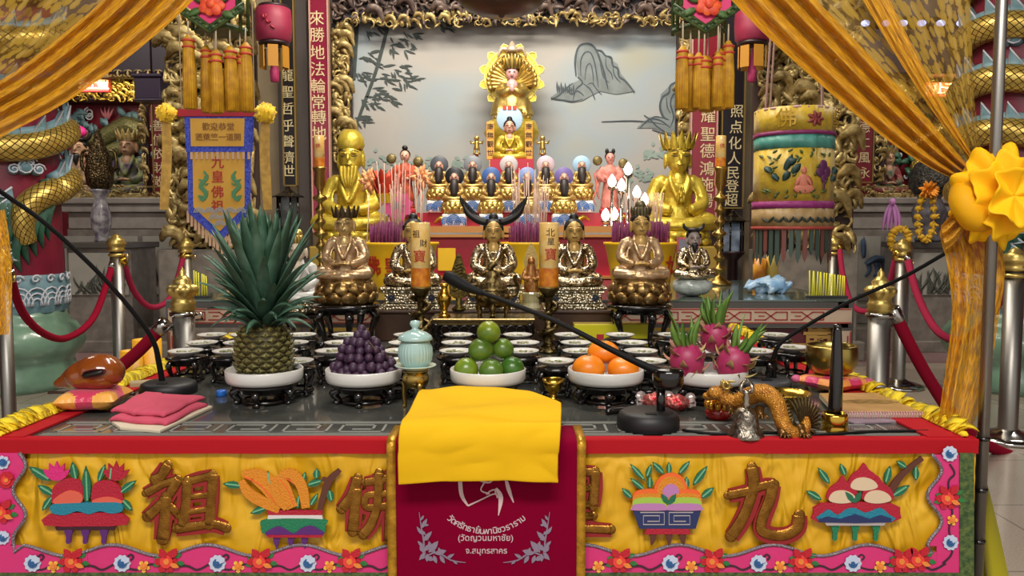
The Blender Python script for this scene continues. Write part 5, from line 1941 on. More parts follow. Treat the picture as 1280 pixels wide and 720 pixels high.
lotus(m, .09, 0, .06, 10)
m.build('lotus_base', SILVP, t)
seated(t, .29, .06, M('pale face', 'cbb9a2', .5), M('white glaze robe', 'c9c7c0', .3, 0, .2, 30, coat=.3), GOLD, 'bun')
# ---- dark bronze candlesticks with printed candles
def text_candle(label, x, y, z, h, r, chars, sz, grp=None):
    t = thing('candle', label, 'candle', (x, y, z), 0, grp)
    m = MB()
    m.lathe([(0, 0), (r, 0), (r, h*.98), (r*.96, h), (r*.85, h), (r*.8, h*.97), (0, h*.96)], n=36)
    mt = M('amber candle glass', 'e7b24a', .2, coat=.4, h2='f0d08a', vs=18)
    m.build('body', mt, t)
    m = MB()
    for i in range(25):
        pass
    m.lathe([(r*1.008, h*.02), (r*1.008, h*.3)], n=36)
    m.build('lower_band', M('honey wax', 'd98a1e', .3, h2='b85a14', vs=40), t)
    m = MB()
    for i, (ch, cx_, zz, s_, c_) in enumerate(chars):
        vs_, fs_ = text_geo(ch, .0, 14)
        m.mi = c_
        out = []
        for vx, vy, vz in vs_:
            th = (cx_+vx*s_)/r
            rr = r*(1.02 if vz <= 0 else 1.06)
            out.append((rr*math.sin(th), -rr*math.cos(th), zz+vy*s_))
        m.add(out, fs_, smooth=False)
    m.build('printed_characters', [M('red print', 'b0261a', .5), M('dark print', '4a2a18', .5)], t)
    m = MB()
    m.tube([(0, 0, h*.95), (0, 0, h*1.02)], .002, 5)
    m.build('wick', DARKL, t)
    return t
def bronze_stick(label, x, y, z, h):
    t = thing('candlestick', label, 'candlestick', (x, y, z), 0, 'dark bronze candlesticks with printed candles')
    m = MB()
    m.lathe([(0, 0), (.05, 0), (.052, .008), (.035, .018), (.02, .03), (.016, .06), (.024, .08), (.014, .1), (.013, h-.05), (.03, h-.02), (.042, h-.004), (.042, h), (0, h)], n=24)
    m.build('stem', BRONZE, t)
    m = MB()
    m.tube([(.03*math.cos(q*.75), .03*math.sin(q*.75), .03+(h-.06)*q/22) for q in range(23)], [.004]+[.011]*20+[.009, .003], 8, 2)
    for k in range(12):
        a = k*1.4
        m.leaf((.03*math.cos(a), .03*math.sin(a), .03+.015*k), (.055*math.cos(a), .055*math.sin(a), .05+.015*k), .009, (0, 0, 0), 4, .3, (0, 0, 1))
    m.build('coiled_dragon', BRONZE, t)
    return t
for px_, lab, ch in ((526, 'left', (('祖', -.012, .2, .03, 1), ('財', .016, .165, .03, 1), ('寶', 0, .115, .05, 0))), (686, 'right', (('北', .004, .205, .034, 1), ('星', .006, .172, .03, 1), ('寶', .006, .122, .05, 0)))):
    yy = 3.03
    zc = at(px_, 359, yy).z
    x = at(px_, 359, yy).x
    bronze_stick('%s dark bronze coiled dragon candlestick under a printed amber candle' % lab, x, yy, TZ, zc-TZ)
    text_candle('amber candle with red and brown characters on the %s bronze candlestick' % lab, x, yy, zc, .245, .037, ch, 1, 'printed amber candles')
# ---- fret stand with the bronze burner and brass vase in the middle
ys = 3.17
zt = at(620, 398, ys-.09).z
a, b = at(541, 398, ys), at(668, 398, ys)
t = thing('incense_table', 'low bronze topped stand with pierced black legs behind the limes', 'stand', ((a.x+b.x)/2, ys, TZ))
w = (b.x-a.x)
m = MB()
m.box((0, 0, zt-TZ-.006), (w, .2, .012))
m.box((0, 0, zt-TZ-.02), (w*.95, .18, .016))
m.build('table_top', M('bronze plate', '8a754c', .25, .9, .2, 60), t, bevel=.003)
for sx in (-1, 1):
    for sy in (-1, 1):
        m = MB()
        x_, y_ = sx*w*.44, sy*.075
        m.tube([(x_, y_, zt-TZ-.02), (x_+sx*.012, y_, (zt-TZ)*.55), (x_-sx*.008, y_, (zt-TZ)*.25), (x_+sx*.006, y_, .005)], [.018, .016, .011, .013], 8, 3)
        m.build('leg', BLACK, t)
m = MB()
for k in range(9):
    x_ = w*(-.36+.09*k)
    m.tube([(x_+.018*math.cos(q*.7), -.085, (zt-TZ)*.62+.018*math.sin(q*.7)) for q in range(10)], .004, 6)
m.tube([(-w*.44, -.085, (zt-TZ)*.45), (w*.44, -.085, (zt-TZ)*.45)], .005, 6)
m.build('pierced_apron', BLACK, t)
x = at(616, 398, ys).x
t = thing('incense_burner', 'ornate tarnished bronze burner with tall lid on the low stand', 'burner', (x, ys, zt))
m = MB()
m.lathe([(0, .035), (.04, .035), (.062, .05), (.07, .07), (.066, .09), (.055, .098), (.062, .104), (.062, .11), (0, .11)], n=28, fl=lambda a, j: 1+.02*math.cos(a*8))
m.build('bowl', BRONZE, t)
m = MB()
m.lathe([(.055, .11), (.052, .125), (.035, .145), (.025, .155), (.028, .165), (.016, .18), (.0, .185)], n=24, fl=lambda a, j: 1+.03*math.cos(a*8))
m.tube([(-.012, 0, .18), (-.006, 0, .2), (.008, 0, .21), (.016, 0, .2)], [.012, .014, .011, .007], 8, 3)
m.build('lid', BRONZE, t)
for k in range(3):
    a_ = -PI/2+k*2*PI/3
    m = MB()
    m.tube([(.05*math.cos(a_), .05*math.sin(a_), .05), (.066*math.cos(a_), .066*math.sin(a_), .03), (.058*math.cos(a_), .058*math.sin(a_), .012), (.066*math.cos(a_), .066*math.sin(a_), .003)], [.014, .014, .009, .012], 8, 3)
    m.build('foot', BRONZE, t)
for sg in (1, -1):
    m = MB()
    m.tube([(sg*.055, 0, .08), (sg*.09, 0, .085), (sg*.1, 0, .12), (sg*.085, 0, .15), (sg*.095, 0, .165)], [.009, .008, .007, .007, .004], 8, 3)
    m.build('handle', BRONZE, t)
x = at(556, 396, ys).x
t = thing('brass_vase', 'slim brass vase standing left of the bronze burner', 'vase', (x, ys-.02, zt))
m = MB()
m.lathe([(0, 0), (.024, 0), (.026, .006), (.015, .014), (.013, .03), (.026, .055), (.029, .075), (.024, .092), (.014, .105), (.013, .118), (.022, .13), (.02, .13), (.01, .12), (0, .1)], n=28)
m.build('body', BRASS, t)
# small flame plaques, crystal figurine
for px_, py_, lab, mt in ((574, 362, 'dark gilt flame shaped plaque left of the middle statue', M('dark gilt flame', '6b5a22', .35, .7, .8, 120, h2='3c3416', vs=60)),):
    yy = 3.36
    z0 = at(px_, py_, yy).z
    p = at(px_, py_, yy)
    t = thing('flame_plaque', lab, 'plaque', (p.x, yy-.02, zr))
    m = MB()
    m.prism([(q.x, q.y) for q in cr([(0, .24, 0), (.025, .18, 0), (.04, .12, 0), (.036, .07, 0), (.016, .05, 0), (-.016, .05, 0), (-.036, .07, 0), (-.04, .12, 0), (-.025, .18, 0)], 4, True)], .012)
    m.build('flame', mt, t, bevel=.003)
    m = MB()
    m.lathe([(0, 0), (.028, 0), (.03, .008), (.014, .02), (.012, .052), (0, .052)], (0, -.006, 0), 20)
    m.build('foot', mt, t)
    m = MB()
    for k in range(9):
        m.tube([(.022*math.cos(q)*(1-k*.05), -.015, .09+.013*k+.006*math.sin(q*2)) for q in (0, .8, 1.6, 2.4, 3.1)], .0035, 5)
    m.build('relief', mt, t)
p = at(662, 352, 3.3)
t = thing('crystal_figurine', 'small amber crystal figurine with pointed halo left of the right candle', 'figurine', (at(664, 350, 3.36).x, 3.36, zr))
m = MB()
m.lathe([(0, 0), (.038, 0), (.04, .01), (.034, .03), (.038, .07), (.03, .078), (0, .08)], n=14, smooth=False)
m.build('crystal_base', M('crystal', 'cfc6a0', .08, 0, coat=.8, h2='b0a878', vs=20), t)
m = MB()
m.tube([(0, 0, .075), (0, 0, .12), (0, 0, .17), (0, -.004, .2)], [.034, .03, .022, .012], 12, 3)
m.ell((0, -.004, .205), (.017, .017, .02), 12, 8)
for sg in (1, -1):
    m.tube([(sg*.022, 0, .17), (sg*.034, -.01, .135), (sg*.01, -.03, .13)], [.01, .01, .007], 8, 3)
m.build('figure', M('amber crystal', 'b98a3a', .15, .4, .5, 120, h2='8a3a1a', vs=50, coat=.5), t, remesh=.003)
m = MB()
m.prism([(q.x, q.y) for q in cr([(0, .28, 0), (.022, .24, 0), (.03, .2, 0), (.02, .165, 0), (-.02, .165, 0), (-.03, .2, 0), (-.022, .24, 0)], 4, True)], .006, (0, .022, 0))
m.build('halo', M('pale gilt halo', 'bfa568', .3, .7, .5, 120), t)
# yellow carton
p0, p1 = at(716, 404, 3.28), at(816, 433, 3.2)
t = thing('carton', 'bright yellow carton with red stripe behind the mandarins', 'box', ((p0.x+p1.x)/2, 3.28, TZ))
m = MB()
hc = p0.z-TZ
m.box((0, -.005, hc/2), (p1.x-p0.x-.005, .075, hc))
m.build('box', M('acid yellow card', 'd9d01e', .45), t, bevel=.002)
m = MB()
m.box((-.05, -.0432, hc*.3), (.03, .0012, hc*.4))
m.build('red_patch', REDP, t)
m = MB()
m.box((0, -.0045, hc+.0008), (p1.x-p0.x-.004, .07, .0016))
m.build('lid_flap', M('gilt card', 'b39a4a', .4, .3), t)
# ================================================================ SECOND TABLE
YA, YE = 3.72, 5.2
XA, XB = at(207, 375, YA).x, at(1068, 375, YA).x
t = thing('fretwork_table', 'wide second table with red and cream fretwork frame and dark glass top', 'table', (0, (YA+YE)/2, 0))
m = MB()
m.box(((XA+XB)/2, (YA+YE)/2, z2-.004), (XB-XA, YE-YA, .008))
m.build('glass_top', M('green black glass', '5d6a62', .08, 0, .1, 8, h2='4c554e', vs=3, coat=.5), t, world=True)
m = MB()
GREYP = M('grey lacquer frame', '4d4a47', .4)
m.box(((XA+XB)/2, YA+.02, z2-.07), (XB-XA, .04, .12))
m.box(((XA+XB)/2, YE-.02, z2-.07), (XB-XA, .04, .12))
for x in (XA+.05, XB-.05):
    m.box((x, (YA+YE)/2, z2-.07), (.05, YE-YA, .12))
m.build('apron', GREYP, t, world=True)
for x in (XA+.045, XB-.045):
    for y in (YA+.045, YE-.045):
        m = MB()
        m.box((x, y, (z2-.13)/2), (.09, .09, z2-.13))
        m.build('leg', GREYP, t, world=True, bevel=.004)
m = MB()
rx = .055
def ribbon(mb, pts, w):
    for i in range(len(pts)-1):
        (x0_, z0_), (x1_, z1_) = pts[i], pts[i+1]
        L = math.hypot(x1_-x0_, z1_-z0_)
        mb.box(((x0_+x1_)/2, YA-.002, (z0_+z1_)/2), (L+w*.6, .005, w), rot=(0, -math.atan2(z1_-z0_, x1_-x0_), 0))
m.mi = 0
m.box(((XA+XB)/2, YA+.0005, z2-.075), (XB-XA-.02, .004, .072))
for x in (XA+.045, XB-.045):
    m.box((x, YA+.0005, (z2-.14)/2), (.07, .004, z2-.15))
m.mi = 1
zc_ = z2-.075
for zz in (zc_-.032, zc_+.032):
    ribbon(m, [(XA+.015, zz), (XB-.015, zz)], .006)
x = XA+.03
while x < XB-.2:
    ribbon(m, [(x, zc_-.018), (x+.05, zc_-.018), (x+.1, zc_+.018), (x+.15, zc_+.018)], .006)
    ribbon(m, [(x, zc_+.018), (x+.05, zc_+.018), (x+.1, zc_-.018), (x+.15, zc_-.018)], .006)
    ribbon(m, [(x+.152, zc_-.018), (x+.152, zc_+.018)], .006)
    ribbon(m, [(x+.02, zc_), (x+.045, zc_)], .005)
    x += .17
for x in (XA+.045, XB-.045):
    for d in (-.031, .031):
        ribbon(m, [(x+d, .06), (x+d, z2-.15)], .006)
    z = z2-.17
    while z > .2:
        ribbon(m, [(x-.018, z), (x-.018, z-.05), (x+.018, z-.09), (x+.018, z-.13)], .006)
        ribbon(m, [(x+.018, z), (x+.018, z-.05), (x-.018, z-.09), (x-.018, z-.13)], .006)
        ribbon(m, [(x-.018, z-.145), (x+.018, z-.145)], .006)
        z -= .16
m.build('fretwork', [M('cream ground', 'c2ab93', .5), M('brick red line', '9c3b34', .5)], t, world=True)
m = MB()
xb0, xb1 = at(975, 400, YA+.03).x, at(1052, 400, YA+.03).x
m.box(((xb0+xb1)/2-.1, YA+.06, z2-.24), (xb1-xb0+.2, .02, .2))
m.build('red_panel', M('dark red panel', '5f1822', .45), t, world=True)
m = MB()
m.text('夀', .16, at(1024, 415, YA+.045), d=.006, bold=.02)
m.box(((xb0+xb1)/2, YA+.045, at(1000, 433, YA+.045).z), (.24, .012, .03))
m.build('gilt_emblem', M('wood gilt emblem', 'b88f4a', .45, .3), t, world=True)
# ---- yellow incense pots with characters and purple incense
def stick_bundle(mb, cx, cy, z0, n, rx_, ry_, h0, h1, r, seed, lean=.05):
    rd = random.Random(seed)
    for i in range(n):
        a, q = rd.uniform(0, 6.28), math.sqrt(rd.random())
        x_, y_ = rx_*q*math.cos(a), ry_*q*math.sin(a)
        h = rd.uniform(h0, h1)
        mb.tube([(cx+x_, cy+y_, z0), (cx+x_*(1+lean*6*h)+rd.uniform(-lean, lean)*h, cy+y_, z0+h)], r, 5)
PURP = M('purple incense', '84335f', .7, h2='6b2450', vs=60)
PALE = M('pale incense', 'd8b8a4', .7)
for px_, w_, chars, lab in ((501, .205, ('佛', '皇'), 'yellow incense pot behind the left printed candle'), (662, .16, (), 'yellow incense pot behind the middle statue'), (801, .2, ('', '九'), 'yellow incense pot behind the gilt statue with the topknot')):
    yy = 4.35
    x = at(px_, 340, yy).x
    hp = at(px_, 303, yy-.1).z-z2
    t = thing('incense_pot', lab, 'pot', (x, yy, z2), 0, 'large yellow incense pots')
    m = MB()
    m.lathe([(0, 0), (w_*.72, 0), (w_*.76, .01), (w_*.86, hp*.5), (w_*.97, hp*.93), (w_*1.02, hp*.95), (w_*1.02, hp), (w_*.93, hp), (w_*.9, hp*.85), (0, hp*.85)], n=48)
    m.build('body', YPAINT, t)
    if chars:
        m = MB()
        th0_ = (-.72, -.1) if px_ < 600 else (0, .85)
        for k, ch in enumerate(chars):
            if not ch:
                continue
            vs_, fs_ = text_geo(ch, .0, 14)
            out = []
            for vx, vy, vz in vs_:
                th = th0_[k]+vx*.11/w_
                zz = hp*.5+vy*.11
                rr = lerp(w_*.76, w_*.97, zz/hp)*1.03+(.006 if vz > 0 else 0)
                out.append((rr*math.sin(th), -rr*math.cos(th), zz))
            m.add(out, fs_, smooth=False)
        m.build('red_character', M('red enamel', 'b5281a', .4), t)
    m = MB()
    m.lathe([(0, hp*.86), (w_*.9, hp*.86)], n=32)
    m.build('ash', M('ash', '9a928a', .9, bump=.5, bs=80), t)
    m = MB()
    stick_bundle(m, x, yy, z2+hp*.87, 150 if w_ > .18 else 90, w_*.8, w_*.7, .11, .15, .0042, int(px_), .0)
    m.mi = 1
    stick_bundle(m, x, yy, z2+hp*.87, 26 if w_ > .18 else 34, w_*.55, w_*.4, .3, .48 if px_ < 700 else .3, .0024, int(px_)+1, .06)
    o = m.build('incense_sticks', [PURP, PALE], origin=(x, yy, z2+hp*.87))
    tag(o, 'dense purple stubs and tall pale sticks of incense in the %s' % lab, 'incense', kind='stuff')
# ---- tall brass candlesticks with candles
for px_, lab in ((401, 'left'), (899, 'right')):
    yy = 4.75
    zc = at(px_, 209, yy).z
    x = at(px_, 300, yy).x
    t = thing('tall_candlestick', 'tall knopped brass candlestick %s of the mural' % lab, 'candlestick', (x, yy, z2), 0, 'tall brass candlesticks')
    h = zc-z2
    pr = [(0, 0), (.075, 0), (.078, .012), (.05, .03), (.025, .05)]
    z = .07
    k = 0
    while z < h-.16:
        r = .03 if k % 3 else .042
        pr += [(.014, z), (r, z+.018), (r, z+.03), (.014, z+.048)]
        z += .07
        k += 1
    pr += [(.018, h-.13), (.034, h-.1), (.03, h-.03), (.04, h-.01), (.04, h), (0, h)]
    m = MB()
    m.lathe(pr, n=24)
    m.build('stem', DBRASS, t)
    text_candle('pale candle with yellow lower half on the %s tall brass candlestick' % lab, x, yy, zc, at(px_, 170, yy).z-zc, .03, (('佛', 0, .12, .03, 0),), 1, 'pale candles on tall candlesticks')
# ---- right side of the second table: candles, bag, sticks
for px_, h, r, lab, mt in ((949, .15, .04, 'squat amber candle beside the taller yellow candle', M('amber wax', 'e0a63a', .35, h2='c9762a', vs=20)), (965, .25, .036, 'taller yellow candle on the second table', M('yellow wax', 'f2c42e', .35, h2='f0dc80', vs=8))):
    p = at(px_, 352, 4.95)
    t = thing('pillar_candle', lab, 'candle', (p.x, 4.95, z2))
    m = MB()
    m.lathe([(0, 0), (r, 0), (r, h), (r*.9, h), (r*.85, h-.006), (0, h-.008)], n=28)
    m.build('wax', mt, t)
    m = MB()
    m.tube([(0, 0, h-.01), (.001, 0, h+.012)], .002, 5)
    m.build('wick', DARKL, t)
p = on(960, 366, z2)
t = thing('plastic_bag', 'crumpled translucent blue plastic bag on the second table', 'bag', (p.x, p.y, z2))
m = MB()
m.ell((0, 0, .04), (.12, .08, .04), 36, 22)
m.v = [tuple(Vector(v)+Vector((1, .7, .9))*(.035*noise.noise(Vector(v)*18)+.016*noise.noise(Vector(v)*50))) for v in m.v]
m.v = [(x_, y_, max(.0, z_)) for x_, y_, z_ in m.v]
m.build('film', M('blue plastic film', '6f9cc4', .25, 0, .6, 60, h2='9fb8cc', vs=14, coat=.4), t)
for px0, px1, n, lab in ((1012, 1055, 16, 'thin yellow incense stick in the row at the right end of the second table'), (243, 259, 6, 'thin yellow incense stick in the short row at the left end of the second table')):
    yy = 3.83
    pr = None
    xa, xb = at(px0, 370, yy).x, at(px1, 370, yy).x
    t = thing('stick_rack', 'low dark rack holding the yellow sticks at the %s end of the second table' % ('right' if px0 > 600 else 'left'), 'rack', ((xa+xb)/2, yy, z2))
    m = MB()
    m.box((0, 0, .006), (xb-xa+.03, .03, .012))
    m.build('bar', M('dark rack', '2a2a28', .5), t, bevel=.002)
    rd = random.Random(px0)
    for k in range(n):
        m = MB() if pr is None else m
        x_ = lerp(xa, xb, k/(n-1))
        if pr is None:
            m.tube([(0, 0, 0), (0, 0, .105)], [.0035, .003], 6)
            pr = m.build('incense_stick', M('lemon stick', 'e8e23a', .5))
            o = pr
        else:
            o = pr.copy()
            COL.objects.link(o)
        o.location = (x_, yy+rd.uniform(-.004, .004), z2+.012)
        o.scale = (1, 1, lerp(1.15, .9, k/(n-1)))
        o.rotation_euler = (rd.uniform(-.03, .03), rd.uniform(-.04, .04), 0)
        tag(o, lab, 'incense', 'yellow sticks in the %s rack' % ('right' if px0 > 600 else 'left'))
# ================================================================ MAIN ALTAR BEHIND
YC = 5.6
za = at(640, 284, YC).z
t = thing('main_altar', 'stepped red main altar with gold mouldings below the figurines', 'altar', (0, 6.1, 0))
RL = M('altar red', 'b01c34', .4)
m = MB()
m.box((0, 6.09, za/2-.03), (1.88, .94, za-.06))
m.build('lower_body', RL, t, world=True)
m = MB()
for zz, w in ((za-.015, .05), (za-.06, .02), (za-.35, .02)):
    m.box((0, YC+.0, zz), (1.92, .06, w*.9))
m.build('gold_moulding', M('altar moulding', 'c78a4a', .4, .3), t, world=True)
zb2, zb3 = at(640, 266, 6.0).z, at(640, 200, 6.35).z
m = MB()
m.box((0, 6.27, (za+zb2)/2), (1.84, .58, zb2-za))
m.build('upper_tier', RL, t, world=True)
m = MB()
m.box((.0, 6.4, (zb2+zb3)/2), (.34, .3, zb3-zb2))
m.build('top_tier', RL, t, world=True)
m = MB()
for sx in (-1, 1):
    for k in range(2):
        x_ = sx*(.48+.3*k)
        m.tube([(x_-.1, YC+.385, za+.03), (x_-.05, YC+.38, za+.07), (x_, YC+.38, za+.04), (x_+.05, YC+.38, za+.08), (x_+.1, YC+.38, za+.05)], [.008, .02, .022, .018, .006], 8, 3)
m.build('gold_dragons', GOLDP, t, world=True)
for k, (x0_, x1_) in enumerate(((548, 570), (628, 652))):
    m = MB()
    p0, p1 = at(x0_, 310, YC), at(x1_, 338, YC)
    m.box(((p0.x+p1.x)/2, YC-.034, (p0.z+p1.z)/2), (p1.x-p0.x, .004, p0.z-p1.z))
    m.build('yellow_paper', M('yellow paper', 'f4c21c', .6), t, world=True)
# figurines on lotus stands
ROBED = M('dark brown robe', '2a2220', .5)
GOLDR = M('old gold robe', 'b08f50', .4, .6)
FSKIN = M('pink face', 'd2a08c', .5)
WAVE = M('wave blue', '3f74b8', .45)
def halo_disc(t, r, z, y, mat):
    m = MB()
    m.lathe([(0, 0), (r*.94, 0), (r, .004), (r, .008), (r*.94, .012), (0, .012)], (0, y, z), 32, rot=(PI/2, 0, 0))
    m.build('halo', mat, t)
mk = thing('monk_figurine', 'x', 'figurine', (0, 0, 0), 0, 'robed figurines on gold lotus stands')
m = MB()
m.box((0, 0, .045), (.17, .14, .09))
m.build('wave_block', WHITE, mk, bevel=.01)
m = MB()
for cx_ in (-.055, 0, .055):
    for k in range(4):
        rr = .05-.011*k
        m.tube([(min(.085, max(-.085, cx_+rr*math.cos(a_))), -.0715-.002*(cx_ == 0), .012+(.018 if cx_ == 0 else 0)+rr*math.sin(a_)*1.1) for a_ in [PI*j/8 for j in range(9)]], .0038, 5)
m.build('wave_lines', WAVE, mk)
m = MB()
lotus(m, .098, .09, .1, 11, .85)
m.build('lotus', GOLD, mk)
seated(mk, .225, .185, FSKIN, GOLDR, ROBED, 'bald', vox=.018, face=True)
m = MB()
m.tube([(0, -.01, .33), (0, -.03, .28), (0, -.045, .215)], [.028, .034, .02], 10, 3)
m.build('dark_stole', ROBED, mk)
halo_disc(mk, .068, .36, .03, M('halo slate', '4b4f58', .4))
HAL = [M('halo ' + n_, c_, .4) for n_, c_ in (('slate', ''), ('grey', '8f9399'), ('pearl', 'c9bfc4'), ('rose', 'c8b0bc'), ('sky', '9dbfdc'), ('black', '17171c'), ('blue', '3d5f9c'), ('violet', '7a6ca8'), ('navy', '5a6fb0'))] if False else None
HN = (('grey', '7c8088'), ('pearl', 'bdb4b8'), ('rose', 'c4b0bc'), ('sky', '9dbfdc'), ('black', '17171c'), ('blue', '3d5f9c'), ('navy', '7f93c8'), ('violet', '6f60a0'))
spots = [(549, 6.02, zb2, None, 'slate', 'leftmost in the back row'), (591, 6.02, zb2, 0, 'grey', 'second from left in the back row'), (636, 6.02, zb2, 1, 'pearl', 'in the middle of the back row'), (682, 6.02, zb2, 2, 'pinkish', 'second from right in the back row'), (727, 6.02, zb2, 3, 'sky blue', 'rightmost in the back row'),
         (568, 5.78, za+.005, 4, 'black', 'leftmost in the front row'), (614, 5.78, za+.005, 5, 'blue', 'second from left in the front row'), (659, 5.78, za+.005, 6, 'pale navy', 'second from right in the front row'), (705, 5.78, za+.005, 7, 'violet', 'rightmost in the front row')]
for px_, yy, zz, hi, nm, pos in spots:
    x = at(px_, 250, yy).x
    lab = 'dark robed altar figurine with %s halo, %s' % (nm, pos)
    if hi is None:
        mk.location = (x, yy, zz)
        mk['label'] = lab
    else:
        o = dup(mk, (x, yy, zz), 0, lab)
        repaint(o, 'halo', M('halo '+HN[hi][0], HN[hi][1], .4))
# two small gold children on posts
for px_, lab in ((596, 'left'), (678, 'right')):
    yy = 6.2
    p = at(px_, 192, yy)
    t = thing('gold_child', 'tiny gold standing child figurine on a thin post %s of the seated deity' % lab, 'figurine', (p.x, yy, zb2))
    h = p.z-zb2
    m = MB()
    m.lathe([(0, 0), (.03, 0), (.03, .01), (.012, .02), (.012, h-.01), (.03, h-.005), (.03, h), (0, h)], n=16)
    m.build('post', GOLD, t)
    m = MB()
    m.ell((0, 0, h+.115), (.022, .022, .025), 12, 8)
    m.tube([(0, 0, h+.035), (0, 0, h+.09)], [.022, .02], 10)
    for sg in (1, -1):
        m.tube([(sg*.012, 0, h+.045), (sg*.016, 0, h+.02), (sg*.016, -.005, h)], [.012, .01, .01], 8)
        m.tube([(sg*.018, 0, h+.085), (sg*.042, -.01, h+.075), (sg*.05, -.02, h+.1)], [.009, .008, .006], 8)
    m.build('figure', GOLD, t, remesh=.004)
# seated deity with round halo
yy = 6.4
x = at(637, 200, yy).x
t = thing('seated_deity', 'black haired seated deity in gold robe with round pale halo at the altar centre', 'statue', (x, yy, zb3))
seated(t, .36, .0, FSKIN, GOLDP, HAIRB, 'ushnisha', vox=.016)
halo_disc(t, .105, .33, .06, M('pale sky halo', 'a8c4dc', .4))
m = MB()
for k in range(3):
    m.box((-.04+.04*k, .045, .42), (.03, .006, .03))
m.build('red_seal_blocks', VERM, t)
for px_ in (613, 661):
    p = at(px_, 175, 6.42)
    tt = thing('plaque', 'narrow orange plaque with dark characters %s of the seated deity' % ('left' if px_ < 640 else 'right'), 'plaque', (p.x, 6.42, zb2))
    zt_ = at(px_, 152, 6.42).z-zb2
    m = MB()
    m.box((0, 0, zt_-.15), (.06, .012, .3))
    m.build('panel', M('orange card', 'e0a040', .5), tt, bevel=.003)
    m = MB()
    m.box((0, .004, (zt_-.3)/2), (.02, .01, zt_-.3))
    m.box((0, .004, .006), (.09, .05, .012))
    m.build('foot', GOLDP, tt)
    m = MB()
    for k, ch in enumerate('南無觀世'):
        m.text(ch, .055, (0, -.006, zt_-.045-.068*k), d=.002, bold=.01)
    m.build('characters', DARKL, tt)
# standing goddess with petal halo
yy = 6.85
x = at(640, 150, yy).x
zg = at(640, 152, yy).z
t = thing('standing_goddess', 'gilded standing goddess with large yellow petal halo in front of the mural', 'statue', (x, yy, 0))
m = MB()
m.lathe([(0, 0), (.26, 0), (.26, .1), (.2, .16), (.18, zg-.2), (.24, zg-.1), (.2, zg), (0, zg)], n=28)
m.build('pedestal', GOLDP, t)
m = MB()
lotus(m, .17, zg, .09, 10)
m.build('lotus', GOLD, t)
G = lambda px_, py_, dy=0: Vector((at(px_, py_, yy).x-x, dy, at(px_, py_, yy).z))
m = MB()
m.tube([G(640, 146), G(640, 130), G(640, 112), G(640, 104)], [.14, .115, .09, .075], 16, 3)
for sg in (1, -1):
    m.tube([G(640+9*sg, 106), G(640+15*sg, 116, -.02), G(640+9*sg, 118, -.09), G(640+2*sg, 113, -.11)], [.045, .05, .04, .025], 10, 3)
    m.tube([G(640+13*sg, 118), G(640+18*sg, 132), G(640+20*sg, 146)], [.035, .045, .05], 10, 3)
    for k in range(4):
        m.tube([G(640+(3+3*k)*sg, 116, -.08), G(640+(4+4*k)*sg, 132, -.1+.01*k), G(640+(3+5*k)*sg, 147, -.11)], [.012, .02, .016], 7, 3)
m.build('robe', GOLD, t, remesh=.012)
m = MB()
m.tube([G(640, 106), G(640, 100)], [.035, .03], 10)
m.ell(G(640, 92, -.01), (.052, .055, .066), 16, 11)
m.ell(G(640, 95, -.065), (.01, .014, .016), 8, 6)
m.ell(G(640, 108, -.06), (.05, .04, .05), 10, 8)
m.ell(G(640, 113, -.125), (.024, .02, .035), 10, 7)
m.build('face_and_hands', M('rose face', 'd8a4a4', .45), t, remesh=.006)
m = MB()
for sg in (1, -1):
    m.ell(G(640+2.8*sg, 91.5, -.062), (.012, .006, .004), 8, 6)
m.ell(G(640, 98, -.062), (.012, .006, .004), 8, 6)
m.build('face_lines', DARKL, t)
m = MB()
m.lathe([(.06, 0), (.075, .02), (.07, .06), (.04, .1), (0, .12)], tuple(G(640, 86)), 18)
for k in range(7):
    a_ = -PI/2+(k-3)*.4
    c = G(640, 87)
    m.leaf(c+Vector((.065*math.cos(a_), .065*math.sin(a_), 0)), c+Vector((.085*math.cos(a_), .085*math.sin(a_), .12)), .028, (0, 0, 0), 5, .3, (math.cos(a_), math.sin(a_), 0))
m.build('crown', GOLD, t)
m = MB()
for k in range(18):
    a_ = -.3+k*(PI+.6)/17
    c = G(640, 103, .03)
    m.tube([c, c+Vector((.1*math.cos(a_), .0, .1*math.sin(a_))), c+Vector((.19*math.cos(a_+.1), -.02, .16*math.sin(a_+.1)+.02))], [.022, .018, .016], 7, 2)
    m.ell(c+Vector((.2*math.cos(a_+.1), -.02, .17*math.sin(a_+.1)+.02)), (.018, .014, .022), 8, 6)
m.build('many_arms', GOLD, t)
hc = G(640, 94, .1)
m = MB()
HY = M('halo yellow', 'd9bc22', .4, .1)
for k in range(12):
    a_ = k*PI/6+PI/12
    pts = []
    for q, w_ in ((.6, .15), (.8, .14), (.93, .1), (1.0, 0), (.93, -.1), (.8, -.14), (.6, -.15)):
        pts.append((.285*(q*math.cos(a_)-w_*math.sin(a_)), .285*(q*math.sin(a_)+w_*math.cos(a_))))
    m.prism(pts, .012+.0005*k, tuple(hc))
m.prism([(.235*math.cos(k*PI/24), .235*math.sin(k*PI/24)) for k in range(48)], .02, tuple(hc))
m.build('halo_petals', HY, t)
m = MB()
for r_ in (.2, .235):
    m.tube([hc+Vector((r_*math.cos(k*PI/24), -.022, r_*math.sin(k*PI/24))) for k in range(49)], .006, 6)
for k in range(12):
    a_ = k*PI/6+PI/12
    m.tube([hc+Vector((.285*(q*math.cos(a_)-w_*math.sin(a_)), -.017, .285*(q*math.sin(a_)+w_*math.cos(a_)))) for q, w_ in ((.72, .15), (.8, .145), (.93, .1), (1.0, 0), (.93, -.1), (.8, -.145), (.72, -.15))], .006, 6)
m.build('halo_outline', M('halo edge', 'f2e48a', .4), t)
m = MB()
m.prism([(.185*math.cos(k*PI/24), .185*math.sin(k*PI/24)) for k in range(48)], .012, tuple(hc+Vector((0, -.019, 0))))
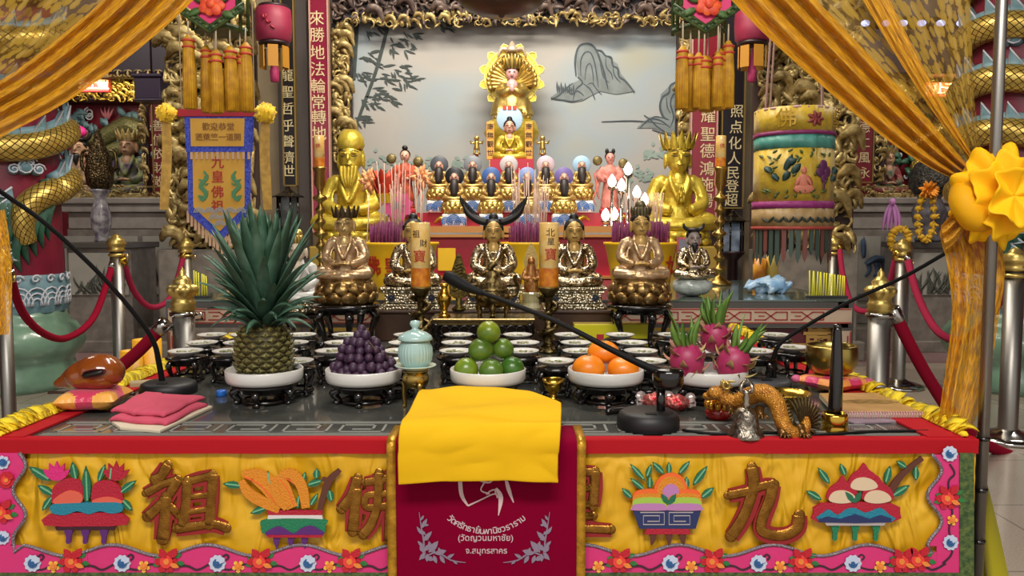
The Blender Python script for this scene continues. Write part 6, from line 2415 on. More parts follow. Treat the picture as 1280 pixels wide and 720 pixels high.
m.tube([hc+Vector((.17*math.cos(-.5+k*(PI+1)/20), -.04, .17*math.sin(-.5+k*(PI+1)/20))) for k in range(21)], .016, 7)
m.build('inner_disc', M('gilt inner halo', 'b98a48', .4, .6, .6, 60), t)
m = MB()
c = hc+Vector((0, -.04, .2))
m.lathe([(0, 0), (.05, 0), (.06, .02), (.035, .05), (.02, .08), (0, .1)], tuple(c), 14)
for sg in (1, -1):
    m.tube([c+Vector((sg*.03, 0, .02)), c+Vector((sg*.09, 0, .03)), c+Vector((sg*.12, 0, -.04))], [.02, .018, .006], 8, 3)
m.build('halo_finial', M('pale finial', 'c9b6a0', .4, .4), t)
# ---- large gold statues left and right
for px_, style, lab in ((440, 'beard', 'large all-gold bearded seated statue at the left end of the main altar'), (846, 'crown', 'large all-gold crowned seated statue at the right end of the main altar')):
    yy = 6.3
    zs = at(px_, 288, yy).z
    x = at(px_, 280, yy).x
    H = at(px_, 163, yy).z-zs
    t = thing('gold_statue', lab, 'statue', (x, yy, 0), 0, 'large all-gold seated statues')
    m = MB()
    m.box((0, .0, (zs-.12)/2), (.56, .5, zs-.12))
    m.build('plinth', M('plinth gold brown', 'a88c3c', .45, .4), t, bevel=.01)
    m = MB()
    lotus(m, .27, zs-.12, .12, 14)
    m.build('lotus', GOLDP, t)
    seated(t, H, zs, GOLDP, GOLDP, GOLDP, style, vox=.013, hands='lap' if px_ < 600 else 'pray')
# ---- red clothed standing figurines
def standing(label, px_, py0, py1, yy, robe, face, hairm, zfoot, horns=False):
    x = at(px_, py1, yy).x
    H = at(px_, py0, yy).z-zfoot
    t = thing('standing_figurine', label, 'figurine', (x, yy, zfoot))
    P = lambda a_, b_, c_: Vector((a_*H, b_*H, c_*H))
    m = MB()
    m.box((0, 0, .03*H), (.3*H, .24*H, .06*H))
    m.build('base', REDP, t, bevel=.006)
    m = MB()
    m.tube([P(0, 0, .06), P(0, 0, .25), P(0, 0, .45), P(0, 0, .62), P(0, 0, .74)], [.15*H, .13*H, .1*H, .12*H, .06*H], 14, 3)
    for sg in (1, -1):
        m.tube([P(.1*sg, 0, .7), P(.17*sg, -.02, .56), P(.1*sg, -.12, .5)], [.055*H, .06*H, .04*H], 10, 3)
        m.tube([P(.15*sg, -.02, .56), P(.2*sg, 0, .38), P(.17*sg, 0, .2)], [.04*H, .035*H, .01*H], 8, 3)
    m.build('robe', robe, t, remesh=.018*H)
    m = MB()
    m.ell(P(0, -.01, .84), (.072*H, .075*H, .088*H), 14, 10)
    m.ell(P(0, -.085, .835), (.012*H, .016*H, .02*H), 8, 6)
    m.tube([P(0, 0, .72), P(0, 0, .78)], .04*H, 10)
    for sg in (1, -1):
        m.ell(P(.05*sg, -.15, .5), (.03*H, .03*H, .025*H), 8, 6)
    m.build('body', face, t, remesh=.012*H)
    m = MB()
    for sg in (1, -1):
        m.ell(P(.028*sg, -.08, .85), (.012*H, .006*H, .006*H), 8, 6)
    m.ell(P(0, -.08, .8), (.014*H, .006*H, .004*H), 8, 6)
    m.build('face_lines', DARKL, t)
    m = MB()
    m.ell(P(0, .025, .87), (.08*H, .075*H, .08*H), 14, 9)
    if horns:
        for sg in (1, -1):
            m.ell(P(.05*sg, 0, .95), (.03*H, .03*H, .045*H), 10, 7)
    else:
        m.ell(P(0, 0, .965), (.045*H, .045*H, .04*H), 10, 7)
    m.build('hair', hairm, t)
    for sg in (1, -1):
        m = MB()
        m.lathe([(0, 0), (.07*H, 0), (.075*H, .01), (.05*H, .02), (0, .02)], tuple(P(.2*sg, -.02, .76 if sg > 0 else .8)), 18, rot=(PI/2, 0, 0))
        m.build('round_emblem', M('dark gilt emblem', '7a6a40', .4, .5, .5, 80), t)
        m = MB()
        m.tube([P(.12*sg, .03, .7), P(.24*sg, 0, .6), P(.2*sg, -.02, .4), P(.26*sg, -.02, .22), P(.2*sg, 0, .1)], [.015*H, .02*H, .018*H, .016*H, .006*H], 7, 3, .4)
        m.build('ribbon', M('coral ribbon', 'd06a58', .6), t)
    return t
standing('black haired standing figurine in orange robe behind the left incense', 507, 182, 275, 5.95, M('orange red robe', 'c2512f', .55, h2='6e2a20', vs=18), FSKIN, HAIRB, zb2)
standing('pink faced standing figurine with two hair knots behind the bright lamps', 762, 185, 268, 5.95, M('pink robe', 'c98478', .55, h2='a85a52', vs=18), M('pinker face', 'd08a80', .5), HAIRB, zb2, True)
# ---- paper flowers and orange tassel fans among the left incense
ORG = M('orange paper', 'f0925a', .7, h2='f4b27a', vs=20)
for k, (px_, py_, lab) in enumerate(((462, 226, 'left of the red paper lotus'), (527, 222, 'right of the red paper lotus'))):
    yy = 5.35
    p = at(px_, py_, yy)
    t = thing('paper_fan', 'pale orange paper flower on a thin stick %s' % lab, 'paper flower', (p.x, yy, z2), 0, 'orange paper flowers')
    zc = p.z-z2
    yy_ = -.22
    m = MB()
    m.tube([(0, -.2, 0), (0, 0, zc)], .003, 6)
    m.build('stick', PALE, t)
    m = MB()
    for j in range(26):
        a_ = j*2.4
        l = .05+.03*(j % 3)/2
        m.leaf((0, 0, zc), (l*math.cos(a_), -.015*(j % 2), zc+l*math.sin(a_)*1.2), .014, (0, -.02, 0), 5, .4)
    m.build('petals', ORG, t)
yy = 5.32
p = at(490, 240, yy)
t = thing('paper_lotus', 'red and yellow folded paper lotus among the left incense sticks', 'paper flower', (p.x, yy, z2))
zc = p.z-z2
m = MB()
m.lathe([(0, 0), (.05, 0), (.05, .01), (.008, .02), (.008, zc-.08), (0, zc-.08)], (0, -.15, 0), 12)
m.build('stem', PALE, t)
m = MB()
m.mi = 1
m.lathe([(0, zc-.09), (.06, zc-.08), (.085, zc-.02), (0, zc-.01)], (0, -.15, 0), 8, smooth=False)
m.mi = 0
for row in range(3):
    for j in range(7):
        a_ = j*2*PI/7+row*.4
        m.leaf((.05*math.cos(a_), -.15+.05*math.sin(a_), zc-.04+.045*row), (.1*math.cos(a_), -.15+.1*math.sin(a_), zc+.05+.045*row), .034, (0, 0, .0), 5, .35, (math.cos(a_), math.sin(a_), 0), .4)
m.build('petals', [M('red paper', 'd8482e', .6), M('gold paper', 'e8b42a', .5)], t)
p = at(502, 258, 5.3)
t = thing('paper_flower', 'pink paper flower with pale star centre below the red paper lotus', 'paper flower', (p.x, 5.14, z2))
m = MB()
m.lathe([(0, 0), (.04, 0), (.04, .01), (.006, .02), (.006, p.z-z2), (0, p.z-z2)], n=12)
m.build('stem', PALE, t)
m = MB()
m.star((0, 0), .1, 9, .8, .01, org=(0, -.01, p.z-z2))
m.build('petals', M('pink paper', 'e0568a', .6), t)
m = MB()
m.star((0, 0), .05, 8, .4, .006, org=(0, -.02, p.z-z2))
m.build('star_centre', M('lilac paper', 'b8b8d8', .6), t)
# ---- bright oil lamps on chrome stems
for k, (px_, py_, lab) in enumerate(((785, 216, 'topmost'), (765, 231, 'upper left'), (777, 236, 'middle'), (796, 245, 'right'), (806, 254, 'rightmost'), (768, 272, 'lower middle'), (757, 278, 'lowest left'))):
    yy = 5.66+.03*(k % 3)-.02*(k > 4)
    zf = za+.005
    p = at(px_, py_, yy)
    t = thing('oil_lamp', 'small chrome lamp with glowing white bulb, %s of the cluster' % lab, 'lamp', (p.x, yy, zf), 0, 'glowing chrome altar lamps')
    h = max(p.z-zf-.04, .015)
    m = MB()
    m.lathe([(0, 0), (.034, 0), (.036, .006), (.012, .012)]+([(.01, h*.5), (.016, h*.55), (.01, h*.6)] if h > .08 else [])+[(.01, h-.002), (.03, h+.012), (.034, h+.024), (.02, h+.03), (0, h+.028)], n=20)
    m.build('stem', CHROME, t)
    m = MB()
    m.lathe([(.012, h+.028), (.026, h+.045), (.03, h+.065), (.02, h+.09), (.006, h+.11), (0, h+.114)], n=18)
    m.build('bulb', M('glowing bulb', 'fff4dc', .3, emit=7), t)

p0, p1 = at(846, 297, 4.25), at(873, 347, 4.25)
t = thing('framed_card', 'grey card in a thin pink frame behind the small black hatted statue', 'card', ((p0.x+p1.x)/2, 4.25, z2))
m = MB()
m.box((0, 0, (p0.z-z2)/2), (p1.x-p0.x, .012, p0.z-z2))
m.build('frame', M('pink frame', 'c9566a', .5), t, bevel=.002)
m = MB()
m.box((0, -.007, (p0.z-z2)/2), (p1.x-p0.x-.02, .004, p0.z-z2-.02))
m.build('card_face', M('grey card', '8d8894', .5), t)
for px_, py_, r, lab in ((200, 424, .062, 'taller'), (181, 438, .045, 'shorter')):
    p = at(px_, py_, 3.62 if lab == 'taller' else 3.5)
    t = thing('floor_candle', '%s thick yellow candle standing on the floor behind the left table edge' % lab, 'candle', (p.x-.06, p.y, 0))
    m = MB()
    m.lathe([(0, 0), (r*1.3, 0), (r*1.3, .02), (r, .03), (r, p.z), (r*.9, p.z), (r*.85, p.z-.01), (0, p.z-.012)], n=28)
    m.build('wax', M('deep yellow wax', 'e8a818', .45), t)
    m = MB()
    m.tube([(0, 0, p.z-.015), (.002, 0, p.z+.015)], .0025, 5)
    m.build('wick', DARKL, t)
# ================================================================ SIDE ALCOVES
def wall_dragon(sx, px0, px1, py0, py1, Y, label, seed):
    c = at((px0+px1)/2, (py0+py1)/2, Y)
    t = thing('dragon_relief', label, 'relief', tuple(c))
    rd = random.Random(seed)
    q = lambda a, b_, d=0: at(lerp(px0, px1, a), lerp(py0, py1, b_), Y-d)
    m = MB()
    m.tube([q(.2, .3, .05), q(.35, .42, .07), q(.55, .3, .07), q(.72, .2, .08), q(.85, .3, .08), q(.75, .48, .07), q(.55, .55, .07), q(.45, .7, .07), q(.6, .85, .07), q(.8, .8, .05), q(.92, .92, .04)], [.04, .08, .095, .1, .09, .09, .085, .08, .07, .05, .01], 10, 4)
    m.build('dragon_body', SCALE if sx > 0 else M('olive scales', '77754a', .45, .4, .8, 120, h2='4a4a2c', vs=60, kind='voronoi'), t, world=True)
    m = MB()
    for k in range(46):
        a, b_ = rd.random(), rd.random()
        p = q(a, b_, .03)
        r = rd.uniform(.025, .06)
        m.tube([p+Vector(((r-j*.003)*math.cos(j*.7+k), -.02, (r-j*.003)*math.sin(j*.7+k))) for j in range(12)], .009, 5)
    m.build('cloud_scrolls', FINW, t, world=True)
    m = MB()
    for k in range(60):
        p = q(rd.random(), rd.random()*.8, .03)
        a = rd.uniform(0, 6.28)
        m.leaf(p, p+Vector((.15*math.cos(a), -.03, .12*math.sin(a))), .035, (0, -.03, 0), 5, .4)
    m.build('fins', FINB if seed % 2 else MANE, t, world=True)
    m = MB()
    for px_, py_ in ((.12, .2), (.1, .75), (.5, .12)):
        for k in range(4):
            p = q(px_, py_, .03)
            m.tube([p, p+Vector((.03*(k-1.5), -.02, .06)), p+Vector((.05*(k-1.5), -.01, .13))], [.014, .014, .003], 6, 3)
    m.build('flames', M('dusty rose relief', 'a8606c', .5), t, world=True)
wall_dragon(-1, 78, 192, 138, 232, 8.62, 'coiling green and gold dragon relief on the red wall of the left alcove', 3)
wall_dragon(1, 1100, 1205, 140, 240, 8.62, 'coiling gold dragon relief on the red wall of the right alcove', 4)
def side_altar(sx, px0, px1, label):
    Y = 7.75
    a, b = at(px0, 247, Y), at(px1, 247, Y)
    zt = a.z
    t = thing('side_altar', label, 'altar', ((a.x+b.x)/2, Y, .36))
    w = b.x-a.x
    cx = (a.x+b.x)/2
    m = MB()
    m.box((cx, Y+.35, (.36+zt-.3)/2), (w-.1, .6, zt-.3-.36))
    m.build('body', STONE, t, world=True, bevel=.01)
    m = MB()
    m.box((cx, Y+.33, zt-.03), (w, .74, .06))
    m.box((cx, Y+.34, zt-.1), (w-.04, .7, .08))
    m.box((cx, Y+.36, zt-.22), (w-.14, .64, .16))
    m.build('ledge', M('pale grey stone', '9a9188', .5, 0, .1, 40, var=.2), t, world=True, bevel=.01)
    m = MB()
    n = 3
    for k in range(n):
        x = cx+w*(-.33+.33*k)
        m.box((x, Y+.04, (.36+zt-.3)/2), (w*.29, .02, (zt-.66)*.8))
    m.build('white_panels', M('white stone panel', 'a09c92', .5, var=.12, vs=8), t, world=True)
    m = MB()
    rd = random.Random(5)
    zc = (.36+zt-.3)/2+(.07 if sx > 0 else 0)
    if sx > 0:
        x = at(1100, 315, Y+.03).x
        m.tube([(x-.14, Y+.02, zc-.06), (x-.05, Y+.015, zc), (x+.08, Y+.015, zc-.02), (x+.16, Y+.02, zc+.08)], [.05, .075, .07, .04], 9, 3, .4)
        for k in range(4):
            xx = x-.12+.08*k
            m.tube([(xx, Y+.02, zc-.04), (xx+.02, Y+.02, zc-.12), (xx-.02, Y+.02, zc-.18)], [.03, .022, .012], 7, 2, .5)
        for k in range(9):
            m.leaf((x-.16, Y+.02, zc), (x-.2+.03*rd.random(), Y+.01, zc+.06+.02*k), .02, (0, -.01, 0), 4)
            m.leaf((x+.16, Y+.02, zc+.1), (x+.12+.016*k, Y+.01, zc+.17), .016, (0, -.01, 0), 4)
    else:
        for k in range(40):
            x = cx+rd.uniform(-.45, .45)*w
            m.leaf((x, Y+.022, zc-.2), (x+rd.uniform(-.1, .1), Y+.015, zc+rd.uniform(-.05, .2)), .014, (0, -.008, 0), 5)
    m.build('painted_beast' if sx > 0 else 'painted_grass', M('slate blue paint', '4a5d78', .6) if sx > 0 else M('grey ink paint', '4c4c48', .6), t, world=True)
    m = MB()
    carve(m, cx-w*.46, zt+.01, cx+w*.46, zt+.1, Y+.02, 60, 9, .45, .02)
    m.box((cx, Y+.03, zt+.006), (w*.95, .03, .012))
    m.box((cx, Y+.03, zt+.105), (w*.95, .03, .012))
    m.build('gilt_rail', GOLDC, t, world=True)
    return zt
ztL = side_altar(-1, 72, 222, 'grey stone side altar with gilt rail in the left alcove')
ztR = side_altar(1, 1052, 1218, 'grey stone side altar with painted blue beast in the right alcove')
def alcove_top(px0, px1, py0, py1, sg0, sg1, sy0, sy1, txt, label, slabel, lit):
    Y = 8.3
    a, b = at(px0, py0, Y), at(px1, py1, Y)
    t = thing('gilt_frieze', label, 'carving', ((a.x+b.x)/2, Y, b.z))
    m = MB()
    m.box(((a.x+b.x)/2, Y+.19, (a.z+b.z)/2), (b.x-a.x, .36, a.z-b.z))
    m.build('backing', M('umber backing', '4a3018', .5), t, world=True)
    m = MB()
    carve(m, a.x, b.z, b.x, a.z, Y, 200, 21, .5, .04)
    m.build('carved_relief', M('bright gilt', 'd8b850', .3, .6, .3, 60), t, world=True)
    a, b = at(sg0, sy0, 8.0), at(sg1, sy1, 8.0)
    t = thing('name_board', slabel, 'sign', ((a.x+b.x)/2, 8.0, b.z))
    m = MB()
    m.box(((a.x+b.x)/2, 8.02, (a.z+b.z)/2), (b.x-a.x, .05, a.z-b.z))
    m.build('panel', M('lit orange sign', 'd8521c', .4, emit=.5) if lit else M('red sign lacquer', 'c01f22', .35), t, world=True, bevel=.008)
    m = MB()
    n = len(txt)
    for k, ch in enumerate(txt):
        m.text(ch, (a.z-b.z)*.85, (lerp(a.x, b.x, (k+.5)/n), 7.992, (a.z+b.z)/2), d=.008, bold=.02)
    m.build('lettering', M('pale gold letters', 'f0d89a', .5), t, world=True)
    m = MB()
    for x in (a.x+.04, b.x-.04):
        m.box((x, 8.02, (a.z+2.62)/2), (.02, .02, max(.02, 2.62-a.z)))
    m.build('bracket', DWOOD, t, world=True)
alcove_top(62, 180, 103, 124, 98, 136, 97, 115, '天上聖', 'bright gilt frieze above the left alcove', 'small red sign with pale characters above the left alcove', False)
alcove_top(1104, 1206, 106, 126, 1157, 1204, 103, 121, '內上天下', 'bright gilt frieze above the right alcove', 'lit orange sign with pale characters seen through the right lace curtain', True)
for k, px_ in enumerate((1080, 1106, 1127, 1150, 1174, 1199)):
    p = at(px_, 30, 7.6)
    t = thing('beam_light', 'small bluish lamp in the row on the dark beam over the right alcove', 'lamp', (p.x, 7.6, p.z), 0, 'bluish lamps on the right beam')
    m = MB()
    m.cyl((0, .05, 0), .03, .06, 12, rot=(PI/2, 0, 0))
    m.build('socket', MICB, t)
    m = MB()
    m.ell((0, -.03, 0), (.042, .03, .03), 12, 8)
    m.build('bulb', M('bluish bulb', 'a9b4f0', .3, emit=2.5), t)
m = MB()
pm = at(140, 90, 7.65)
a_, b_ = at(90, 84, 7.66), at(206, 96, 7.66)
for k in range(9):
    x = lerp(a_.x, b_.x, (k+.5)/9)
    for sg in (1, -1):
        m.tube([(x+sg*.01, 7.742, (a_.z+b_.z)/2+.02), (x+sg*.04, 7.742, (a_.z+b_.z)/2+.035), (x+sg*.055, 7.742, (a_.z+b_.z)/2), (x+sg*.03, 7.742, (a_.z+b_.z)/2-.03), (x+sg*.01, 7.742, (a_.z+b_.z)/2-.01)], .006, 5, 2)
o = m.build('scroll_moulding', M('pale gilt scroll', 'c9b07a', .4, .4), origin=(pm.x, 7.742, pm.z))
tag(o, 'thin pale gilt scroll moulding on the dark beam over the left alcove', 'moulding')
board('couplet_board', 'short red board with gilt characters beside the left alcove', 189, 207, 240, 7.9, '善信依財敬', (158, 176, 193, 211, 228), 15, M('alcove board red', '6a1420', .4), (198, 198), GEDGE, py0=100)
board('couplet_board', 'short red board with gilt characters beside the right alcove', 1071, 1090, 228, 7.9, '聖德仁風永', (140, 160, 179, 198, 217), 15, M('alcove board crimson', '6f1422', .4), (1080, 1080), GEDGE, py0=100)
carved_panel('carved_pilaster', 'thin gilt carved pilaster beside the left alcove dragon', 175, 118, 187, 240, 7.95, 60, 31, GOLDC, sc=.6, dep=.03)
carved_panel('carved_pilaster', 'thin gilt carved pilaster beside the right alcove board', 1092, 118, 1107, 228, 7.95, 60, 32, GOLDC, sc=.6, dep=.03)
# dark square lantern box under the left beam
p = at(190, 112, 7.5)
t = thing('box_lantern', 'dark square box lantern hanging under the left beam', 'lantern', (p.x, 7.5, p.z-.12))
m = MB()
m.box((0, 0, .12), (.24, .2, .2))
m.box((0, 0, .23), (.28, .24, .03))
m.box((0, 0, .01), (.27, .23, .02))
m.build('body', M('aubergine lacquer', '33223a', .4), t, bevel=.008)
m = MB()
m.tube([(0, 0, .24), (0, 0, 4.29-p.z+.12)], .01, 6)
m.build('hanger', DWOOD, t)
# seated deities on the side altars
def deity(px_, ya, yb, zt, robe, face, hairm, label, style, extra=None):
    Y = 8.25
    x = at(px_, 240, Y).x
    H = at(px_, ya, Y).z-zt
    t = thing('seated_deity', label, 'statue', (x, Y, zt))
    m = MB()
    m.box((0, .0, .03), (H*.7, .34, .06))
    m.build('seat_base', GOLDC, t, bevel=.006)
    seated(t, H-.06, .06, face, robe, hairm, style, vox=.018)
    if extra:
        m = MB()
        m.ell((0, -.01, H+.0), (H*.11, H*.1, H*.09), 14, 9)
        m.build('headdress_ball', extra, t)
    return t
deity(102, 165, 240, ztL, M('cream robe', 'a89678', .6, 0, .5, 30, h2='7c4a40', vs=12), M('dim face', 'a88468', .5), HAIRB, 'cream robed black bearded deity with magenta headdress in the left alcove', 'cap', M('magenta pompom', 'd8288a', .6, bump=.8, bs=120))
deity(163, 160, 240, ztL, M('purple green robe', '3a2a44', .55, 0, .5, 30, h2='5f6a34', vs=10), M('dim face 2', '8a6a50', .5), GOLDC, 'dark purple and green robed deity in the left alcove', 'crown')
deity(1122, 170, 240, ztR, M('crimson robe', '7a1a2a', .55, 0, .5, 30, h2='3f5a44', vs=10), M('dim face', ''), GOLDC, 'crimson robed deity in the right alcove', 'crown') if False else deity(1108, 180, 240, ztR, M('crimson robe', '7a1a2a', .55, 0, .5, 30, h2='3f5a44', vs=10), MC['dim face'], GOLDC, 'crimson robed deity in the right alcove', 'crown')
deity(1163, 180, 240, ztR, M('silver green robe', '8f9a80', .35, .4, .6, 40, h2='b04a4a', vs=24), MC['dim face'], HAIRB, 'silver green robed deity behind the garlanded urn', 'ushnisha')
# ---- stone urn pedestals and urns
def pedestal(px0, px1, Y, label):
    a, b = at(px0, 303, Y), at(px1, 303, Y)
    zt = a.z
    cx = (a.x+b.x)/2
    t = thing('stone_pedestal', label, 'pedestal', (cx, Y, 0))
    w = b.x-a.x
    m = MB()
    m.box((0, .25, zt/2), (w*.92, .48, zt-.08))
    m.box((0, .25, .05), (w*1.05, .56, .1))
    m.build('block', STONE, t, bevel=.01)
    m = MB()
    m.box((0, .25, zt-.025), (w, .54, .05))
    m.build('slab', M('dark stone slab', '4f4b46', .3), t, bevel=.006)
    m = MB()
    m.box((0, .005, zt-.27), (w*.84, .012, .36))
    m.build('white_panel', MC['white stone panel'], t)
    m = MB()
    rd = random.Random(int(px0))
    for k in range(34):
        x = rd.uniform(-.36, .36)*w
        l = rd.uniform(.08, .26)
        m.leaf((x, -.004, zt-.44), (x+rd.uniform(-.12, .12), -.008, zt-.44+l), .011, (rd.uniform(-.03, .03), 0, 0), 5)
    m.build('painted_plants', M('ink plant paint', '55584e', .6), t)
    return cx, zt
cx, zt = pedestal(78, 166, 6.85, 'grey stone pedestal with painted plants under the bronze urn at left')
t = thing('bronze_urn', 'tall pierced bronze burner on a painted vase left of the banner', 'urn', (at(120, 300, 6.95).x, 7.05, zt))
m = MB()
m.lathe([(0, 0), (.09, 0), (.1, .02), (.08, .05), (.13, .14), (.14, .22), (.1, .32), (.07, .38), (.12, .44), (.13, .46), (0, .46)], n=28, sx=.62, sy=.62)
m.build('vase', M('blue and white glaze', 'a8a4a4', .3, h2='544a5c', vs=16, coat=.3), t)
m = MB()
m.lathe([(0, .46), (.1, .46), (.15, .5), (.17, .6), (.15, .68), (.16, .71), (.11, .8), (.06, .88), (.03, .96), (0, 1.0)], n=28, sx=.66, sy=.66, fl=lambda a, j: 1+.06*math.cos(a*8+j))
m.build('pierced_burner', M('dark pierced bronze', '6a5634', .35, .7, 1, 60, h2='2a2014', vs=40, kind='voronoi', dist=.01), t)
for sg in (1, -1):
    m = MB()
    m.tube([(sg*.085, 0, .6), (sg*.15, 0, .66), (sg*.14, 0, .78), (sg*.09, 0, .8)], [.018, .016, .014, .01], 7, 3)
    m.build('handle', BRONZE, t)
cx, zt = pedestal(1136, 1220, 6.85, 'grey stone pedestal with painted bamboo under the garlanded urn at right')
ux = at(1160, 300, 7.05).x
t = thing('stone_urn', 'dark stone urn with rough pierced top hung with garlands at right', 'urn', (ux, 7.05, zt))
m = MB()
m.lathe([(0, 0), (.1, 0), (.11, .03), (.07, .07), (.13, .18), (.14, .28), (.09, .38), (.11, .42), (0, .42)], n=28)
m.build('vase', M('grey glaze urn', '77747a', .35, h2='4c4a50', vs=14), t)
m = MB()
m.lathe([(0, .42), (.12, .42), (.17, .5), (.16, .6), (.12, .68), (.05, .74), (0, .76)], n=24, fl=lambda a, j: 1+.08*math.cos(a*7+j*2))
m.build('pierced_top', M('dark stone pierced', '5c574e', .6, .2, 1, 50, h2='2f2b26', vs=30, kind='voronoi', dist=.012), t)
def garland(label, px_, y0, y1, col, rx_, n, seed, ball=None):
    Y = 6.8
    p0, p1 = at(px_, y0, Y), at(px_, y1, Y)
    t = thing('flower_garland', label, 'garland', (p0.x, Y, p1.z))
    L = p0.z-p1.z
    m = MB()
    rd = random.Random(seed)
    for k in range(n):
        a = 2*PI*k/n
        m.ell((rx_*math.cos(a), -.01+rd.uniform(-.01, .01), L*.45+L*.45*math.sin(a)), (.03, .028, .026), 9, 6)
        for j in range(3):
            q = rd.uniform(0, 6.28)
            m.leaf((rx_*math.cos(a), -.02, L*.45+L*.45*math.sin(a)), (rx_*math.cos(a)+.04*math.cos(q), -.03, L*.45+L*.45*math.sin(a)+.04*math.sin(q)), .012, (0, 0, 0), 4)
    m.build('marigolds', col, t)
    if ball:
        m = MB()
        for k in range(40):
            a, e = rd.uniform(0, 6.28), rd.uniform(-1, 1.4)
            c = Vector((0, -.03, L*.95))
            m.leaf(c, c+Vector((.09*math.cos(a)*math.cos(e), -.09*abs(math.sin(a)*math.cos(e)), .09*math.sin(e))), .02, (0, 0, 0), 4, .4)
        m.build('flower_ball', ball, t)
ORF = M('orange marigold', 'e8901c', .7, bump=.8, bs=100)
YLF = M('yellow marigold', 'd9a824', .7, bump=.8, bs=100)
garland('orange marigold garland with flower ball on the right urn', 1158, 235, 300, YLF, .07, 18, 2, ORF)
garland('yellow marigold garland left of the orange one', 1124, 282, 314, YLF, .075, 16, 3)
p = at(1114, 270, 6.8)
t = thing('ribbon_bow', 'pale pink ribbon tassel hanging beside the garlands', 'ribbon', (p.x, 6.8, p.z-.13))
m = MB()
for k in range(5):
    m.leaf((0, 0, .25), ((k-2)*.035, -.01*(k % 2), 0.0), .02, (.01*(k-2), -.01, 0), 6, .3)
m.build('tails', M('lilac ribbon', 'd08ac8', .5), t)
m = MB()
m.ell((0, -.01, .25), (.03, .025, .03), 10, 7)
m.build('knot', MC['lilac ribbon'], t)
# ================================================================ ROPE BARRIERS
VEL = M('crimson velvet rope', '8c0f2a', .85, spec=.1, bump=.1, bs=200)
VELD = M('dusty velvet rope', '9a2844', .85, spec=.1)
def stanchion(px_, Y, h, r, label, crown):
    x = at(px_, 350, Y).x
    t = thing('rope_stanchion', label, 'stanchion', (x, Y, 0), 0, 'steel rope stanchions with gilt finials')
    m = MB()
    m.lathe([(0, 0), (.155, 0), (.16, .008), (.155, .02), (.12, .034), (.06, .05), (.05, .06), (0, .06)], n=36)
    m.build('base', CHROME, t)
    hp = h-(.16 if crown else .1)
    m = MB()
    m.lathe([(r, .05), (r, hp), (0, hp)], n=24)
    m.build('pole', STEEL, t)
    m = MB()
    if crown:
        m.lathe([(r*1.02, hp-.03), (r*1.2, hp-.02), (r*1.04, hp-.008), (r*1.2, hp+.002), (r*1.0, hp+.014), (r*.95, hp+.03), (r*1.3, hp+.05), (r*1.38, hp+.066), (r*1.15, hp+.08), (r*.75, hp+.088), (r*.85, hp+.1), (r*.5, hp+.116), (r*.3, hp+.128), (r*.34, hp+.138), (0, hp+.16)], n=32, fl=lambda a, j: 1+(.12*math.cos(a*8) if 5 < j < 9 else 0))
    else:
        m.lathe([(r*1.05, hp-.02), (r*1.4, hp-.012), (r*1.1, hp), (r*1.3, hp+.02), (r*1.5, hp+.036), (r*1.2, hp+.05), (r*1.3, hp+.06), (r*.7, hp+.072), (r*.6, hp+.085), (0, hp+.1)], n=28)
    m.build('finial', GOLD, t)
    m = MB()
    m.lathe([(r*.9, hp-.055), (r*1.25, hp-.05), (r*1.25, hp-.035), (r*.9, hp-.03)], n=24)
    m.tube([(r*1.2, 0, hp-.042), (r*1.7, 0, hp-.04), (r*1.75, 0, hp-.065), (r*1.2, 0, hp-.07)], .006, 6)
    m.build('hook_collar', GOLD if not crown else CHROME, t)
stanchion(4, 3.95, .965, .033, 'steel rope stanchion at the left picture edge beside the yellow curtain end', False)
stanchion(147, 5.3, 1.03, .042, 'steel rope stanchion in front of the plant pedestal at left', False)
stanchion(228, 3.42, .895, .046, 'thick rope stanchion with lobed gilt finial left of the pineapple', True)
stanchion(233, 6.05, 1.0, .042, 'distant rope stanchion under the yellow banner', False)
stanchion(1041, 6.05, 1.02, .042, 'distant rope stanchion under the yellow canopy', False)
stanchion(1127, 5.3, 1.0, .042, 'steel rope stanchion in front of the qilin panel at right', False) if False else stanchion(1127, 5.3, 1.0, .042, 'steel rope stanchion in front of the painted beast at right', False)
stanchion(1101, 3.42, .89, .046, 'thick rope stanchion with lobed gilt finial beside the singing bowl', True)
stanchion(1268, 3.95, .97, .045, 'steel rope stanchion with chrome base at the right picture edge', False)
def rope(label, pts, r, mat, c0=True, c1=True):
    w = [at(*p) for p in pts]
    t = thing('barrier_rope', label, 'rope', tuple(w[0]))
    m = MB()
    m.tube(w, r, 12, 7)
    m.build('velvet', mat, t, world=True)
    for i, on_ in ((0, c0), (-1, c1)):
        if on_:
            d = (w[1]-w[0]) if i == 0 else (w[-2]-w[-1])
            d.normalize()
            m = MB()
            m.tube([w[i]-d*.03, w[i]+d*.03], r*1.18, 12)
            m.build('end_cap', CHROME if r > .02 else BRASS, t, world=True)
rope('crimson rope sagging between the left edge stanchion and the pedestal stanchion', [(12, 342, 3.95), (28, 390, 4.2), (55, 417, 4.5), (85, 422, 4.8), (118, 395, 5.1), (141, 330, 5.28)], .021, VEL)
rope('dusty crimson rope behind the banner running to the pedestal stanchion', [(154, 326, 5.3), (168, 365, 5.5), (190, 384, 5.7), (214, 370, 5.9), (230, 318, 6.02)], .02, VELD)
rope('crimson rope slanting down left from the lobed stanchion behind the wooden fish', [(203, 408, 3.38), (172, 440, 3.36), (138, 468, 3.34), (100, 497, 3.32), (66, 520, 3.3), (20, 545, 3.3)], .026, VEL)
rope('crimson rope hanging from the lobed stanchion past the spiral book', [(1119, 393, 3.42), (1140, 436, 3.44), (1165, 480, 3.48), (1200, 530, 3.56), (1245, 562, 3.7), (1300, 580, 3.9)], .026, VEL)
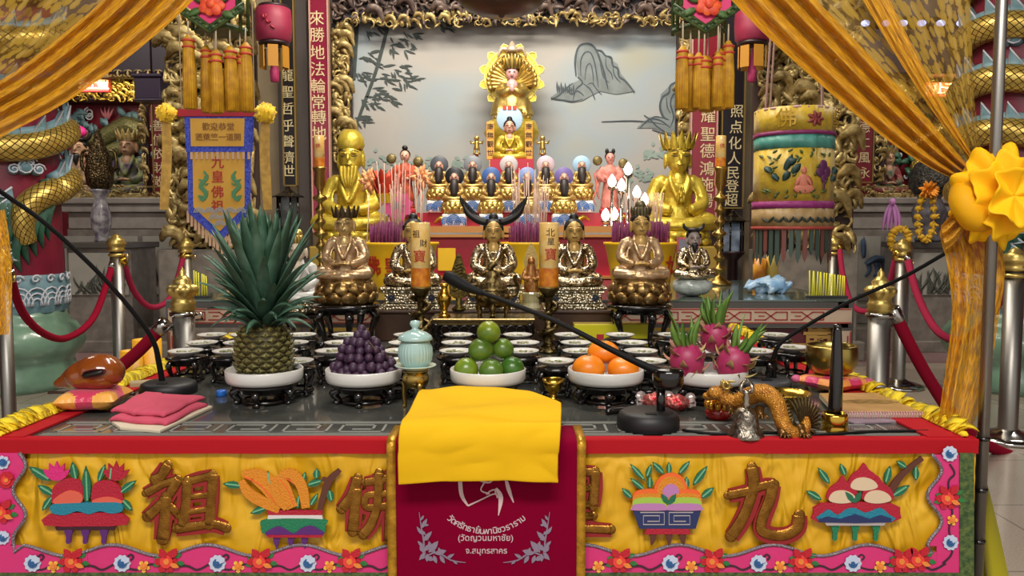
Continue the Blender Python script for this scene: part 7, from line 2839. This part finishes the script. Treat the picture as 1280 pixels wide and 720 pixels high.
rope('crimson rope sagging behind the curtain tail between two right stanchions', [(1134, 322, 5.26), (1148, 372, 5.05), (1172, 414, 4.75), (1205, 425, 4.45), (1240, 392, 4.15), (1262, 342, 3.97)], .023, VELD)
rope('dusty pink rope at the foot of the yellow canopy', [(1049, 308, 6.02), (1054, 345, 5.9), (1066, 382, 5.75), (1088, 388, 5.6), (1108, 365, 5.45), (1121, 318, 5.3)], .02, VELD)
# ================================================================ HANGING THINGS
def cord(mb, p, ztop, r=.0025):
    mb.tube([p, (p[0], p[1], ztop)], r, 5)
ZC = 4.28
TAS = M('amber tassel silk', 'cf9a18', .6, 0, .8, 9, h2='b07a10', vs=30)
TRED = M('tassel band', 'c0402a', .6)
PKF = M('hot pink panel', 'd8286c', .45)
OPET = M('orange rose paint', 'f0662a', .5, h2='d83c24', vs=30)
GRNF = M('dark green frame', '2c4426', .5, h2='51622c', vs=40)
def palace_lantern(cxp, dx, Y, label, tass, seed):
    """hexagonal lantern with a V shaped lower edge and a curtain of tassels"""
    c = at(cxp, 30, Y)
    t = thing('palace_lantern', label, 'lantern', (c.x, Y, at(cxp, 140, Y).z))
    q = lambda px_, py_: (at(px_, py_, Y).x, at(px_, py_, Y).z)
    m = MB()
    m.prism([q(cxp-27, -45), q(cxp+33, -45), q(cxp+33, 9), q(cxp+1, 33), q(cxp-29, 9)], .012, (0, Y, 0))
    m.build('pink_panel', PKF, t, world=True)
    m = MB()
    pts = [q(cxp-40, 14), q(cxp, 41), q(cxp+42, 12)]
    for (a, b) in ((pts[0], pts[1]), (pts[1], pts[2])):
        for dz in (.0, .022):
            m.tube([(a[0], Y-.012, a[1]+dz), (b[0], Y-.012, b[1]+dz)], .0065, 8)
        m.prism([a, b, (b[0], b[1]+.024), (a[0], a[1]+.024)], .008, (0, Y-.004, 0))
        for k in range(5):
            u = (k+.5)/5
            m.ell((lerp(a[0], b[0], u), Y-.016, lerp(a[1], b[1], u)+.011), (.011, .006, .008), 8, 6)
    for x_ in (cxp-30, cxp+34):
        p = q(x_, 8)
        m.tube([(p[0], Y-.01, p[1]), (p[0], Y-.01, p[1]+.3)], .008, 8)
    m.build('green_frame', GRNF, t, world=True)
    m = MB()
    for k in range(6):
        a_ = PI/6+k*PI/3
        r_ = .105
        x, y = c.x+r_*math.cos(a_), Y+.1+.09*math.sin(a_)
        m.tube([(x, y, c.z-.01), (x, y, c.z+.5)], .007, 6)
    m.lathe([(0, 0), (.1, 0), (.105, .01), (.1, .02), (0, .02)], (c.x, Y+.1, c.z-.01), 6, smooth=False)
    m.build('cage', GRNF, t, world=True)
    m = MB()
    for k in range(7):
        a_ = k*2*PI/7
        m.mi = 0
        r_ = .02 if k % 2 else .026
        m.ell((at(cxp+3, 8, Y).x+r_*math.cos(a_), Y-.018-.002*k, at(cxp, 8, Y).z+r_*.9*math.sin(a_)), (.024, .006, .02), 10, 7, rot=(0, -a_, 0))
    m.ell((at(cxp+3, 8, Y).x, Y-.034, at(cxp, 8, Y).z), (.017, .008, .017), 12, 8)
    m.build('painted_rose', OPET, t, world=True)
    m = MB()
    for (x0_, y0_, x1_, y1_) in ((cxp-12, 12, cxp-30, 20), (cxp+14, 16, cxp+30, 22), (cxp+12, 2, cxp+24, -8), (cxp-8, 2, cxp-24, -4)):
        a, b = at(x0_, y0_, Y-.015), at(x1_, y1_, Y-.015)
        m.leaf(a, b, .014, (0, -.004, 0), 6)
    m.build('rose_leaves', M('rose leaf paint', '4c6a34', .5), t, world=True)
    rd = random.Random(seed)
    for (px_, y0_, y1_, w) in tass:
        p0 = at(px_, y0_, Y)
        L = p0.z-at(px_, y1_, Y).z
        tt = thing('x', 'x', 'x')
        bpy.data.objects.remove(tt)
        r_ = w*.5*Y/F
        yy = rd.choice((-.005, .04, .09))
        m = MB()
        m.mi = 0
        m.lathe([(0, -L*.96), (r_*.6, -L), (r_*1.02, -L*.985), (r_*1.0, -L*.5), (r_*.86, -.04), (r_*.9, -.02), (r_*.3, 0), (0, 0)], (p0.x, Y+yy, p0.z), 72, fl=lambda a, j: 1+(.07*math.cos(a*18)+.05*math.cos(a*7+px_))*(j < 4))
        o = m.build('tassel', TAS, t, world=True)
        m = MB()
        for z_ in (-.022, -.045):
            m.lathe([(r_*.7, z_-.006), (r_*1.06, z_-.003), (r_*1.06, z_+.003), (r_*.7, z_+.006)], (p0.x, Y+yy, p0.z), 16)
        m.build('red_band', TRED, o, world=True)
        m = MB()
        m.tube([(p0.x, Y+yy, p0.z-.002), (p0.x, Y+yy, c.z+.01)], .003, 5)
        m.build('tassel_cord', M('pale cord', 'c9b79a', .6), o, world=True)
    m = MB()
    for sg in (1, -1):
        m.tube([(c.x+sg*.08, Y+.1, c.z+.4), (c.x, Y+.1, ZC)], .004, 5)
    m.build('hanging_cord', MC['pale cord'], t, world=True)
palace_lantern(264, 0, 3.05, 'hexagonal pink lantern with rose and amber tassels above the yellow banner', [(236, 44, 137, 15), (246, 50, 137, 14), (257, 56, 138, 16), (271, 62, 142, 14), (283, 55, 138, 16), (297, 46, 136, 16), (264, 60, 136, 13), (290, 58, 135, 13)], 3)
palace_lantern(881, 0, 3.05, 'hexagonal pink lantern with rose and amber tassels right of the mural', [(853, 58, 137, 15), (866, 64, 138, 16), (880, 70, 138, 15), (892, 64, 136, 15), (903, 58, 136, 16), (914, 48, 134, 15), (873, 66, 136, 13), (897, 66, 135, 13)], 4)
# dark twisted metal rod hanging in front of the left tassels
# ---- embroidered pennant banner
YB_ = 4.1
pb = at(273, 145, YB_)
t = thing('hanging_banner', 'yellow pennant banner with blue border and red characters hanging at left', 'banner', (pb.x, YB_, at(274, 300, YB_).z))
BLU = M('royal blue beads', '2a3cae', .4, .1, .9, 200, h2='5a6ae0', vs=120, kind='voronoi')
BYEL = M('banner yellow silk', 'd9a63e', .5, bump=.2, bs=20, h2='cf9a30', vs=8)
def PX(mb, pts, dd=0, d=.005, sm=0):
    pxpoly(mb, pts, YB_-dd, d, sm)
m = MB()
PX(m, [(224, 137), (323, 137), (323, 146), (224, 146)], .0, .02)
m.build('red_header', M('red header cloth', 'a5182c', .6), t, world=True)
m = MB()
PX(m, [(231, 146), (318, 146), (316, 190), (233, 190)], .006, .006)
PX(m, [(234, 188), (314, 188), (313, 265), (275, 302), (236, 266)], 0, .005)
m.build('blue_border', BLU, t, world=True)
m = MB()
PX(m, [(238, 148), (306, 148), (305, 183), (239, 183)], .011, .004)
PX(m, [(241, 190), (306, 190), (306, 258), (275, 289), (242, 259)], .005, .004)
m.build('yellow_field', BYEL, t, world=True)
m = MB()
for k in range(12):
    x = 238+k*6.5
    PX(m, [(x, 190), (x+3.2, 190), (x+3.2, 199), (x, 199)], .012, .003)
for k in range(9):
    for sg in (1, -1):
        x = 275+sg*(3+k*4.6)
        y0_ = 300-36*(3+k*4.6)/39.0
        l = 20-k*.6
        PX(m, [(x-1.5, y0_), (x+1.5, y0_), (x+1.5, y0_+l), (x-1.5, y0_+l)], -.004, .003)
m.build('striped_fringe', M('pale striped fringe', 'd0a888', .6), t, world=True)
def btext(mb, s, px_, py_, size, dd):
    mb.text(s, size*YB_/F, at(px_, py_, YB_-dd), d=.002, bold=.012)
m = MB()
btext(m, '歡迎恭堂', 273, 159, 10, .016)
btext(m, '蓬萊竺一道開', 273, 172, 9.5, .016)
m.build('small_lettering', M('ochre lettering', '8a5a1c', .5), t, world=True)
m = MB()
for ch, y in zip('九皇佛祖', (204, 222, 241, 259)):
    btext(m, ch, 272, y, 16, .01)
m.build('red_lettering', M('red lettering', 'b02a1c', .5), t, world=True)
for sg in (1, -1):
    m = MB()
    pxstroke(m, [(275+20*sg, 214), (275+16*sg, 222), (275+24*sg, 232), (275+17*sg, 242), (275+22*sg, 250), (275+27*sg, 244)], YB_-.01, [2, 4, 5, 5, 4, 1], .004, 4)
    for k in range(6):
        pxleaf(m, (275+20*sg, 222+5*k), (275+(27 if k % 2 else 14)*sg, 219+5*k), 2.5, YB_-.01, .004)
    m.build('green_dragon', M('green embroidery', '4f8a5c', .5), t, world=True)
m = MB()
for r0 in range(3):
    for k in range(5):
        cx_ = 275+(k-2)*13+(6 if r0 % 2 else 0)
        cy_ = 266+r0*8
        if abs(cx_-275) > 34-(cy_-258)*1.0:
            continue
        for j in range(3):
            rr_ = 6.5-2*j
            pxstroke(m, [(cx_+rr_*math.cos(a_), cy_-rr_*math.sin(a_)) for a_ in [PI*q/6 for q in range(7)]], YB_-.01, 1.1, .003, 0)
m.build('silver_waves', M('silver wave thread', 'aab0b4', .4, .3), t, world=True)
m = MB()
for x_ in (228, 319):
    p = at(x_, 138, YB_)
    cord(m, (p.x, YB_-.01, p.z), ZC, .003)
m.build('hanging_cord', MC['pale cord'], t, world=True)
POM = M('yellow pompom', 'f0c41a', .75, bump=.6, bs=120, sheen=.3)
for px_, sg, lab in ((208, -1, 'left'), (332, 1, 'right')):
    m = MB()
    rd = random.Random(px_)
    c = at(px_, 142, YB_-.03)
    for k in range(90):
        a_, e = rd.uniform(0, 6.28), math.asin(rd.uniform(-1, 1))
        d = Vector((math.cos(a_)*math.cos(e), math.sin(a_)*math.cos(e), math.sin(e)))
        m.leaf(c+d*.02, c+d*rd.uniform(.05, .062), .016, (0, 0, 0), 4, .4, (d.y, -d.x, .3))
    m.ell(c, .046, 14, 9)
    m.build('pompom', POM, t, world=True)
    m = MB()
    pts = [(px_+sg*(2-2*1), 152), (px_+sg*-1, 190), (px_-sg*3+sg*4, 230), (px_+sg*3, 262)]
    pxstroke(m, pts, YB_-.02, [11, 12, 12, 10], .004, 4)
    m.build('ribbon', M('gilt ribbon', 'd0a54a', .45, .1, .4, 60, h2='b0863a', vs=30), t, world=True)
m = MB()
pa, pb_ = at(204, 140, YB_), at(336, 140, YB_)
m.tube([(pa.x, YB_+.012, pa.z), (pb_.x, YB_+.012, pb_.z)], .012, 10)
m.build('cross_bar', STEEL, t, world=True)
# ---- cylindrical canopy banner
YK = 4.55
ck = at(992, 200, YK)
RK = 47.5*YK/F
t = thing('hanging_canopy', 'cylindrical yellow embroidered canopy with ribbon fringe hanging at right', 'canopy', (ck.x, YK, at(992, 318, YK).z))
zk = lambda py: at(992, py, YK-RK).z
FW = lambda a, j: 1+.012*math.cos(a*22)+.01*math.cos(a*9+1)
CYEL = M('canopy yellow silk', 'c3a223', .45, 0, .5, 26, h2='a88a1c', vs=10, sheen=.2, dist=.01)
def kband(name, y0, y1, mat, dr=0, n=88):
    m = MB()
    m.lathe([(RK+dr-.006, zk(y1)), (RK+dr, zk(y1)), (RK+dr, zk(y0)), (RK+dr-.006, zk(y0))], (ck.x, YK, 0), n, fl=FW)
    return m.build(name, mat, t, world=True)
kband('top_band', 131, 163, CYEL)
kband('purple_line', 162, 167, M('purple braid', '7a2458', .6, bump=.6, bs=120), .004)
kband('teal_band', 167, 184, M('teal silk', '3f7f74', .45, h2='55988a', vs=10))
kband('middle_panel', 183, 252, CYEL, -.002)
kband('lower_purple_line', 251, 260, M('magenta braid', '8a2a6a', .6, bump=.6, bs=120), .004)
kband('cream_band', 259, 284, M('cream silk', 'a5895a', .5, h2='8f7348', vs=14), .002)
kband('red_hem', 283, 287, M('red hem', '9a3a30', .6), .005)
def kpt(px_, py_, dr):
    s_ = max(-.97, min(.97, (px_-992)/47.5))
    return Vector((ck.x+(RK+dr)*s_, YK-(RK+dr)*math.sqrt(1-s_*s_), zk(py_)))
def kleaf(mb, a, b, w, dr=.006):
    p, q = kpt(a[0], a[1], dr), kpt(b[0], b[1], dr)
    mb.leaf(p, q, w, (0, -.004, 0), 5, .1)
def kblob(mb, px_, py_, rx_, rz_, dr=.004):
    s_ = max(-.97, min(.97, (px_-992)/47.5))
    mb.ell(kpt(px_, py_, dr), (rx_, .007, rz_), 10, 7, rot=(0, 0, math.asin(s_)))
def ktext(mb, ch, px_, py_, size):
    vs_, fs_ = text_geo(ch, .0, 14)
    th0 = math.asin((px_-992)/47.5)
    s_ = size*YK/F
    mb.add([Vector((ck.x+(RK+.012+(.005 if vz > 0 else 0))*math.sin(th0+vx*s_/RK), YK-(RK+.012+(.005 if vz > 0 else 0))*math.cos(th0+vx*s_/RK), zk(py_)+vy*s_)) for vx, vy, vz in vs_], fs_, smooth=False)
m = MB()
ktext(m, '佛', 968, 148, 24)
ktext(m, '皇', 1030, 148, 24)
m.build('gilt_character', M('gilt green outline', 'b08a1c', .4, .3), t, world=True)
m = MB()
for k in range(7):
    a_ = k*2*PI/7
    kleaf(m, (1000, 148), (1000+11*math.cos(a_), 148-11*math.sin(a_)), .012)
m.build('red_flower', M('dull red embroidery', '8c3a34', .55), t, world=True)
m = MB()
rd = random.Random(8)
for k in range(46):
    x, y = rd.uniform(948, 1036), rd.choice((rd.uniform(238, 248), rd.uniform(188, 206), rd.uniform(196, 245)))
    a_ = rd.uniform(.3, 2.8)
    kleaf(m, (x, y), (x+6*math.cos(a_), y-6*math.sin(a_)), .007)
m.build('green_foliage', M('olive embroidery', '4c5a24', .55), t, world=True)
m = MB()
kblob(m, 988, 236, .055, .026)
kblob(m, 988, 227, .03, .042)
kblob(m, 988, 213, .015, .019)
for sg in (1, -1):
    kleaf(m, (988+3*sg, 220), (988+10*sg, 234), .014)
m.build('pink_seated_figure', M('salmon embroidery', 'c07058', .55), t, world=True)
m = MB()
for x, y in ((1012, 206), (1018, 214), (1008, 214), (1014, 222)):
    kblob(m, x, y, .028, .03)
kleaf(m, (1013, 222), (1012, 242), .006)
m.build('purple_blossom', M('plum embroidery', '5a2450', .55), t, world=True)
for bird in ((((968, 212), (975, 192)), ((975, 216), (984, 204)), ((972, 214), (966, 226)), ((970, 205), (980, 198))), (((955, 214), (950, 206)), ((957, 216), (962, 226))), (((1028, 216), (1032, 206)), ((1028, 218), (1024, 226)))):
    m = MB()
    for a, b in bird:
        kleaf(m, a, b, .02)
    m.build('dark_bird', M('teal black embroidery', '24403c', .55), t, world=True)
m = MB()
for k in range(9):
    x = 954+k*9.5
    kleaf(m, (x-5, 272), (x, 278), .008)
    kleaf(m, (x, 278), (x+5, 270), .008)
m.build('dark_scallops', M('ink embroidery', '30342a', .6), t, world=True)
for k in range(36):
    a_ = 2*PI*k/36
    rd = random.Random(k)
    p = Vector((ck.x+RK*.97*math.cos(a_), YK+RK*.97*math.sin(a_), zk(286)))
    l = rd.uniform(.12, .19)
    m = MB()
    d = Vector((-math.sin(a_), math.cos(a_), 0))*.012
    o_ = Vector((math.cos(a_), math.sin(a_), 0))*.002
    m.add([p-d-o_, p+d-o_, p+d+o_, p-d+o_]+[q_-Vector((0, 0, l*.9)) for q_ in (p-d-o_, p+d-o_, p+d+o_, p-d+o_)]+[p-o_-Vector((0, 0, l*1.1)), p+o_-Vector((0, 0, l*1.1))], [(0, 1, 2, 3), (0, 4, 5, 1), (2, 6, 7, 3), (1, 5, 6, 2), (0, 3, 7, 4), (4, 8, 5), (6, 9, 7), (5, 8, 9, 6), (4, 7, 9, 8)], smooth=False)
    m.build('ribbon_tail', M('dark ribbon', '3a4a42', .5) if k % 3 else M('rust ribbon', '6f3f38', .5), t, world=True)
m = MB()
m.lathe([(RK*.9, zk(131)-.012), (RK, zk(131)-.012), (RK, zk(131)), (RK*.9, zk(131))], (ck.x, YK, 0), 40)
for k in range(4):
    a_ = k*PI/2+.4
    m.tube([(ck.x+RK*.95*math.cos(a_), YK+RK*.95*math.sin(a_), zk(131)), (ck.x+.05*math.cos(a_), YK+.05*math.sin(a_), ZC)], .006, 6)
m.build('ring_and_cords', M('rosy cord', 'c09a90', .5), t, world=True)
# ---- small red lanterns
YL = 6.2
def red_lantern(px_, py_, label):
    c = at(px_, py_, YL)
    t = thing('red_lantern', label, 'lantern', tuple(c), 0, 'small red drum lanterns')
    m = MB()
    m.lathe([(.1, -.13), (.128, -.11), (.135, -.02), (.135, .04), (.128, .12), (.1, .135)], n=40, fl=lambda a, j: 1+.012*math.cos(a*20))
    m.build('silk_drum', M('lantern red silk', '8c2440', .55, h2='7a1c38', vs=6, emit=.05), t)
    for z_ in (-.135, .135):
        m = MB()
        m.lathe([(0, z_-.012), (.11, z_-.012), (.115, z_), (.11, z_+.012), (0, z_+.012)], n=32)
        m.build('rim', DWOOD, t)
    m = MB()
    for k in range(3):
        a_ = -PI/2+(k-1)*.22
        m.tube([(.137*math.cos(a_-.1), .137*math.sin(a_-.1), .05-.04*k), (.139*math.cos(a_), .139*math.sin(a_), .02-.03*k), (.137*math.cos(a_+.12), .137*math.sin(a_+.12), .05-.05*k)], .009, 6, 3)
    m.build('painted_mark', M('painted red mark', '8c1024', .5), t)
    for k in range(6):
        a_ = k*PI/3-PI/2+.2
        m = MB()
        m.box((.1*math.cos(a_), .1*math.sin(a_), -.24), (.075, .008, .16), rz=a_+PI/2)
        m.build('yellow_flap', M('amber flap', 'a8741c', .6, bump=.3, bs=40), t)
    m = MB()
    m.lathe([(0, -.42), (.03, -.42), (.034, -.34), (.02, -.29), (.02, -.27), (0, -.15)], n=16, fl=lambda a, j: 1+.08*math.cos(a*8))
    m.build('pink_tassel', M('pink tassel silk', 'b83a6c', .6), t)
    m = MB()
    m.tube([(0, 0, .14), (0, 0, ZC-c.z)], .008, 6)
    m.build('hanger', DWOOD, t)
red_lantern(342, 32, 'small red drum lantern with amber flaps above the left black board')
red_lantern(941, 32, 'small red drum lantern with amber flaps partly behind the right curtain')
# ---- dark pagoda lanterns under the black boards
for px_, py0, py1, lab, gm in ((359, 232, 282, 'dark hexagonal standing lantern under the left black board', M('smoky glass', '3a3c3e', .15, coat=.5)), (917, 262, 314, 'dark lantern with pale blue panes under the right black board', M('pale blue pane', '8f9eb4', .3, h2='5c6a80', vs=12))):
    Y = 6.9
    a, b = at(px_, py0, Y), at(px_, py1, Y)
    h = a.z-b.z
    t = thing('pagoda_lantern', lab, 'lantern', (a.x, Y, 0))
    m = MB()
    m.lathe([(0, 0), (.12, 0), (.12, .04), (.05, .1), (.045, b.z-.08), (.1, b.z-.02), (.1, b.z), (0, b.z)], n=12)
    m.build('column', DWOOD, t)
    m = MB()
    m.lathe([(0, b.z), (.085, b.z), (.085, b.z+h*.7), (0, b.z+h*.7)], n=6, smooth=False)
    m.build('glass_body', gm, t)
    m = MB()
    for k in range(6):
        a_ = k*PI/3
        m.tube([(.088*math.cos(a_), .088*math.sin(a_), b.z), (.088*math.cos(a_), .088*math.sin(a_), b.z+h*.7)], .008, 6)
    m.build('corner_posts', BLACK, t)
    m = MB()
    m.lathe([(.0, b.z+h*.68), (.14, b.z+h*.7), (.145, b.z+h*.73), (.07, b.z+h*.82), (.03, b.z+h*.9), (.02, b.z+h*.98), (0, b.z+h)], n=6, smooth=False)
    m.build('roof', BLACK, t)
# ---- wooden pendant bowl at the top edge
c = at(627, 20, 4.4)
t = thing('pendant_lamp', 'brown wooden bowl pendant at the top edge above the mural', 'lamp', (c.x, 4.4, c.z))
m = MB()
m.lathe([(0, -.012), (.012, -.008), (.02, .004), (.12, .012), (.2, .045), (.235, .085), (.24, .1), (.22, .1), (.19, .06), (.1, .03), (0, .03)], n=48)
m.build('bowl', M('brown pendant wood', '4c2a1a', .4, h2='3a2014', vs=10), t)
m = MB()
for k in range(3):
    a_ = k*2*PI/3
    m.tube([(.22*math.cos(a_), .22*math.sin(a_), .1), (0, 0, .7)], .005, 6)
m.tube([(0, 0, .7), (0, 0, ZC-c.z)], .008, 6)
m.build('chain', DWOOD, t)
# ================================================================ STEEL FRAME AND LACE CURTAINS
def lace(name, kind, h, h2, lo, hi):
    t = NT(name)
    if kind == 'net':
        ds = t.tex('ShaderNodeTexNoise', (30, 40, 1), 'UV', Detail=2.0)
        v = t.tex('ShaderNodeTexVoronoi', (21, 18, 1), 'UV', Randomness=.6)
        ad = t.nd('ShaderNodeMath', operation='MULTIPLY_ADD')
        ad.inputs[1].default_value = .42
        t.l.new(ds.outputs['Fac'], ad.inputs[0])
        t.l.new(v.outputs['Distance'], ad.inputs[2])
        f = t.ramp(ad.outputs[0], [(.0, (.55, .55, .55, 1)), (.34, (1, 1, 1, 1)), (.74, (.8, .8, .8, 1)), (.8, (0, 0, 0, 1))])
    else:
        n = t.tex('ShaderNodeTexNoise', (70, 26, 1) if kind == 'band' else (26, 20, 1), 'UV', Detail=3.0)
        f = t.ramp(n.outputs['Fac'], [(.4, (0, 0, 0, 1)), (.58, (1, 1, 1, 1))])
    mr = t.nd('ShaderNodeMapRange')
    mr.inputs['To Min'].default_value = lo
    mr.inputs['To Max'].default_value = hi
    t.l.new(f, mr.inputs['Value'])
    t.l.new(mr.outputs[0], t.b.inputs['Alpha'])
    t.l.new(t.ramp(f, [(0, C(h2)), (1, C(h))]), t.b.inputs['Base Color'])
    t.b.inputs['Roughness'].default_value = .5
    t.bump(f, .35, .003)
    return t.m
LBAND = lace('gathered gold lace', 'band', 'cf9312', 'a86e08', .9, 1)
LSHEER = lace('sheer gold lace', 'net', 'a8862c', '7c5c1a', .42, .86)
LTAIL = lace('gold lace tail', 'tail', 'd69a16', 'b4780c', .68, .98)
def pl(pts, q):
    """point on a smoothed px polyline at parameter q"""
    c = cr([(p[0], p[1], 0) for p in pts], 8)
    f = q*(len(c)-1)
    i = min(int(f), len(c)-2)
    return c[i].lerp(c[i+1], f-i)
YV = 1.86
def sheet(lo, up, nfold, amp, Y, nu=70, nv=50, seed=0, pinch=None):
    r = random.Random(seed)
    ph = [(r.uniform(.7, 1.4)*nfold, r.uniform(0, 6), r.uniform(.4, 1)) for _ in range(4)]
    def fn(u, v):
        a, b = pl(lo, v), pl(up, v)
        p = a.lerp(b, u)
        k = 1 if pinch is None else lerp(1, pinch, v)
        d = sum(w*math.sin(f*u*6.28+p_+v*1.5) for f, p_, w in ph)*amp*k*.5
        return at(p.x, p.y, Y+d)
    m = MB()
    m.grid(fn, nu, nv)
    return m
def curtain(label, loc):
    return thing('lace_curtain', label, 'curtain', loc)
ct = curtain('gold lace curtain tied back with a big yellow rosette at the upper right', tuple(at(1230, 250, YV)))
lo = [(860, -60), (935, 22), (1010, 92), (1100, 168), (1160, 208), (1212, 232)]
mid = [(960, -60), (1050, 30), (1120, 105), (1170, 160), (1200, 195), (1226, 222)]
rt_ = [(1213, -60), (1213, 0), (1215, 60), (1218, 120), (1224, 170), (1232, 215)]
sheet(lo, mid, 4, .02, YV, 90, 60, 1, .6).build('gathered_swag', LBAND, ct, world=True)
sheet(mid, rt_, 3, .012, YV+.015, 70, 50, 2, .6).build('sheer_panel', LSHEER, ct, world=True)
sheet([(1045, -60), (1090, 20), (1130, 85), (1170, 145), (1205, 190), (1226, 215)], [(1085, -60), (1122, 20), (1158, 90), (1190, 148), (1215, 192), (1229, 214)], 2, .008, YV-.01, 20, 40, 4, .6).build('sheer_fold', LTAIL, ct, world=True)
tlo = [(1212, 250), (1176, 285), (1184, 330), (1190, 390), (1182, 460), (1172, 530)]
tup = [(1244, 250), (1250, 290), (1256, 340), (1248, 400), (1238, 460), (1216, 535)]
sheet(tlo, tup, 3, .022, YV-.02, 60, 60, 3).build('hanging_tail', LTAIL, ct, world=True)
sheet([(1208, 252), (1180, 278), (1176, 282)], [(1222, 262), (1196, 300), (1182, 312)], 2, .012, YV-.06, 24, 16, 5).build('tail_flap', LTAIL, ct, world=True)
ROS = M('yellow organza', 'ffc014', .65, 0, .1, 30, sss=.5, spec=.2)
m = MB()
c = at(1257, 245, YV-.09)
for L, (r0, n, ph, dep) in enumerate(((.102, 9, 0, .03), (.086, 7, .4, .0), (.06, 5, .9, -.02))):
    def fn(u, v, r0=r0, n=n, ph=ph, dep=dep):
        a_ = 2*PI*u
        r_ = r0*v*(1+.1*math.cos(a_*n+ph)+.05*math.cos(a_*2*n+1))
        return c+Vector((r_*math.cos(a_), dep*v*v+.01*v*math.sin(a_*n*1.0+ph*3)-.014*L, r_*math.sin(a_)*1.05))
    m.grid(fn, 110, 10)
o = m.build('rosette', ROS, ct, world=True)
md = o.modifiers.new('t', 'SOLIDIFY')
md.thickness = .003
m = MB()
m.tube([at(1204, 226, YV-.03), at(1204, 250, YV-.075), at(1218, 272, YV-.08), at(1238, 276, YV-.05)], [.02, .03, .032, .02], 12, 5)
m.tube([at(1222, 200, YV), at(1212, 226, YV-.06), at(1216, 256, YV-.07)], [.012, .022, .018], 12, 5)
m.build('knot_loop', M('organza knot', 'e2a412', .6, 0, .3, 40, spec=.2), ct, world=True)
cl = curtain('gold lace curtain swag crossing the upper left corner', tuple(at(-10, 200, YV)))
lo = [(300, -70), (240, 2), (160, 72), (82, 128), (0, 172), (-60, 205)]
up = [(190, -70), (128, 0), (72, 48), (20, 88), (-30, 118), (-80, 150)]
far = [(-40, -90), (-60, -60), (-70, -20), (-80, 20), (-90, 60), (-95, 120)]
sheet(lo, up, 4, .02, YV, 90, 60, 6, .6).build('gathered_swag', LBAND, cl, world=True)
sheet(up, far, 4, .012, YV+.015, 70, 50, 7).build('sheer_panel', LSHEER, cl, world=True)
sheet([(-30, 268), (-34, 320), (-30, 380), (-30, 420)], [(6, 262), (13, 310), (15, 370), (11, 418)], 2, .014, YV-.01, 30, 30, 8).build('hanging_tail', LTAIL, cl, world=True)
pt, pb2 = at(1250, 0, 1.8), at(1228, 640, 1.8)
for nm, x, lab in (('r', at(1233, 450, 1.8).x, 'slim steel frame pole at the right front corner of the altar table'),):
    t = thing('frame_pole', lab, 'pole', (x, 1.8, 0))
    m = MB()
    m.tube([(0, 0, .02), (0, 0, 2.6)], .0125, 18)
    m.build('tube', STEEL, t)
    m = MB()
    m.lathe([(0, 0), (.06, 0), (.062, .006), (.02, .02), (.016, .04), (0, .04)], n=28)
    m.build('foot', CHROME, t)
    m = MB()
    for py_ in (548, 612, 676):
        z_ = at(1230, py_, 1.8).z
        m.lathe([(.012, z_-.004), (.0145, z_-.004), (.0145, z_+.004), (.012, z_+.004)], n=18)
    m.build('joint_ring', BLACK, t)
